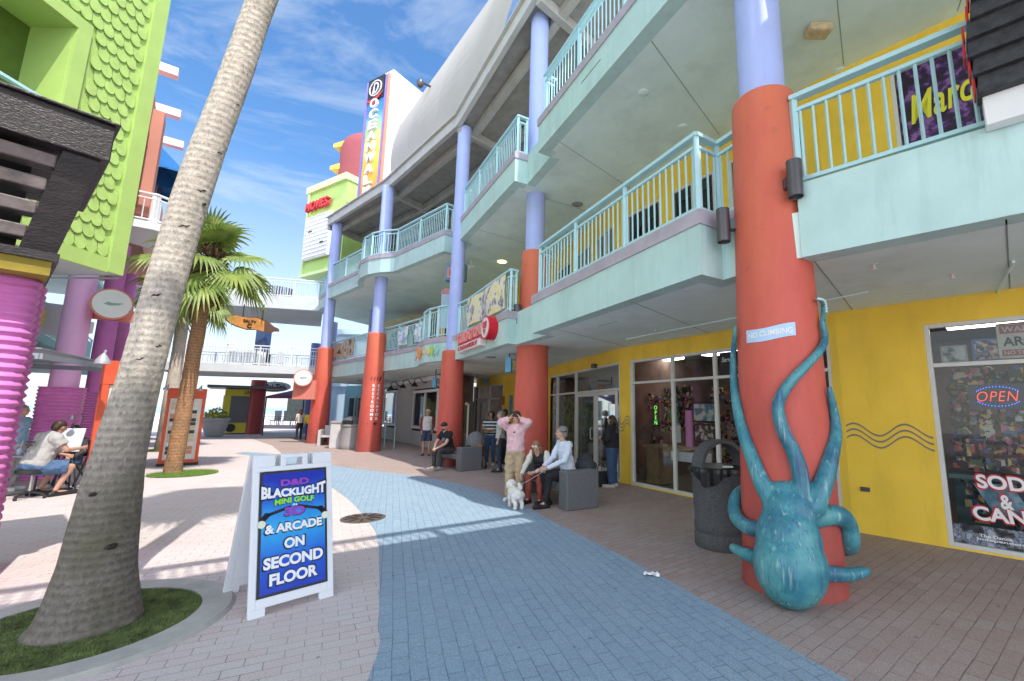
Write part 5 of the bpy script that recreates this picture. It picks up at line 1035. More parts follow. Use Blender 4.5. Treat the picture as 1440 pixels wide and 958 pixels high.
m_leaf = leafmat('palm leaf', (.13, .22, .045), (.42, .50, .13)); m_leafold = leafmat('yellowing palm leaf', (.22, .20, .06), (.34, .25, .10)); m_pet = P('palm leaf stalk', (.20, .26, .08), .5, .2, 8)
def crown(name, c, n, size, seed, par, plen=.75, low=-55, droop=.55, skirt=True):
    rnd = random.Random(seed); mb = MB(); c = V(c)
    for i in range(n):
        t_ = i / n; el = R(82 + (low - 82) * t_ + rnd.uniform(-9, 9)); az = i * 2.39996 + rnd.uniform(-.25, .25)
        fan_leaf(mb, c + V((0, 0, -.25 * t_)), az, el, plen * rnd.uniform(.75, 1.15) * (.6 + .5 * t_), size * rnd.uniform(.8, 1.1), rnd, droop * (.5 + t_), 1 if (t_ > .9 and rnd.random() < .3) else 0)
    return mb.build(name, [m_leaf, m_leafold, m_pet], par)
p1 = thing('palm_tree', 'big leaning palm with thick grey trunk in the near turf ring', 'palm tree', (-3.75, 3.8, 0), world=True)
pb = [(-3.73, 3.80, -.02, .365), (-3.72, 3.80, .12, .295), (-3.71, 3.79, .45, .240), (-3.69, 3.78, .97, .200), (-3.68, 3.78, 1.32, .172), (-3.62, 3.78, 1.89, .147), (-3.52, 3.78, 2.75, .138), (-3.38, 3.78, 3.75, .132), (-3.19, 3.79, 4.76, .125), (-3.02, 3.80, 5.7, .118), (-2.80, 3.84, 6.9, .115), (-2.6, 3.9, 8.5, .115), (-2.5, 4.0, 10.6, .115)]
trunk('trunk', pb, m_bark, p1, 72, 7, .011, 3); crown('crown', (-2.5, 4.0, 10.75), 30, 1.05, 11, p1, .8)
# scars and cracks in the bark
def trunk_at(z):
    for a, b in zip(pb, pb[1:]):
        if a[2] <= z <= b[2]: t_ = (z - a[2]) / (b[2] - a[2]); return V((a[0] + (b[0] - a[0]) * t_, a[1] + (b[1] - a[1]) * t_, z)), a[3] + (b[3] - a[3]) * t_
for z, a0_, a1_, w_ in ((2.62, -1.35, -.85, .018), (2.2, -.55, -.2, .016), (2.08, -1.2, -.8, .014), (3.25, -1.05, -.45, .014), (3.6, -.7, -.1, .018), (3.75, -.9, -.2, .016), (4.0, -.3, .1, .014), (3.5, -.2, .1, .03), (.62, -.75, -.4, .05), (1.02, -1.5, -1.2, .035), (4.5, -.2, .15, .012)):
    mb = MB(); c_, r_ = trunk_at(z); pts = []
    for k in range(7): a = a0_ + (a1_ - a0_) * k / 6; zz = z + .006 * math.sin(k * 1.7 + z * 9) + .05 * (a - a0_); pts.append(V((c_.x + math.cos(a) * r_ * 1.015, c_.y + math.sin(a) * r_ * 1.015, zz)))
    mb.tube(pts, [.001, w_ * .22, w_ * .45, w_ * .3, w_ * .5, w_ * .25, .001], 6); mb.build('bark_crack', m_crack, p1, smooth=True)
def palm(c, r, zt, seed, label, mat, size, n, lean=(0, 0)):
    t = thing('palm_tree', label, 'palm tree', (c[0], c[1], 0), world=True)
    path = [(c[0], c[1], -.02, r * 1.12), (c[0], c[1], .4, r), (c[0] + lean[0] * .4, c[1] + lean[1] * .4, zt * .4, r * .93), (c[0] + lean[0] * .8, c[1] + lean[1] * .8, zt * .8, r * .82), (c[0] + lean[0], c[1] + lean[1], zt, r * .8)]
    trunk('trunk', path, mat, t, 32, 7, .012, seed); cx, cy = c[0] + lean[0], c[1] + lean[1]
    mb = MB(); rnd = random.Random(seed)
    for i in range(230):                       # old leaf bases
        a = i * 2.39996; z = zt - 1.35 + 1.5 * i / 150; rr = r * (.95 + .45 * math.sin((z - zt + 1.35) * 1.9)); b = V((cx + math.cos(a) * rr * .8, cy + math.sin(a) * rr * .8, z)); e = b + V((math.cos(a + rnd.uniform(-.3, .3)) * .16, math.sin(a) * .2, rnd.uniform(.02, .26))); mb.bar(b, e, .06, .02, 0)
        if rnd.random() < .55: mb.bar(e, e + V((rnd.uniform(-.07, .07), rnd.uniform(-.07, .07), -rnd.uniform(.15, .4))), .05, .008, 0)
    mb.build('leaf_bases', P('dead palm fibre', (.17, .10, .055), .9, .5, 12), t)
    crown('crown', (cx, cy, zt + .15), n, size, seed, t, 1.0, -50, .40); return t
palm((-10.17, 11.95), .185, 5.75, 5, 'slender tan palm with full green fan crown in front of the red rack board', m_bark2, .98, 19, (.15, .05))
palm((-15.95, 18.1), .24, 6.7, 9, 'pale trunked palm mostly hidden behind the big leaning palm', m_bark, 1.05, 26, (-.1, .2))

# ------------------------------------------------------------------ left side: green shingled tower and its neighbours
m_green = P('lime green paint', (.42, .58, .16), .6, .08, 2, .06, 60); m_greend = P('lime green shingle', (.40, .56, .15), .65, .16, 5, .10, 50, dirt=.16)
L = thing('green_tower', 'lime green overhanging tower clad in rounded shingles on the left', 'building', (-11, 6, 4.35), world=True)
GX, Y1, ZB, ZT = -9.2, 8.81, 4.35, 15.0
FGN = Frame((GX, -1.5), (GX, Y1))            # seen from the street: right runs away from the camera
gs = lambda Y: Y + 1.5
rec = (gs(3.6), gs(7.25), 5.9, 8.62)
mb = MB()
for a, b, c, d in ((0, rec[0], ZB, ZT), (rec[1], FGN.L, ZB, ZT), (rec[0], rec[1], ZB, rec[2]), (rec[0], rec[1], rec[3], ZT)): mb.face([FGN.pt(a, c), FGN.pt(b, c), FGN.pt(b, d), FGN.pt(a, d)])
mb.face([(GX, Y1, ZB), (GX - .85, Y1, ZB), (GX - .85, Y1, ZT), (GX, Y1, ZT)]); mb.face([(GX, -1.5, ZT), (GX, Y1, ZT), (GX - .85, Y1, ZT), (GX - .85, -1.5, ZT)])
dp = .8
for q in (((rec[0], rec[2]), (rec[0], rec[3])), ((rec[1], rec[2]), (rec[1], rec[3])), ((rec[0], rec[3]), (rec[1], rec[3])), ((rec[0], rec[2]), (rec[1], rec[2]))): (a, b), (c, d) = q; mb.face([FGN.pt(a, b), FGN.pt(c, d), FGN.pt(c, d, -dp), FGN.pt(a, b, -dp)])
mb.face([FGN.pt(rec[0], rec[2], -dp), FGN.pt(rec[1], rec[2], -dp), FGN.pt(rec[1], rec[3], -dp), FGN.pt(rec[0], rec[3], -dp)], 1)
mb.build('tower_wall', [m_green, P('deep green wall', (.10, .16, .02), .7, .2, 3)], L)
mb = MB(); mb.face([(GX, -1.5, ZB), (GX, Y1, ZB), (GX - 1.5, Y1, ZB), (GX - 1.5, -1.5, ZB)]); mb.face([(GX, Y1, ZB - .08), (GX - 1.5, Y1, ZB - .08), (GX - 1.5, Y1 + .06, ZB - .02), (GX, Y1 + .06, ZB - .02)]); mb.build('soffit', P('grey soffit', (.55, .58, .57), .85, .08, 1), L)
mb = MB(); z = ZB + .27; row = 0; e = .27; w_ = .205
while z < 12.2:
    s = gs(4.2) + (w_ / 2 if row % 2 else 0)
    while s + w_ < FGN.L - .28:
        inside = rec[0] - .35 < s + w_ and s < rec[1] + .25 and rec[2] - .5 < z < rec[3] + .27
        if not inside:
            pts = []
            for k in range(9): a = math.pi + math.pi * k / 8; pts.append((s + w_ / 2 + math.cos(a) * w_ * .485, z + w_ * .5 + math.sin(a) * w_ * .5))
            pts += [(s + w_ * .985, z + e + .06), (s + w_ * .015, z + e + .06)]
            jz = mnoise.noise(V((s * 31, z * 17, 3))) * .007; jx = mnoise.noise(V((s * 13, z * 29, 8))) * .012; pts = [(a + jx, b + jz * 1.5) for a, b in pts]; dz = lambda zz: .011 + jz + .034 * (1 - (zz - z) / (e + .06)); f1 = [FGN.pt(a, b, dz(b)) for a, b in pts]; f0 = [FGN.pt(a, b, dz(b) - .022) for a, b in pts]; mb.face(f1)
            for k in range(8): mb.face([f1[k], f1[k + 1], f0[k + 1], f0[k]])
        s += w_
    z += e; row += 1
o = mb.build('shingles', m_greend, L)
mb = MB(); mb.fbox(FGN, FGN.L - .28, FGN.L + .03, ZB, ZT, .002, .07); mb.fbox(FGN, gs(0), FGN.L - .28, ZB - .02, ZB + .27, .002, .06); mb.fbox(FGN, rec[1] + .01, rec[1] + .24, rec[2] - .3, rec[3] + .25, .002, .08); mb.fbox(FGN, rec[0] - .3, rec[1] + .01, rec[3] + .01, rec[3] + .25, .002, .08); mb.build('trim_board', m_green, L)
o = railing([(GX - .05, 7.25), (GX - .05, 3.6)], 5.93, 'railing', m_rail, L, side=1, inset=-.02)
# facade behind the magenta columns
l1, l2, l3 = V((-12.35, 11.0)), V((-15.95, 15.2)), V((-19.1, 18.8)); ld = (l3 - l1).normalized(); ln_ = V((ld.y, -ld.x)) if False else V((.79, .61))
LB = thing('left_arcade', 'left hand arcade with magenta columns, teal decks and salmon upper walls', 'building', (-15, 14, 0), world=True)
m_mag = P('magenta paint', (.66, .19, .50), .55, .14, 2, .06, 60, dirt=.25); m_magsun = P('sunlit look magenta paint', (.87, .46, .75), .5, .06, 2, .04, 60); m_plum = P('plum paint', (.33, .06, .23), .5, .08, 2)  # the paler magenta puts sunlight into the nearest column's colour
def corr(mb, c, h, hw, z0=0, pitch=.085, rot=0, rad=.35):
    n = 28; base = len(mb.v); steps = int(h / pitch * 6); rings = 0
    for i in range(steps + 1):
        z = z0 + h * i / steps; amp = .013 * math.sin(2 * math.pi * (z - z0) / pitch); rings += 1
        for k in range(n):
            a = 2 * math.pi * k / n; ca, sa = math.cos(a), math.sin(a); q = (abs(ca) ** 5 + abs(sa) ** 5) ** (-.2); r_ = (hw + amp) * q; x, y = r_ * ca, r_ * sa
            mb.v.append((c[0] + x * math.cos(rot) - y * math.sin(rot), c[1] + x * math.sin(rot) + y * math.cos(rot), z))
    for i in range(rings - 1):
        for k in range(n): a = base + i * n + k; b = base + i * n + (k + 1) % n; mb.f.append((a, b, b + n, a + n)); mb.m.append(0)
    e = base + (rings - 1) * n; mb.f.append(tuple(e + k for k in range(n))); mb.m.append(0)
lrot = math.atan2(ld.y, ld.x)
for c, mt in ((l1, m_magsun), (l2, m_mag), (l3, m_mag)):
    mb = MB(); mb.lathe((c.x, c.y, 0), [(.262, 0), (.262, 5.0), (.255, 5.01), (.255, 7.4)], 40); o = mb.build('column', mt, LB, smooth=True); mb = MB(); corr(mb, c, 2.15, .38, 0, .085, lrot); mb.build('corrugated_base', m_mag, o, smooth=True)
back = lambda p, d: p - ln_ * d
FLW = Frame(back(l1, 4.2) - ld * 5, back(l3, 4.2) + ld * 8)
mb = MB(); mb.face([FLW.pt(0, 0), FLW.pt(FLW.L, 0), FLW.pt(FLW.L, 3.3), FLW.pt(0, 3.3)]); mb.build('lower_wall', P('dim cream wall', (.30, .27, .2), .8, .2, 1), LB)
for k in range(6): glazing(FLW, 3.0 + k * 2.3, 5.1 + k * 2.3, .1, 2.9, [4.05 + k * 2.3], [2.2], 'shop_window', m_glassdk, .06, .07, LB, frame=P('khaki frame', (.45, .42, .3), .5, .1, 4))
dk = [back(l3, 1.5) + ld * 7, back(l1, 1.5) - ld * 1.5, back(l1, 1.5) - ld * 6]
for z_ in (Z2, Z3):
    mb = MB(); mb.prism([dk[0], dk[2], back(dk[2], 6), back(dk[0], 6)], z_, z_ + .5); mb.build('deck_slab', m_soffit, LB)
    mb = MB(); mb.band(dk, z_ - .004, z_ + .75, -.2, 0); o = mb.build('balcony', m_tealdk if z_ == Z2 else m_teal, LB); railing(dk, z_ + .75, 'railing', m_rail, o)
mb = MB(); F2 = Frame(back(l1, 5) - ld * 5, back(l3, 5) + ld * 8); mb.face([F2.pt(0, 3.9), F2.pt(F2.L, 3.9), F2.pt(F2.L, 7.4), F2.pt(0, 7.4)]); mb.build('upper_wall', P('dusk blue wall', (.12, .2, .26), .8, .2, 1), LB)
mb = MB(); mb.fbox(F2, 5.5, 9.5, 6.2, 6.9, .05, 1.3); mb.build('awning', m_crim, LB)
# salmon upper storeys with beams, awnings and a white balcony
m_salm = P('salmon stucco', (.56, .24, .17), .8, .08, 1, .08, 70)
bs = V((-13.32, 12.81)); FS = Frame(bs - ld * 4, bs + ld * 13)
mb = MB(); mb.prism([FS.P, FS.Q, FS.Q - ln_ * 5, FS.P - ln_ * 5], 7.9, 12.0); mb.build('salmon_block', m_salm, LB)
mb = MB(); mb.fbox(FS, 5.0, 5.9, 7.9, 11.6, .002, .3); mb.build('pilaster', m_salm, LB)
mb = MB(); mb.fbox(FS, 3.2, 4.8, 8.0, 10.6, .002, .03); mb.build('recess', P('deep salmon', (.26, .09, .06), .8, .1, 2), LB)
for (px, py, D) in ((251, 105, 14.2), (254.5, 163, 16.2), (258.5, 206, 17.9)):
    q = at_y(px, py, D); e = V((q.x, q.y)); i = e - ln_ * 3.0; mb = MB(); mb.bar((i.x, i.y, q.z), (e.x, e.y, q.z), .32, .30); mb.build('roof_beam', P('pale pink beam', (.80, .60, .62), .6, .05, 2), LB)
m_awn = P('bright blue canvas', (.03, .22, .60), .6, .08, 3)
for (px0, py0, px1, py1, D) in ((219, 199, 247, 233, 17.2), (224, 248, 244, 263, 17.4)):
    h0 = FS.hit(px0, py0); a = FS.pt(h0[0], h0[1], .02); b = FS.pt(h0[0] - .2, h0[1] - 1.0 if py0 < 220 else h0[1] - .45, 1.0); n3_ = V((ln_.x, ln_.y, 0)); t3 = V((ld.x, ld.y, 0)); mb = MB(); top = a - n3_ * .2; bot = b
    s0 = a; s1 = V((b.x, b.y, b.z)); s2 = V((a.x, a.y, b.z + .05))
    for k in (0, 1): o_ = t3 * 2.0 * k; mb.face([s0 + o_, s1 + o_, s2 + o_])
    mb.face([s0, s0 + t3 * 2, s1 + t3 * 2, s1]); mb.build('awning', m_awn, LB)
    mb = MB(); mb.box8([tuple(p_) for p_ in (s2 - V((0, 0, 1.6)), s2 + n3_ * .1 - V((0, 0, 1.6)), s2 + n3_ * .1 + t3 * 1.8 - V((0, 0, 1.6)), s2 + t3 * 1.8 - V((0, 0, 1.6)), s2, s2 + n3_ * .1, s2 + n3_ * .1 + t3 * 1.8, s2 + t3 * 1.8)]); mb.build('dark_window', P('navy glass', (.01, .015, .04), .2, .2, 3), LB)
q = at_y(184, 305, 13.2); e = at_y(218, 312, 13.6); bp_ = [V((e.x + .3, e.y + .8)), V((e.x, e.y)), V((q.x - 1, q.y - .6))]
mb = MB(); mb.prism([bp_[0], bp_[1], bp_[2], bp_[2] - V((1, -1)), bp_[0] - V((2, -1))], q.z - .25, q.z); o = mb.build('white_balcony', m_railw, LB); railing(bp_, q.z, 'railing', m_railw, o, .95, post=1.1, gap=.2)
mb = MB(); mb.tube([(-13.9, 14.1, q.z), (-13.9, 14.1, q.z + 1.2)], .13, 16); mb.build('baluster_post', m_white, o)
# left signs
sq = at_y(158, 428, 11.1); dcm = V((-sq.x, -sq.y, EYE - sq.z)).normalized(); t = thing('round_sign', 'round white sign with coral rim on a coral arm at the left magenta column', 'sign', (sq.x, sq.y, sq.z), world=True)
m_coral = P('coral paint', (.72, .24, .18), .5, .06, 3)
def round_sign(c, nrm, r, par):
    nrm = V((nrm.x, nrm.y, 0)).normalized(); mb = MB(); mb.tube([c - nrm * .06, c + nrm * .06], r, 36); mb.build('rim', m_coral, par); mb = MB(); mb.tube([c + nrm * .06, c + nrm * .075], r * .9, 36); mb.build('face', m_white, par)
    rr = V((-nrm.y, nrm.x, 0)); mb = MB(); mb.face([c + nrm * .08 + rr * a + V((0, 0, b)) for a, b in ((-r * .4, -r * .06), (-r * .1, -r * .14), (r * .3, -.02), (r * .5, r * .1), (0, .02), (-r * .2, r * .1))]); mb.build('emblem', P('grey green print', (.30, .42, .40), .5, .1, 6), par)
round_sign(sq, dcm, .40, t); mb = MB(); mb.bar((l1.x + .1, l1.y + .25, sq.z - .20), (sq.x + .55, sq.y + .25, sq.z - .30), .1, .3); mb.build('arm', m_coral, t)
sd = at_y(430, 532, 22.3); t = thing('round_sign', 'round white sign with coral rim on the farthest red column', 'sign', (sd.x, sd.y, sd.z), world=True); round_sign(sd + V((0, -.2, 0)), V((.3, -1, 0)), .42, t)
mb = MB(); mb.box(sd.x - .55, sd.x + .55, sd.y - .05, sd.y + .1, sd.z - 1.05, sd.z - .1); mb.build('bracket', m_coral, t)
sg_ = at_y(57, 452, 11.6); mb = MB(); mb.bar((sg_.x + .35, sg_.y + .6, sg_.z + .1), (sg_.x - .5, sg_.y - .6, sg_.z + .1), .06, .85); mb2 = thing('fascia_sign', 'pale grey sign panel with a yellow mark on the left teal deck edge', 'sign', (sg_.x, sg_.y, sg_.z), world=True); mb.build('panel', P('pale lilac sign', (.55, .55, .62), .5, .05, 3), mb2)
mb = MB(); mb.bar((sg_.x + .16, sg_.y - .05, sg_.z + .1), (sg_.x - .0, sg_.y - .25, sg_.z + .1), .05, .4); mb.build('mark', P('yellow mark', (.75, .6, .1), .5, .1, 4), mb2)
sg_ = at_y(83, 457, 12.2); mb = MB(); mb.box(sg_.x - .35, sg_.x + .45, sg_.y, sg_.y + .5, sg_.z - .16, sg_.z + .18); tag(mb.build('light_box', m_white, bevel=.02), 'white light box left of the nearest magenta column', 'light box')
# corrugated piers and the dark slatted kiosk head
K_ = thing('slatted_kiosk', 'dark slatted kiosk head on magenta corrugated piers at the far left', 'kiosk', (-6, 4, 0), world=True)
ka = V((-4.74, 4.18)); kd = V((.61, .79)); kn = V((.79, -.61)); kp = lambda s, d: ka - kd * s + kn * d
FK = Frame(ka - kd * 3.4, ka)
for c in (V((-6.19, 4.80)), V((-5.60, 4.26))): mb = MB(); corr(mb, c, 3.02, .26, 0, .085, math.atan2(kd.y, kd.x)); mb.build('corrugated_pier', m_mag, K_, smooth=True)
m_kb = P('worn black brown paint', (.030, .022, .022), .38, .6, 3.5, .35, 30, streak=(1, 1, 2.5))
m_ks = P('worn slat paint', (.16, .125, .12), .45, .6, 4, .3, 24)
S = FK.L
mb = MB(); mb.fbox(FK, 0, S + .05, 4.12, 4.5, -1.8, .14); mb.fbox(FK, 0, S + .08, 4.5, 4.53, -1.85, .18); mb.build('header', m_kb, K_, bevel=.01)
mb = MB(); t0 = lambda z: (4.12 - z) * .30
mb.box8([FK.pt(S - .40, 3.16, -.22), FK.pt(S - .16, 3.16, -.22), FK.pt(S - .16, 3.16, -.42), FK.pt(S - .40, 3.16, -.42), FK.pt(S - .26, 4.12, .06), FK.pt(S, 4.12, .06), FK.pt(S, 4.12, -.14), FK.pt(S - .26, 4.12, -.14)]); mb.build('stile', m_kb, K_)
for k in range(4):
    z = 3.27 + k * .225; dd = -.26 + (z - 3.16) * .32; mb = MB(); e = S - .38 + (z - 3.2) * .13
    mb.box8([FK.pt(0, z, dd + .02), FK.pt(e, z, dd + .02), FK.pt(e, z + .02, dd - .22), FK.pt(0, z + .02, dd - .22), FK.pt(0, z + .12, dd + .04), FK.pt(e, z + .12, dd + .04), FK.pt(e, z + .14, dd - .2), FK.pt(0, z + .14, dd - .2)]); mb.build('slat', m_ks, K_, bevel=.012)
mb = MB(); mb.fbox(FK, 0, S - .42, 3.14, 4.12, -1.7, -.65); mb.build('dark_core', m_black, K_)
mb = MB(); mb.fbox(FK, 0, S - .14, 3.08, 3.16, -1.8, -.16); mb.build('sill', m_kb, K_); mb = MB(); mb.fbox(FK, 0, S - .18, 2.94, 3.08, -1.8, -.20); mb.build('yellow_trim', P('dull yellow paint', (.30, .22, .02), .6, .25, 5), K_)
# stall canopy frame over the artist
cn = thing('stall_canopy', 'thin grey canopy frame over the artist stall on the left', 'canopy', (-10, 9.6, 0), world=True)
pa, pb_, pc, pd = V((-9.15, 7.7)), V((-12.2, 7.4)), V((-12.9, 10.2)), V((-10.75, 10.45))
m_can = P('grey canopy metal', (.30, .34, .38), .5, .1, 4); mb = MB()
for a, b in ((pa, pb_), (pd, pc), (pa, pd), (pb_, pc)): mb.bar((a.x, a.y, 2.55), (b.x, b.y, 2.62), .06, .10)
mb.build('frame', m_can, cn); mb = MB(); mb.prism([pa, pd, pc, pb_], 2.68, 2.70); mb.build('roof_sheet', m_can, cn)
for a in (pb_, pc): mb = MB(); mb.tube([(a.x, a.y, 0), (a.x, a.y, 2.6)], .022, 8); mb.build('post', m_can, cn)

# ------------------------------------------------------------------ red rack boards, planter, kiosk, bridges
m_or = P('vermilion paint', (.70, .10, .035), .45, .08, 4)
m_tags = SPECK('rows of small printed cards', [(0, (.72, .70, .66)), (.45, (.65, .35, .25)), (.55, (.75, .72, .68)), (.72, (.12, .10, .10)), (.8, (.7, .7, .7)), (.9, (.55, .45, .3))], 11, .5)
def rack(c, ang, label, w_=.8, d_=.42, h=2.25):
    t = thing('rack_board', label, 'display board', (c[0], c[1], 0), ang); mb = MB(); mb.box(-w_ / 2, w_ / 2, -d_ / 2, d_ / 2, .12, h - .28); mb.build('body', P('dark rack core', (.08, .06, .05), .6, .2, 5), t)
    mb = MB(); 
    for x in (-1, 1):
        for y in (-1, 1): mb.box(x * w_ / 2 - .035, x * w_ / 2 + .035, y * d_ / 2 - .035, y * d_ / 2 + .035, .08, h)
    mb.box(-w_ / 2 - .04, w_ / 2 + .04, -d_ / 2 - .04, d_ / 2 + .04, h - .28, h + .01); mb.box(-w_ / 2 - .03, w_ / 2 + .03, -d_ / 2 - .03, d_ / 2 + .03, .08, .16); mb.build('frame', m_or, t)
    mb = MB(); mb.box(-w_ / 2 + .04, w_ / 2 - .04, -d_ / 2 - .012, -d_ / 2 - .002, .17, h - .29); mb.build('card_panel', P('pale card panel', (.70, .66, .60), .5, .1, 4), t)
    rnd = random.Random(int(h * 10 + c[0])); mb = MB(); cols = 4
    for j in range(14):
        for i in range(cols): x = -w_ / 2 + .09 + i * (w_ - .18) / cols; z = .22 + j * (h - .6) / 14; mb.box(x, x + .12, -d_ / 2 - .03, -d_ / 2 - .014, z, z + .095, rnd.randrange(4))
    o = mb.build('cards', [P('white card', (.75, .74, .72), .5, .1, 6), P('black card', (.05, .05, .05), .5, .1, 6), P('orange card', (.65, .25, .12), .5, .1, 6), P('cream card', (.65, .55, .35), .5, .1, 6)], t); o['kind'] = 'stuff'
    mb = MB(); mb.box(-w_ / 2 - .06, w_ / 2 + .06, -d_ / 2 - .06, d_ / 2 + .06, 0, .08); mb.build('base', m_black, t)
    for x in (-w_ / 2 - .05, w_ / 2 - .1):
        mb = MB(); mb.tube([(x, 0, h), (x, -.25, h + .12), (x - .02, -.5, h + .05)], .012, 6); mb.lathe((x - .02, -.52, h - .06), [(.07, 0), (.065, .04), (.03, .10), (.015, .12)], 14); mb.build('spot_lamp', P('silver lamp', (.55, .57, .6), .3, .1, 5, metal=.4), t, smooth=True)
    return t
rack((-11.55, 13.7), R(38), 'tall red framed rack board of small cards behind the slender palm', .82)
rack((-5.62, 5.74), R(48), 'tall red framed rack board mostly hidden behind the big leaning trunk', .42, .3)
pc_ = on_z(289, 615); t = thing('planter', 'big pale bowl planter with yellow flowers right of the rack board', 'planter', (pc_.x, pc_.y + .6, 0)); t.scale = (.7, .7, .78)
mb = MB(); mb.lathe((0, 0, 0), [(.5, 0), (.62, .08), (.85, .7), (.92, 1.15), (1.02, 1.2), (1.04, 1.38), (.95, 1.4)], 36); mb.build('bowl', P('pale grey planter', (.45, .46, .47), .7, .08, 3), t, smooth=True)
mb = MB(); rnd = random.Random(2)
for _ in range(420):
    a, q_ = rnd.random() * 6.28, math.sqrt(rnd.random()) * .85; p_ = V((q_ * math.cos(a), q_ * math.sin(a), 1.4 + rnd.uniform(0, .9) * (1 - q_ * .7))); u = V((rnd.uniform(-1, 1), rnd.uniform(-1, 1), rnd.uniform(-1, 1))).normalized() * rnd.uniform(.06, .13); v = u.orthogonal().normalized() * .06; mb.face([p_ - u, p_ + v, p_ + u, p_ - v], 0 if rnd.random() < .7 else 1)
mb.build('flowers', [m_leaf, P('yellow petals', (.75, .62, .05), .6, .1, 5)], t)
kq = on_z(322, 611); t = thing('flower_kiosk', 'yellow and grey sales kiosk with a flat dark roof and painted purple flower', 'kiosk', (kq.x, kq.y + 1.1, 0), R(35))
m_yk = P('bright yellow kiosk paint', (.78, .70, .06), .5, .06, 3)
mb = MB(); mb.box(-1.1, 1.1, -1.1, 1.1, .1, 2.9); mb.build('body', m_yk, t); mb = MB(); mb.box(-2.0, 2.2, -1.9, 1.5, 2.95, 3.12); mb.build('roof', P('dark flat roof', (.10, .11, .12), .5, .1, 3), t)
mb = MB(); mb.box(-.75, .95, -1.16, -1.102, .75, 2.45); mb.build('shutter', P('grey shutter', (.16, .17, .18), .6, .1, 3, streak=(1, 1, 8)), t)
mb = MB(); mb.box(-1.16, -1.102, -.9, .9, .8, 2.5); mb.build('side_mural', P('pale mural', (.7, .68, .55), .5, .1, 2), t); mb = MB()
for k in range(7): a = k * .9; mb.ell((-1.165, -.35 + .22 * math.cos(a), 1.5 + .22 * math.sin(a)), (.01, .17, .17), None, 10, 6)
mb.build('purple_flower', P('purple paint', (.38, .10, .62), .5, .1, 5), t); text('lettering', '109', .3, Matrix(((1, 0, 0, .1), (0, 0, -1, -1.12), (0, 1, 0, 2.68), (0, 0, 0, 1))), m_black, t, .01, .02)
mb = MB()
for x in (-.6, .6): mb.tube([(x, -1.12, .42), (x, -1.18, .42)], .26, 20)
mb.build('round_mark', m_black, t)
# bridges
def bridge(name, label, P0, P1, Q1, Q0, z, railm, th=.62, back_rail=True):
    t = thing(name, label, 'bridge', (P0[0], P0[1], z), world=True); mb = MB(); mb.prism([P0, P1, Q1, Q0], z, z + th); mb.build('deck', P('bridge concrete', (.40, .43, .44), .85, .1, 1, .1, 60), t)
    mb = MB(); mb.band([P1, P0], z - .004, z + th + .10, -.2, .02); mb.build('edge_beam', P('pale bridge edge', (.62, .66, .68), .7, .06, 2), t); railing([P1, P0], z + th + .08, 'railing', railm, t)
    if back_rail: railing([Q0, Q1], z + th + .08, 'railing', railm, t)
    return t
b1 = bridge('foot_bridge', 'upper pale footbridge crossing between the two arcades in the distance', (-23.5, 23.0), (-14.3, 25.5), (-17.2, 30.6), (-26, 26.6), 7.36, m_railw)
b2 = bridge('foot_bridge', 'lower pale footbridge with white rails above the red pillar', (-20.5, 22.0), (-13.6, 24.6), (-15.6, 28.4), (-22.6, 26.4), 3.55, m_railw, .30)
rp = on_z(350, 611); mb = MB(); mb.lathe((rp.x, rp.y + .4, 0), [(.46, 0), (.44, 3.55)], 36); t = tag(mb.build('bridge_pillar', P('dark red pillar', (.32, .05, .05), .5, .08, 2), smooth=True), 'dark red round pillar standing under the lower footbridge', 'pillar')
bp2 = at_y(367, 470, 30.5); mb = MB(); mb.box(bp2.x - .35, bp2.x + .35, bp2.y, bp2.y + .6, 4.2, 7.36); tag(mb.build('bridge_post', P('navy post', (.05, .09, .20), .5, .1, 2)), 'navy square post between the two footbridges', 'post')
# overhead bridge (just above and behind the photographer) that shades the foreground
be0, be1 = V((-1.55, .33)), V((2.5, 3.25)); bd = (be1 - be0).normalized(); bnn = V((-bd.y, bd.x)); A0, A1 = be0 - bd * 9.5, be1 + bd * 5
ob_ = bridge('foot_bridge', 'overhead footbridge above the near end of the walk', tuple(A0 - bnn * 6.0), tuple(A1 - bnn * 6.0), tuple(A1), tuple(A0), 7.40, m_rail, .60)
mb = MB(); mb.band([A0, A1], 7.41, 8.2, -.2, .02); mb.build('edge_beam', m_teal, ob_)
# things on the bridges
m_ch = P('dark chair', (.06, .07, .09), .5, .2, 4); m_wch = P('white slatted seat', (.72, .74, .76), .5, .05, 4)
def slat_bench(loc, rz, label, w_=1.9, mat=m_wch, group=None):
    t = thing('slatted_bench', label, 'bench', loc, rz, group); mb = MB()
    for k in range(int(w_ / .17)): x = -w_ / 2 + .05 + k * .17; hh = .95 + .18 * math.sin(math.pi * (x + w_ / 2) / w_); mb.box(x, x + .12, -.03, .0, .42, hh)
    mb.build('backrest', mat, t); mb = MB(); mb.box(-w_ / 2, w_ / 2, 0, .5, .38, .43); mb.build('seat', mat, t)
    for x in (-w_ / 2, w_ / 2 - .06):
        for y in (0, .44): mb = MB(); mb.box(x, x + .06, y, y + .06, 0, .4); mb.build('leg', mat, t)
q = at_y(383, 505, 25.6); slat_bench((q.x - 1.2, 25.2, 3.86), R(18), 'white arched slatted bench on the lower footbridge', 2.2)
q = at_y(380, 432, 26.5); slat_bench((q.x, 26.3, 7.98), R(15), 'long dark slatted bench on the upper footbridge', 2.6, m_ch)
q = at_y(362, 508, 26); slat_bench((q.x + .0, 26.6, 3.86), R(60), 'dark high chair behind the white bench on the lower footbridge', .7, m_ch)
q = at_y(393, 508, 26); slat_bench((q.x, 26.0, 3.86), R(-20), 'white high backed chair at the right end of the lower footbridge', .7)
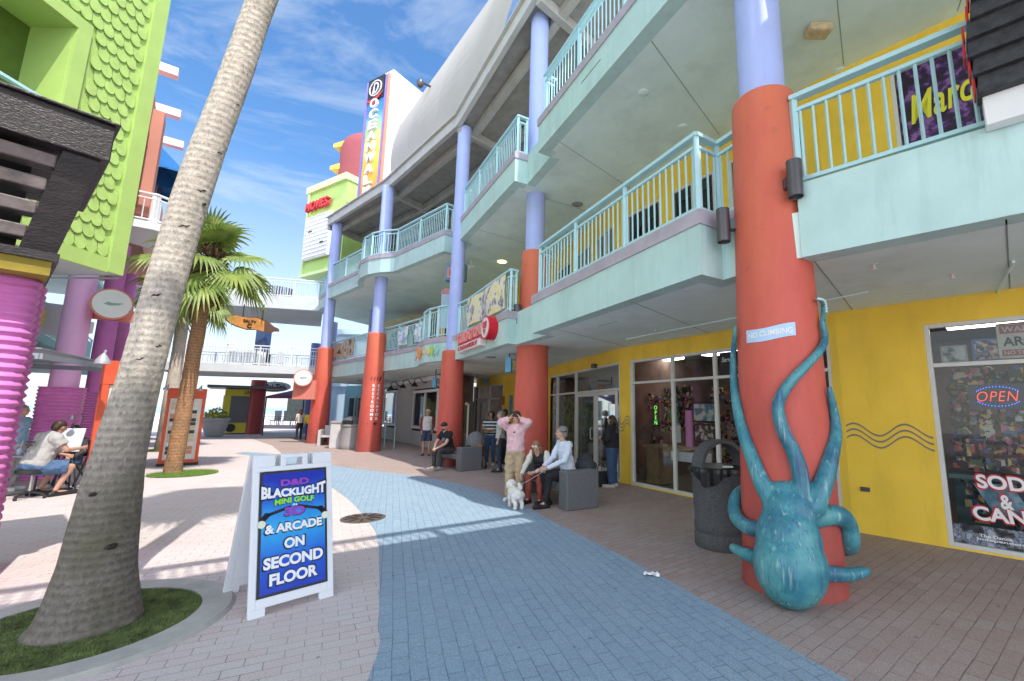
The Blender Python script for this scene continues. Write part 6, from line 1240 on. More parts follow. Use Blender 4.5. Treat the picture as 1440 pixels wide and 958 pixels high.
fs = at_y(352, 456, 24.2); t = thing('hanging_sign', 'orange brown fish shaped hanging sign under the upper footbridge', 'sign', (fs.x, fs.y, fs.z), world=True)
sh = [(-1.15, .05), (-1.0, .32), (-.7, .42), (-.35, .36), (0, .40), (.35, .46), (.75, .30), (1.0, .08), (1.25, -.02), (1.3, -.18), (1.05, -.22), (.9, -.34), (.6, -.32), (.2, -.28), (-.2, -.34), (-.6, -.26), (-.9, -.14)]
def flat(sh, d0, d1, k, mat, nm):
    mb = MB(); n = len(sh); f = [(fs.x + x * k - z * .02, fs.y + d0 + x * .35, fs.z + z * k - x * .10) for x, z in sh]; g = [(a, b + d1 - d0, c) for a, b, c in f]; mb.face(f); mb.face(g)
    for i in range(n): mb.face([f[i], f[(i + 1) % n], g[(i + 1) % n], g[i]])
    mb.build(nm, mat, t)
flat(sh, 0, .1, 1.0, P('dark brown sign edge', (.12, .06, .04), .6, .1, 4), 'backing'); flat(sh, -.03, -.005, .88, P('orange brown sign', (.55, .24, .06), .5, .3, 3), 'face')
text('lettering', 'SALTY', .22, Matrix(((.94, 0, 0, fs.x), (.34, 0, -1, fs.y - .06), (-.1, 1, 0, fs.z + .14), (0, 0, 0, 1))), m_crack, t, .01, .02); text('lettering', 'C', .3, Matrix(((.94, 0, 0, fs.x), (.34, 0, -1, fs.y - .06), (-.1, 1, 0, fs.z - .12), (0, 0, 0, 1))), m_crack, t, .01, .03)
for x in (-.5, .6): mb = MB(); mb.tube([(fs.x + x, fs.y + .05, fs.z + .3), (fs.x + x, fs.y + .05, 7.4)], .03, 6); mb.build('hanger', m_black, t)
ms = at_y(385, 544, 31); t = thing('hanging_sign', 'grey surfboard shaped tiki bar sign beyond the red pillar', 'sign', (ms.x, ms.y, ms.z), world=True); mb = MB(); n = 28
mb.tube([(ms.x, ms.y, ms.z), (ms.x, ms.y + .08, ms.z)], 1, n)
for i, v in enumerate(mb.v): mb.v[i] = (ms.x + (v[0] - ms.x) * 1.15, v[1], ms.z + (v[2] - ms.z) * .36)
mb.build('board', P('silver board', (.42, .48, .52), .4, .15, 4), t); text('lettering', 'Mai Tai', .4, Matrix(((1, 0, 0, ms.x), (0, 0, -1, ms.y - .02), (0, 1, 0, ms.z), (0, 0, 0, 1))), P('dark navy print', (.02, .03, .08), .5, .1, 4), t, .01, .03, fit=(1.5, .38)); mb = MB(); mb.tube([(ms.x, ms.y + .04, ms.z + .3), (ms.x, ms.y + .04, 3.6)], .03, 6); mb.build('hanger', m_black, t)
# far right corner building, awning, railings, tables
m_per = P('blue corner column', (.16, .22, .50), .5, .06, 2)
t = thing('corner_pavilion', 'pale blue round cornered pavilion with blue pillars beyond the lower footbridge', 'building', (-20, 36, 0), world=True)
pq = at_y(452, 500, 34); mb = MB(); mb.lathe((pq.x + 2.4, 36.5, 0), [(3.1, 0), (3.1, 3.3), (3.35, 3.35), (3.35, 4.2), (3.0, 4.25), (3.0, 7.2), (3.3, 7.3), (3.3, 7.7)], 40); mb.build('round_wall', P('pale blue stucco', (.52, .66, .74), .8, .05, 1), t, smooth=True)
for px in (437, 456): q = at_y(px, 560, 31.5); mb = MB(); mb.lathe((q.x, q.y, 0), [(.32, 0), (.3, 6.3)], 24); mb.build('pillar', m_per, t, smooth=True)
q = at_y(418, 600, 33); mb = MB(); mb.box(q.x - .9, q.x + 1.2, q.y, q.y + .1, .9, 2.7); mb.build('shop_window', P('pale glass', (.45, .5, .5), .2, .3, 3), t)
q = at_y(414, 552, 29.5); t = thing('awning', 'maroon sloping awning beside the far blue pillar', 'awning', (q.x, q.y, q.z), world=True); mb = MB(); mb.face([(q.x - 1.3, q.y - .8, q.z - .28), (q.x + 1.3, q.y - 1.2, q.z - .28), (q.x + 1.3, q.y + 1, q.z + .42), (q.x + .2, q.y + 1.2, q.z + .42)]); mb.face([(q.x - 1.3, q.y - .8, q.z - .28), (q.x + 1.3, q.y - 1.2, q.z - .28), (q.x + 1.3, q.y - 1.2, q.z - .42), (q.x - 1.3, q.y - .8, q.z - .42)]); mb.build('canvas', P('maroon canvas', (.16, .03, .10), .7, .1, 3), t)
for x in (-1.2, 1.2): mb = MB(); mb.tube([(q.x + x, q.y - .9, 0), (q.x + x, q.y - .9, q.z - .3)], .04, 8); mb.build('post', m_black, t)
q = on_z(388, 603); t = thing('patio_rail', 'black patio railing in front of dark chairs in the distance', 'railing', (q.x, q.y, 0), world=True); railing([(q.x - 1.6, q.y + .4), (q.x + 1.8, q.y)], 0, 'railing', m_black, t, 1.0, gap=.25); mb = MB(); mb.box(q.x - 1.6, q.x + 1.8, q.y - .05, q.y + .5, 0, .3); mb.build('plinth', P('dark plinth', (.1, .09, .1), .7, .1, 3), t)
for i, (dx, dy) in enumerate(((-1.0, 1.4), (-.1, 1.5), (.8, 1.3), (1.5, 1.6))):
    t = thing('patio_chair', 'dark tall patio chair behind the distant black railing', 'chair', (q.x + dx, q.y + dy, 0), .4 * i, 'dark chairs behind the distant railing'); mb = MB(); mb.box(-.3, .3, -.3, .3, .6, .68); mb.build('seat', m_ch, t); mb = MB(); mb.box(-.3, .3, .25, .3, .68, 1.5); mb.build('backrest', m_ch, t)
    for x in (-.28, .24):
        for y in (-.28, .24): mb = MB(); mb.box(x, x + .04, y, y + .04, 0, .6); mb.build('leg', m_ch, t)
q = on_z(334, 600); t = thing('picket_fence', 'pale wooden sign frame beyond the kiosk by the beach', 'frame', (q.x, q.y, 0)); mb = MB()
for z in (.3, 1.2, 2.1): mb.box(-1.2, 1.2, 0, .08, z, z + .1)
for x in (-1.2, 1.1): mb.box(x, x + .1, 0, .1, 0, 2.4)
mb.build('timbers', P('pale timber', (.6, .5, .36), .8, .15, 5), t)
#@@NEXT3
# ------------------------------------------------------------------ people and the dog
m_skin = P('light skin', (.56, .33, .24), .55, .06, 9); m_skin2 = P('tan skin', (.46, .25, .17), .55, .06, 9); m_skin3 = P('brown skin', (.30, .155, .10), .55, .06, 9)
m_eye = P('dark eye', (.03, .02, .018), .25, .1, 5); m_lip = P('lip', (.42, .15, .13), .5, .1, 5)
def cloth(name, c, var=.16): return P(name, c, .85, var, 7, .25, 40)
STAND = dict(pelvis=(0, 0, .94), chest=(0, 0, 1.28), neck=(0, -.005, 1.47), head=(0, .02, 1.62), look=(0, 1, 0),
    shL=(-.18, 0, 1.42), elL=(-.235, -.03, 1.14), wrL=(-.24, .05, .90), shR=(.18, 0, 1.42), elR=(.235, -.03, 1.14), wrR=(.24, .05, .90),
    hiL=(-.09, 0, .92), knL=(-.105, .02, .50), anL=(-.11, -.02, .085), hiR=(.09, 0, .92), knR=(.105, .02, .50), anR=(.11, -.02, .085), toL=(-.13, .15, .03), toR=(.13, .15, .03), hdL=None, hdR=None)
SIT = dict(STAND, pelvis=(0, 0, .56), chest=(0, .05, .90), neck=(0, .07, 1.09), head=(0, .11, 1.24), shL=(-.18, .05, 1.04), elL=(-.23, .08, .78), wrL=(-.15, .30, .66), shR=(.18, .05, 1.04), elR=(.23, .08, .78), wrR=(.15, .30, .66),
    hiL=(-.09, .02, .54), knL=(-.13, .44, .52), anL=(-.13, .42, .085), hiR=(.09, .02, .54), knR=(.13, .44, .52), anR=(.13, .42, .085), toL=(-.15, .59, .03), toR=(.15, .59, .03))
def basis(z, x):
    z = V(z).normalized(); x = (V(x) - z * V(x).dot(z)).normalized(); return Matrix((x, z.cross(x), z)).transposed()
def person(label, loc, face, pose=STAND, upd={}, h=1.75, skin=m_skin, top=None, sleeve='short', sleeve_mat=None, bottom=None, legs='long', shoes=None, hair=None, style='short', bulk=1.0, group=None, vox=.010, baggy=0, cat='person'):
    t = thing('person', label, cat, loc, R(face - 90), group); k = h / 1.75; J = dict(pose); J.update(upd); J = {a: (V(b) * (1 if a == 'look' else k) if b is not None else None) for a, b in J.items()}
    pel, che, nek, hd = J['pelvis'], J['chest'], J['neck'], J['head']; look = J['look'].normalized()
    rt = (J['shR'] - J['shL']).normalized(); sp = (che - pel).normalized(); Rt = basis(sp, rt); Rh = basis(V((0, 0, 1)) if abs(look.z) < .5 else (V((0, 0, 1)) + look * -look.z).normalized(), look.cross(V((0, 0, 1))))
    if abs(look.z) > .05: zz = look.cross(V((0, 0, 1))).cross(look) ; Rh = basis(zz, look.cross(V((0, 0, 1))))
    E = lambda c, r, M=None: ('e', c, tuple(q * k for q in r), M) if M is not None else ('e', c, tuple(q * k for q in r))
    Cn = lambda a, b, r0, r1, f='': ('c', a, b, r0 * k, r1 * k, f)
    ho = lambda x, y, z: hd + Rh @ V((x * k, y * k, z * k))
    body = [E(ho(0, -.005, .02), (.076, .094, .098), Rh), E(ho(0, .028, -.045), (.056, .062, .062), Rh), E(ho(0, .098, -.012), (.012, .018, .022), Rh), E(ho(-.078, 0, -.005), (.012, .022, .032), Rh), E(ho(.078, 0, -.005), (.012, .022, .032), Rh), Cn(nek - V((0, 0, .06 * k)), hd - V((0, 0, .05 * k)), .056, .05),
        E(che, (.145 * bulk, .095 * bulk, .19), Rt), E(pel.lerp(che, .45), (.135 * bulk, .095 * bulk, .16), Rt), E(pel, (.15 * bulk, .11 * bulk, .11), Rt)]
    zb = max(1, bulk) ** .6
    tp = [E(che + sp * .02 * k, (.172 * bulk, .116 * bulk, .20 * zb), Rt), E(pel.lerp(che, .62), (.168 * bulk, .120 * bulk, .22 * zb), Rt), E(pel.lerp(che, .35), (.166 * bulk, .124 * bulk, .22 * zb), Rt), E(pel.lerp(che, .12), (.168 * bulk, .128 * bulk, .12 * zb), Rt), E(nek - sp * .055 * k, (.085, .07, .045), Rt)]
    bt = [E(pel - sp * .01 * k, (.168 * bulk, .128 * bulk, .12), Rt)]
    sl = {}
    for s in 'LR':
        sh, el, wr = J['sh' + s], J['el' + s], J['wr' + s]; body += [Cn(sh, el, .056 * bulk, .042), Cn(el, wr, .042, .029)]
        tp += [Cn(che.lerp(sh, .45) + sp * .05 * k, sh, .085, .066 * bulk)]
        q = [Cn(sh, el, .070 * bulk, .056 + baggy, 'b' if sleeve == 'short' else '')] if sleeve == 'long' else [Cn(sh, sh.lerp(el, .62), .070 * bulk, .066 * bulk, 'b')]
        if sleeve == 'long': q += [Cn(el, el.lerp(wr, .93), .055 + baggy, .040 + baggy * .5, 'b')]
        sl[s] = q
        # hand: palm, four unequal curled fingers and a thumb
        fd = (wr - el).normalized() if J['hd' + s] is None else J['hd' + s].normalized(); lat = fd.cross(rt if abs(fd.dot(rt)) < .8 else V((0, 0, 1))).normalized(); pn_ = fd.cross(lat).normalized()
        if pn_.dot(pel.lerp(che, .3) - wr) < 0: pn_ = -pn_
        pc = wr + fd * .05 * k; body += [E(pc, (.040, .017, .048), Matrix((lat, pn_, fd)).transposed()), Cn(wr, pc, .027, .026)]
        for i, L in enumerate((.062, .072, .068, .052)):
            a = pc + fd * .036 * k + lat * (.030 - i * .020) * k; m_ = a + (fd * .85 + pn_ * .5).normalized() * L * .55 * k; e = m_ + (fd * .45 + pn_ * .9).normalized() * L * .5 * k; body += [Cn(a, m_, .0105, .0098), Cn(m_, e, .0098, .0085)]
        a = pc + lat * .034 * k - fd * .012 * k; body += [Cn(a, a + (lat * .6 + fd * .7 + pn_ * .4).normalized() * .05 * k, .0125, .0105)]
        hi, kn, an, to = J['hi' + s], J['kn' + s], J['an' + s], J['to' + s]; body += [Cn(hi, kn, .082 * bulk, .055), Cn(kn, an, .056, .036), Cn(an, to, .036, .026)]
        bt += [Cn(hi, kn if legs == 'long' else hi.lerp(kn, .88), .100 * bulk, .070 + baggy if legs == 'long' else .088 * bulk, '' if legs == 'long' else 'b')]
        if legs == 'long': bt += [Cn(kn, kn.lerp(an, .97), .070 + baggy, .054 + baggy, 'b')]
    meshobj('body', solid(body, vox * .8 if vox < .012 else vox, 3), skin, t)
    if top:
        if sleeve_mat:
            meshobj('shirt', fold(solid(tp, vox, 4)), top, t)
            for s in 'LR': meshobj('sleeve', fold(solid(sl[s], vox, 3)), sleeve_mat, t)
        else: meshobj('shirt', fold(solid(tp + sl['L'] + sl['R'], vox, 4)), top, t)
    if bottom: meshobj('shorts' if legs == 'short' else 'trousers', fold(solid(bt, vox, 4), .014), bottom, t)
    if shoes:
        for s in 'LR':
            an, to = J['an' + s], J['to' + s]; d = (to - an); d.z = 0; d = d.normalized(); he = an - d * .05 * k; he.z = an.z - .045 * k
            me = solid([Cn(V((he.x, he.y, he.z)), V((to.x, to.y, to.z + .008)) + d * .03 * k, .050, .044), Cn(an, V((an.x, an.y, an.z - .03 * k)), .046, .05)], vox, 3)
            for v in me.vertices:
                if v.co.z < .008 and an.z < .12: v.co.z = .002
            meshobj('shoe', me, shoes, t)
    if hair:
        if style == 'cap':
            mb = MB(); mb.ell(ho(0, -.008, .05), (.088 * k, .104 * k, .085 * k), Rh); o_ = ho(0, .10, .055); mb.ell(o_, (.065 * k, .075 * k, .012 * k), Rh); o = mb.build('cap', hair, t, smooth=True); mb = MB(); mb.ell(ho(0, .045, -.065), (.05 * k, .05 * k, .045 * k), Rh); mb.build('beard', P('brown beard', (.10, .055, .03), .9, .2, 20), t, smooth=True)
        elif style == 'hat':
            mb = MB(); mb.ell(ho(0, -.005, .075), (.088 * k, .10 * k, .075 * k), Rh); mb.ell(ho(0, .01, .052), (.15 * k, .165 * k, .012 * k), Rh); mb.build('hat', hair, t, smooth=True)
            mb = MB(); mb.ell(ho(0, .05, -.06), (.052 * k, .055 * k, .055 * k), Rh); mb.build('beard', P('grey beard', (.42, .36, .30), .9, .2, 20), t, smooth=True)
        else:
            hp = [E(ho(0, -.022, .038), (.090, .100, .095), Rh), E(ho(0, -.06, -.01), (.078, .06, .085), Rh)]
            if style in ('long', 'pony'): hp += [E(ho(-.062, -.03, -.06), (.035, .06, .10), Rh), E(ho(.062, -.03, -.06), (.035, .06, .10), Rh)]
            if style == 'long': hp += [Cn(ho(0, -.06, -.02), ho(0, -.08, -.30), .085, .05), Cn(ho(-.07, -.01, -.03), ho(-.10, .03, -.30), .04, .028), Cn(ho(.07, -.01, -.03), ho(.10, .03, -.30), .04, .028)]
            if style == 'pony': hp += [Cn(ho(0, -.10, .03), ho(0, -.15, -.10), .035, .04), Cn(ho(0, -.15, -.10), ho(0, -.13, -.30), .04, .015)]
            if style == 'bushy': hp += [E(ho(0, -.04, .02), (.12, .11, .12), Rh), Cn(ho(0, -.07, -.02), ho(0, -.08, -.18), .09, .07)]
            if style == 'mop': hp += [E(ho(0, .03, .062), (.085, .075, .05), Rh), E(ho(-.06, .01, .02), (.03, .06, .06), Rh), E(ho(.06, .01, .02), (.03, .06, .06), Rh)]
            me = solid(hp, vox, 3)
            for v in me.vertices: v.co += V((mnoise.noise(v.co * 45), mnoise.noise(v.co * 45 + V((9, 0, 0))), 0)) * .006
            meshobj('hair', me, hair, t)
    for s in (-1, 1): mb = MB(); mb.ell(ho(s * .030, .083, .008), (.012 * k, .007 * k, .007 * k), Rh, 8, 6); mb.build('eye', m_eye, t, smooth=True)
    mb = MB(); mb.ell(ho(0, .083, -.055), (.022 * k, .007 * k, .006 * k), Rh, 8, 6); mb.build('mouth', m_lip, t, smooth=True)
    t['_k'] = k; t2 = t; return t, ho, Rh, k
def fold(me, amp=.011):
    nn = [v.normal.copy() for v in me.vertices]
    for v, nv in zip(me.vertices, nn): q = v.co.copy(); v.co = q + nv * amp * (mnoise.noise(V((q.x * 9, q.y * 9, q.z * 15))) + .6 * mnoise.noise(V((q.x * 21 + q.z * 14, q.y * 21, q.z * 8))))
    return me
def extra(t, name, mb, mat, **kw): return mb.build(name, mat, t, smooth=True, **kw)
jeans = cloth('blue denim', (.045, .085, .17)); jeansd = cloth('dark denim', (.03, .05, .09)); black = cloth('black cloth', (.018, .018, .022)); m_shoe = P('white trainer', (.7, .68, .66), .5, .1, 8); m_shoeb = P('black trainer', (.02, .02, .022), .45, .2, 8)
h_brown = P('dark brown hair', (.045, .025, .016), .5, .3, 30); h_black = P('black hair', (.015, .012, .012), .45, .3, 30); h_grey = P('grey hair', (.22, .21, .20), .6, .3, 30); h_gold = P('light brown hair', (.26, .13, .06), .5, .3, 30, streak=(6, 6, 1)); h_red = P('auburn hair', (.25, .08, .04), .5, .3, 30)
m_pinkhood = P('mottled pink fleece', (.74, .47, .50), .9, .22, 22, .3, 60)
# boy holding his head
t, ho, Rh, k = person('boy in pink hoodie and khaki trousers with both hands raised to his head', (-.98, 8.95, 0), 262, upd=dict(elL=(-.285, .13, 1.52), wrL=(-.105, .12, 1.60), elR=(.285, .13, 1.52), wrR=(.105, .12, 1.60), hdL=(.5, -.5, .6), hdR=(-.5, -.5, .6), look=(.1, 1, -.25), anL=(-.12, .0, .085), anR=(.10, .05, .085)), h=1.70, top=m_pinkhood, sleeve='long', bottom=cloth('khaki cotton', (.46, .35, .22)), shoes=m_shoe, hair=h_brown, style='mop', baggy=.026, bulk=1.15)
mb = MB(); mb.ell((0, -.10, 1.40), (.13, .05, .10)); extra(t, 'hood', mb, m_pinkhood); mb = MB(); mb.face([(-.035, .128, 1.25), (.035, .128, 1.25), (.025, .128, 1.305), (-.025, .128, 1.305)]); mb.build('chest_badge', P('dark badge', (.16, .10, .06), .7, .3, 20), t)
# seated girl
t, ho, Rh, k = person('girl in black and white varsity jacket and rust trousers bending forward on the bench', (-.43, 8.98, 0), 248, SIT, upd=dict(chest=(0, .17, .84), neck=(0, .27, 1.00), head=(.0, .36, 1.11), look=(-.12, 1, -.75), shL=(-.16, .21, .97), shR=(.16, .21, .97), elR=(.25, .34, .72), wrR=(.20, .60, .58), elL=(-.22, .30, .70), wrL=(-.02, .46, .62), hdL=(.7, .5, -.2)), h=1.62, top=P('black jacket', (.02, .02, .025), .7, .2, 9), sleeve='long', sleeve_mat=cloth('cream sleeve', (.66, .62, .54)), bottom=cloth('rust cotton', (.33, .065, .045)), shoes=m_shoeb, hair=h_gold, style='long')
mb = MB()
for s in (-1, 1): mb.tube([ho(s * .034, .075, .085), ho(s * .034, .092, .078)], .026 * k, 14)
extra(t, 'sunglasses', mb, m_white)
# seated man with dog lead
t, ho, Rh, k = person('grey haired man in white shirt and black trousers seated on the bench holding a lead', (.06, 8.58, 0), 206, SIT, upd=dict(chest=(0, .08, .92), neck=(0, .11, 1.11), head=(0, .15, 1.265), look=(.35, 1, .0), shL=(-.19, .09, 1.06), shR=(.19, .09, 1.06), elR=(.23, .22, .80), wrR=(.10, .46, .66), elL=(-.23, .20, .80), wrL=(-.06, .46, .66), anL=(-.12, .50, .085), anR=(.12, .36, .085), toL=(-.13, .67, .03), toR=(.13, .53, .03)), h=1.80, top=cloth('crisp white shirt', (.66, .72, .84), .08), sleeve='long', bottom=black, shoes=m_shoeb, hair=h_grey, style='short', bulk=1.05)
mb = MB(); mb.bar(ho(-.09, .02, .02), ho(-.08, -.09, .03), .012, .02); extra(t, 'sunglasses', mb, m_black)
bag = thing('coat_bundle', 'dark grey coat bundle on the bench behind the man in white', 'coat', (.40, 8.95, .44)); me = solid([('e', V((0, 0, .16)), (.22, .26, .20)), ('e', V((-.02, .08, .30)), (.15, .18, .16)), ('e', V((.05, -.16, .1)), (.15, .16, .12))], .02, 2)
for v, nv in zip(me.vertices, [v.normal.copy() for v in me.vertices]): v.co += nv * mnoise.noise(v.co * 9) * .035
meshobj('cloth', me, cloth('charcoal coat', (.05, .052, .06)), bag)
# white dog
dg = thing('dog', 'small fluffy white dog on a lead standing by the bench', 'dog', (-.88, 8.24, 0), R(118 - 90)); m_fur = P('white fur', (.80, .77, .72), .95, .10, 26, .6, 70)
dp_ = [('c', V((0, -.16, .30)), V((0, .14, .31)), .105, .115), ('e', V((0, .12, .29)), (.10, .10, .13)), ('c', V((0, .17, .36)), V((0, .23, .43)), .075, .075), ('e', V((0, .26, .46)), (.088, .085, .085)), ('e', V((0, .335, .435)), (.042, .045, .04)), ('e', V((-.08, .245, .44)), (.03, .04, .07)), ('e', V((.08, .245, .44)), (.03, .04, .07)),
    ('c', V((0, -.22, .36)), V((0, -.25, .45)), .03, .045), ('c', V((0, -.25, .45)), V((0, -.18, .50)), .045, .035)]
for s in (-1, 1):
    dp_ += [('c', V((s * .065, .13, .26)), V((s * .065, .135, .12)), .050, .040), ('c', V((s * .065, .135, .12)), V((s * .065, .14, .035)), .040, .040), ('c', V((s * .07, -.14, .28)), V((s * .072, -.10, .18)), .070, .052), ('c', V((s * .072, -.10, .18)), V((s * .07, -.19, .115)), .050, .040), ('c', V((s * .07, -.19, .115)), V((s * .07, -.175, .035)), .040, .040), ('e', V((s * .065, .155, .03)), (.04, .05, .03)), ('e', V((s * .07, -.16, .03)), (.04, .05, .03))]
me = solid(dp_, .009, 1)
for v, nv in zip(me.vertices, [v.normal.copy() for v in me.vertices]):
    if v.co.z > .02: v.co += nv * (mnoise.noise(v.co * 38) * .014 + mnoise.noise(v.co * 80) * .008)
meshobj('body', me, m_fur, dg); dg.scale = (.86, .86, .86)
for s in (-1, 1): mb = MB(); mb.ell((s * .036, .335, .475), (.011, .011, .011), None, 8, 6); mb.build('eye', m_eye, dg, smooth=True)
mb = MB(); mb.ell((0, .382, .445), (.017, .014, .013), None, 10, 6); mb.build('nose', m_eye, dg, smooth=True)
mb = MB(); mb.tube([(math.cos(a) * .088, .185 + math.sin(a) * .06, .37 + math.sin(a) * -.05) for a in [2 * math.pi * i / 20 for i in range(21)]], .011, 6); mb.build('collar', P('lime collar', (.55, .65, .2), .6, .1, 6), dg)
mb = MB(); mb.tube([(-.19 - .35, 8.33, .64), (-.55, 8.33, .55), (-.74, 8.27, .45), (-.93, 8.30, .39)], .006, 6); mb.v = []; mb.f = []; mb.m = []; mb.tube(smoothpath([(-.33, 8.33, .67), (-.52, 8.30, .55), (-.76, 8.26, .42), (-.95, 8.32, .39)], 5), .007, 6); tag(mb.build('dog_lead', P('grey lead', (.35, .33, .33), .6, .1, 8)), 'thin grey dog lead between the white dog and the seated man', 'lead')
# others along the arcade
t, ho, Rh, k = person('bearded man in black cap and black shirt seated on the far bench', (-3.42, 13.5, 0), 232, SIT, upd=dict(chest=(0, .12, .88), neck=(0, .18, 1.06), head=(0, .24, 1.20), look=(-.35, 1, -.1), shL=(-.19, .15, 1.01), shR=(.19, .15, 1.01), elR=(.22, .32, .74), wrR=(.06, .50, .60), elL=(-.22, .32, .74), wrL=(-.05, .50, .60)), h=1.78, top=black, bottom=cloth('charcoal trousers', (.05, .05, .055)), shoes=P('grey sandal', (.3, .25, .23), .6, .1, 8), hair=m_black, style='cap', vox=.012, bulk=1.05)
mb = MB(); mb.ell((0, .245, .86), (.07, .012, .06)); extra(t, 'shirt_print', mb, P('blue print', (.08, .25, .45), .7, .3, 20))
t, ho, Rh, k = person('man in straw hat, maroon sleeved shirt and navy shorts by the clapboard shop', (-5.27, 17.25, 0), 283, upd=dict(wrL=(-.20, .08, .92), wrR=(.20, .08, .92), look=(.3, 1, 0)), h=1.72, top=cloth('white jersey', (.62, .60, .60), .08), sleeve='long', sleeve_mat=cloth('maroon jersey', (.20, .045, .05)), bottom=cloth('navy cotton', (.05, .06, .13)), legs='short', shoes=P('brown sandal', (.10, .06, .05), .6, .2, 8), hair=P('straw', (.55, .42, .25), .8, .2, 30), style='hat', vox=.013, bulk=1.12)
t, ho, Rh, k = person('woman in striped blouse and ripped jeans with folded arms by the far door', (-2.38, 14.42, 0), 268, upd=dict(elL=(-.26, .04, 1.16), wrL=(.02, .20, 1.10), elR=(.26, .04, 1.16), wrR=(-.02, .22, 1.14), hdL=(1, .1, 0), hdR=(-1, .1, .1)), h=1.68, skin=m_skin3, top=None, bottom=jeans, shoes=m_shoe, hair=h_black, style='bushy', vox=.012, bulk=1.12)
def stripes():
    m, nt, b = nodes_of('striped blouse'); N = nt.nodes; tc = N.new('ShaderNodeTexCoord'); sx = N.new('ShaderNodeSeparateXYZ'); link(nt, tc.outputs['Object'], sx.inputs[0]); s_ = N.new('ShaderNodeMath'); s_.operation = 'MULTIPLY'; link(nt, sx.outputs[2], s_.inputs[0]); s_.inputs[1].default_value = 62; q = N.new('ShaderNodeMath'); q.operation = 'SINE'; link(nt, s_.outputs[0], q.inputs[0])
    c = ramp(nt, q.outputs[0], [(.30, (.03, .04, .08)), (.40, (.66, .64, .60))]); link(nt, c, b.inputs['Base Color']); b.inputs['Roughness'].default_value = .85; return m
S_ = lambda a: V(a) * (1.68 / 1.75)
meshobj('shirt', solid([('e', S_((0, 0, 1.28)), (.19, .13, .19)), ('e', S_((0, 0, 1.08)), (.19, .145, .19)), ('c', S_((-.1, 0, 1.40)), S_((-.18, 0, 1.40)), .085, .075), ('c', S_((.1, 0, 1.40)), S_((.18, 0, 1.40)), .085, .075), ('c', S_((-.18, 0, 1.41)), S_((-.23, .03, 1.26)), .078, .07, 'b'), ('c', S_((.18, 0, 1.41)), S_((.23, .03, 1.26)), .078, .07, 'b')], .012, 3), stripes(), t)
person('man in black standing close behind the woman in stripes', (-2.02, 14.95, 0), 215, h=1.76, skin=m_skin3, top=black, sleeve='long', bottom=black, shoes=m_shoeb, hair=h_black, style='short', vox=.014, bulk=1.1)
person('person in pale teal top and jeans half hidden behind the boy', (-1.86, 12.95, 0), 185, h=1.70, top=cloth('pale teal cotton', (.40, .56, .54)), sleeve='short', bottom=jeansd, shoes=m_shoeb, hair=h_grey, style='short', vox=.013, bulk=1.1)
t, ho, Rh, k = person('woman in black hooded top and blue jeans with long ponytail at the double doors', (1.08, 10.55, 0), 155, upd=dict(elL=(-.25, .04, 1.16), wrL=(-.10, .24, 1.18), elR=(.25, .04, 1.16), wrR=(.08, .26, 1.18), look=(.1, 1, .05)), h=1.63, top=black, sleeve='long', bottom=jeans, shoes=P('grey pink trainer', (.5, .42, .40), .6, .1, 8), hair=h_brown, style='pony', bulk=1.3, baggy=.028)
mb = MB(); mb.face([(-.12, -.142, 1.22), (.12, -.142, 1.22), (.12, -.125, 1.31), (-.12, -.125, 1.31)]); mb.build('back_print', SPECK('white back print', [(.45, (.02, .02, .022)), (.5, (.6, .6, .62)), (.6, (.02, .02, .022))], 16, .7, False), t)
for x, y, c, lab in ((.82, 10.62, (.02, .02, .025), 'black shopping bag on the ground left of the woman at the doors'), (.93, 10.78, (.20, .45, .50), 'teal striped tote bag on the ground behind the woman at the doors')):
    tb = thing('tote_bag', lab, 'bag', (x, y, 0), .4); mb = MB(); mb.box8([(-.16, -.07, 0), (.16, -.07, 0), (.16, .07, 0), (-.16, .07, 0), (-.19, -.05, .34), (.19, -.05, .34), (.19, .05, .34), (-.19, .05, .34)]); mb.build('body', P('bag cloth ' + lab[:5], c, .7, .2, 9), tb, bevel=.015); mb = MB(); mb.tube(smoothpath([(-.09, 0, .33), (-.07, 0, .46), (0, 0, .52), (.07, 0, .46), (.09, 0, .33)], 4), .01, 6); mb.build('handle', m_black, tb)
person('distant person in yellow top and dark jeans beside the far red column', (-14.25, 25.2, 0), 120, h=1.62, top=cloth('yellow cotton', (.70, .60, .05)), sleeve='long', bottom=jeansd, shoes=m_shoeb, hair=h_black, style='long', vox=.016)
person('distant person in white top and dark trousers beside the one in yellow', (-14.85, 25.3, 0), 140, h=1.66, top=cloth('white cotton', (.6, .58, .56)), bottom=black, shoes=m_shoeb, hair=h_red, style='long', vox=.016)
# stroller
sv = thing('stroller', 'grey folding stroller with rounded hood behind the end of the far bench', 'stroller', (-2.72, 13.75, 0), R(20)); mb = MB(); n = 10
for i in range(n):
    a, b = math.pi * i / n, math.pi * (i + 1) / n
    for j in range(8):
        c, d = math.pi * j / 8 - math.pi / 2, math.pi * (j + 1) / 8 - math.pi / 2; q = lambda u, v: (.30 * math.sin(v), -.30 * math.cos(v) * math.cos(u) , .68 + .40 * math.cos(v) * math.sin(u) ** .8); mb.face([q(a, c), q(b, c), q(b, d), q(a, d)])
extra(sv, 'hood', mb, P('grey stroller fabric', (.17, .17, .18), .8, .2, 9)); mb = MB(); mb.box(-.24, .24, -.2, .25, .36, .42); mb.box(-.24, .24, .2, .25, .42, .85); mb.build('seat', P('dark stroller fabric', (.05, .05, .055), .8, .2, 9), sv, bevel=.02)
mb = MB(); mb.box(-.15, .15, -.26, -.22, .60, .70); mb.build('snack_tray', P('orange tray', (.7, .3, .05), .5, .1, 5), sv)
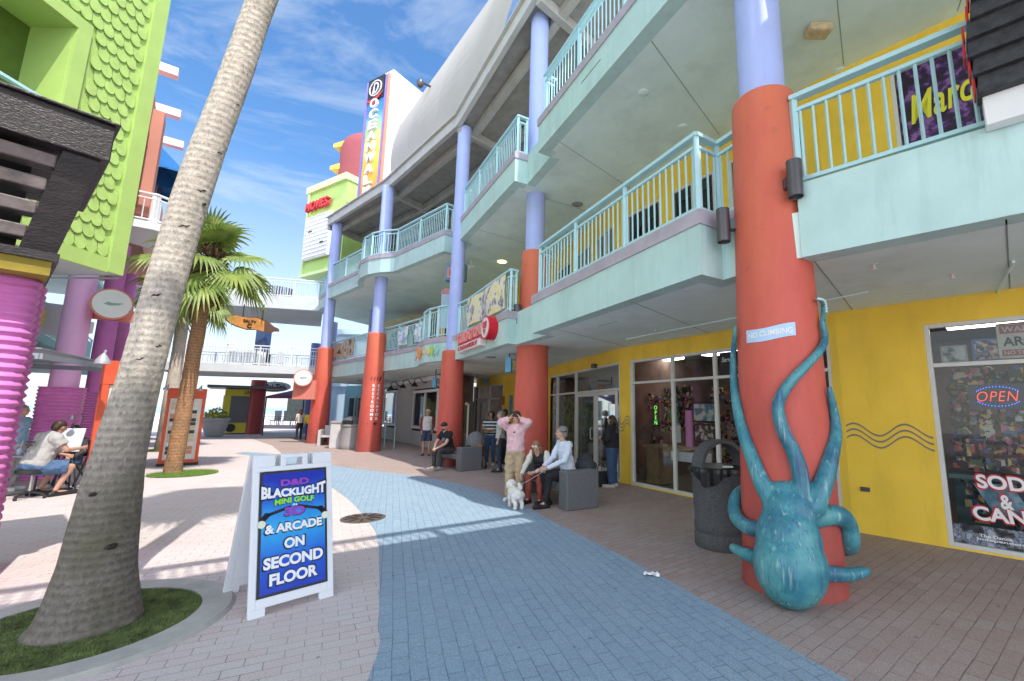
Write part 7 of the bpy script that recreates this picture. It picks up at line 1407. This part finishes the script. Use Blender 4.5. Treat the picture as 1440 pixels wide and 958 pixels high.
for x in (-.27, .27):
    mb = MB(); mb.tube([(x, -.35, .1), (x, .1, .5), (x, .38, 1.0)], .014, 8); mb.tube([(x, .35, .1), (x, .0, .5)], .014, 8); mb.build('frame_bar', m_lamp, sv)
    for y in (-.35, .35): mb = MB(); mb.tube([(x - .02, y, .1), (x + .02, y, .1)], .1, 18); mb.build('wheel', m_black, sv)
# artist's stall on the left
stl = thing('rolling_stool', 'black rolling stool with chrome star base under the artist', 'stool', (-9.98, 8.65, 0)); mb = MB(); mb.lathe((0, 0, .44), [(.2, 0), (.23, .02), (.23, .08), (.2, .1)], 28); mb.build('seat', m_black, stl, smooth=True); mb = MB(); mb.tube([(0, 0, .1), (0, 0, .45)], .028, 12); mb.build('stem', P('chrome', (.6, .6, .62), .15, .05, 5, metal=1), stl)
for i in range(5): a = 2 * math.pi * i / 5; mb = MB(); mb.tube([(0, 0, .12), (.3 * math.cos(a), .3 * math.sin(a), .07)], .02, 8); mb.ell((.3 * math.cos(a), .3 * math.sin(a), .032), (.03, .03, .03), None, 10, 6); mb.build('leg', m_black, stl)
t, ho, Rh, k = person('heavy man in grey printed shirt and denim shorts drawing on a rolling stool', (-9.98, 8.65, 0), 72, SIT, upd=dict(chest=(0, .10, .92), neck=(0, .17, 1.12), head=(0, .25, 1.25), look=(-.1, 1, -.35), shL=(-.22, .12, 1.06), shR=(.22, .12, 1.06), elR=(.33, .25, .84), wrR=(.22, .52, .86), elL=(-.32, .22, .82), wrL=(-.15, .45, .72), knL=(-.24, .40, .52), knR=(.24, .40, .52), anL=(-.2, .2, .085), anR=(.2, .24, .085)), h=1.80, skin=m_skin2, top=cloth('light grey cotton', (.38, .36, .35), .1), bottom=cloth('blue denim shorts', (.07, .13, .24)), legs='short', shoes=m_shoeb, hair=h_brown, style='short', bulk=1.5)
for i, (wd, z) in enumerate(((.26, 1.02), (.24, .97), (.12, .86))):
    mb = MB()
    for j in range(7 if i < 2 else 5): x = -wd / 2 + j * wd / 7; mb.bar((x, -.108 - .02 * i, z), (x + wd / 9, -.108 - .02 * i, z + .008), .012, .03 if i < 2 else .01)
    mb.build('shirt_print', P('dark shirt print', (.08, .08, .09), .8, .2, 20), t)
person('person in pale blue shirt and white trousers half hidden behind the corrugated pier', (-11.2, 9.3, 0), 20, h=1.72, skin=m_skin2, top=cloth('pale blue shirt', (.30, .46, .60)), bottom=cloth('white trousers', (.66, .66, .66)), shoes=m_shoe, hair=h_grey, style='short', vox=.012, bulk=1.2)
cst = thing('folding_chair', 'black folding chair under the sitter at the artist stall', 'chair', (-10.72, 10.0, 0), R(195)); mb = MB(); mb.box(-.22, .22, -.2, .22, .42, .46); mb.build('seat', m_black, cst, bevel=.01); mb = MB(); mb.box(-.22, .22, -.25, -.21, .6, .95); mb.build('backrest', m_black, cst)
for x in (-.2, .18): mb = MB(); mb.bar((x, -.25, .95), (x, .2, 0), .03, .03); mb.bar((x, .2, .44), (x, -.25, 0), .03, .03); mb.build('leg', m_black, cst)
person('dark haired sitter in dark top and jeans facing the artist', (-10.72, 10.0, 0), 285, SIT, h=1.65, top=cloth('charcoal top', (.05, .05, .06)), sleeve='long', bottom=jeans, shoes=m_shoe, hair=h_black, style='long', vox=.012)
es = thing('easel', 'black folding easel with a pale drawing board and clip lamp at the artist stall', 'easel', (-10.1, 9.3, 0), R(30)); mb = MB()
for x, y in ((-.25, -.15), (.25, -.15), (0, .35)): mb = MB(); mb.tube([(x, y, 0), (0, 0, 1.35)], .014, 8); mb.build('leg', m_black, es)
mb = MB(); mb.box8([(-.22, -.22, .80), (.22, -.22, .80), (.22, -.19, .80), (-.22, -.19, .80), (-.22, -.06, 1.25), (.22, -.06, 1.25), (.22, -.03, 1.25), (-.22, -.03, 1.25)]); mb.build('drawing_board', P('pale paper', (.6, .62, .64), .7, .1, 5), es)
mb = MB(); mb.tube(smoothpath([(.1, 0, 1.3), (.16, -.1, 1.5), (.05, -.25, 1.52)], 4), .008, 6); mb.lathe((.05, -.27, 1.44), [(.06, 0), (.03, .08)], 14); mb.build('clip_lamp', m_lamp, es)
tb = thing('supply_table', 'small folding table with paint jars at the artist stall', 'table', (-10.75, 9.15, 0), R(10)); mb = MB(); mb.box(-.45, .45, -.25, .25, .70, .73); mb.build('top', P('grey table top', (.3, .3, .32), .5, .1, 5), tb)
for x in (-.4, .4):
    for y in (-.2, .2): mb = MB(); mb.tube([(x, y, 0), (x, y, .7)], .014, 8); mb.build('leg', m_black, tb)
for i in range(5):
    j_ = thing('paint_jar', 'small jar of brushes on the artist supply table', 'jar', (-10.75 + (-.34 + i * .17), 9.13 + .03 * i, .73), 0, 'jars on the artist table'); mb = MB(); mb.lathe((0, 0, 0), [(.04, 0), (.045, .02), (.045, .11), (.04, .12)], 14); mb.build('glass', P('milky jar', (.5, .58, .68), .2, .1, 5), j_, smooth=True); mb = MB(); mb.tube([(0, 0, .1), (.02, .01, .27)], .006, 6); mb.build('brush', m_white, j_)
#@@END
# ------------------------------------------------------------------ daylight and camera
cam = bpy.data.cameras.new('camera'); co = bpy.data.objects.new('camera', cam); C.objects.link(co)
cam.sensor_fit = 'HORIZONTAL'; cam.sensor_width = 36; cam.lens = 36 * FPX / 1440; cam.shift_x = -(CX - 720) / 1440; cam.shift_y = 0
cam.clip_start = .05; cam.clip_end = 9000
M4 = CAMROT.to_4x4(); M4.translation = V((0, 0, EYE)); co.matrix_world = M4; sc.camera = co
SUN_AZ = V((.66, -.75)); EL = R(58.5)
s = V((SUN_AZ.x * math.cos(EL), SUN_AZ.y * math.cos(EL), math.sin(EL))).normalized()
sl = bpy.data.lights.new('sun', 'SUN'); sl.energy = 5.0; sl.angle = R(.5); sl.color = (1, .95, .87); so = bpy.data.objects.new('sun', sl); C.objects.link(so)
so.rotation_euler = s.to_track_quat('Z', 'Y').to_euler(); so.location = (10, -12, 25)
w = bpy.data.worlds.new('World'); sc.world = w; w.use_nodes = True; nt = w.node_tree; N = nt.nodes; bg = N['Background']
sky = N.new('ShaderNodeTexSky'); sky.sky_type = 'NISHITA'; sky.sun_disc = False; sky.sun_elevation = EL; sky.sun_rotation = math.atan2(SUN_AZ.x, SUN_AZ.y); sky.altitude = 0; sky.air_density = 1.0; sky.dust_density = 1.0; sky.ozone_density = 1.5
tc = N.new('ShaderNodeTexCoord'); mp = N.new('ShaderNodeMapping'); mp.inputs['Scale'].default_value = (1.2, 2.6, 5.5); mp.inputs['Rotation'].default_value = (.0, .25, .6); link(nt, tc.outputs['Generated'], mp.inputs[0])
n = N.new('ShaderNodeTexNoise'); n.inputs['Scale'].default_value = 1.7; n.inputs['Detail'].default_value = 9; n.inputs['Roughness'].default_value = .62; n.inputs['Distortion'].default_value = .7; link(nt, mp.outputs[0], n.inputs['Vector'])
mr = N.new('ShaderNodeMapRange'); mr.inputs['From Min'].default_value = .46; mr.inputs['From Max'].default_value = .82; mr.inputs['To Max'].default_value = .75; link(nt, n.outputs[0], mr.inputs[0])
sx = N.new('ShaderNodeSeparateXYZ'); link(nt, tc.outputs['Generated'], sx.inputs[0])
hz_ = N.new('ShaderNodeMapRange'); hz_.inputs['From Min'].default_value = .0; hz_.inputs['From Max'].default_value = .45; hz_.inputs['To Min'].default_value = .85; hz_.inputs['To Max'].default_value = 0; link(nt, sx.outputs[2], hz_.inputs[0])
mxx = N.new('ShaderNodeMath'); mxx.operation = 'MAXIMUM'; link(nt, mr.outputs[0], mxx.inputs[0]); link(nt, hz_.outputs[0], mxx.inputs[1])
mx = N.new('ShaderNodeMix'); mx.data_type = 'RGBA'; link(nt, mxx.outputs[0], mx.inputs[0]); link(nt, sky.outputs[0], mx.inputs[6]); mx.inputs[7].default_value = (6.6, 7.2, 7.8, 1)
hs = N.new('ShaderNodeHueSaturation'); hs.inputs['Saturation'].default_value = 1.25; hs.inputs['Value'].default_value = 1.9; link(nt, sky.outputs[0], hs.inputs['Color']); link(nt, hs.outputs[0], mx.inputs[6])
# sky behind the camera brightened and whitened, added as fill for the shade
bk = N.new('ShaderNodeMapRange'); bk.interpolation_type = 'SMOOTHSTEP'; bk.inputs['From Min'].default_value = .12; bk.inputs['From Max'].default_value = -.55; bk.inputs['To Min'].default_value = 1; bk.inputs['To Max'].default_value = 2.85; link(nt, sx.outputs[1], bk.inputs[0])
wh = N.new('ShaderNodeMapRange'); wh.inputs['From Min'].default_value = .1; wh.inputs['From Max'].default_value = -.5; wh.inputs['To Min'].default_value = 0; wh.inputs['To Max'].default_value = .6; link(nt, sx.outputs[1], wh.inputs[0])
mw = N.new('ShaderNodeMix'); mw.data_type = 'RGBA'; link(nt, wh.outputs[0], mw.inputs[0]); link(nt, mx.outputs[2], mw.inputs[6]); mw.inputs[7].default_value = (5.6, 5.4, 5.1, 1)
gl_ = N.new('ShaderNodeVectorMath'); gl_.operation = 'SCALE'; link(nt, mw.outputs[2], gl_.inputs[0]); link(nt, bk.outputs[0], gl_.inputs['Scale'])
link(nt, gl_.outputs[0], bg.inputs[0]); bg.inputs[1].default_value = .15
sc.view_settings.view_transform = 'Standard'; sc.view_settings.look = 'None'; sc.view_settings.exposure = 0; sc.view_settings.gamma = 1
sc.cycles.max_bounces = 10; sc.cycles.diffuse_bounces = 6; sc.cycles.transparent_max_bounces = 12
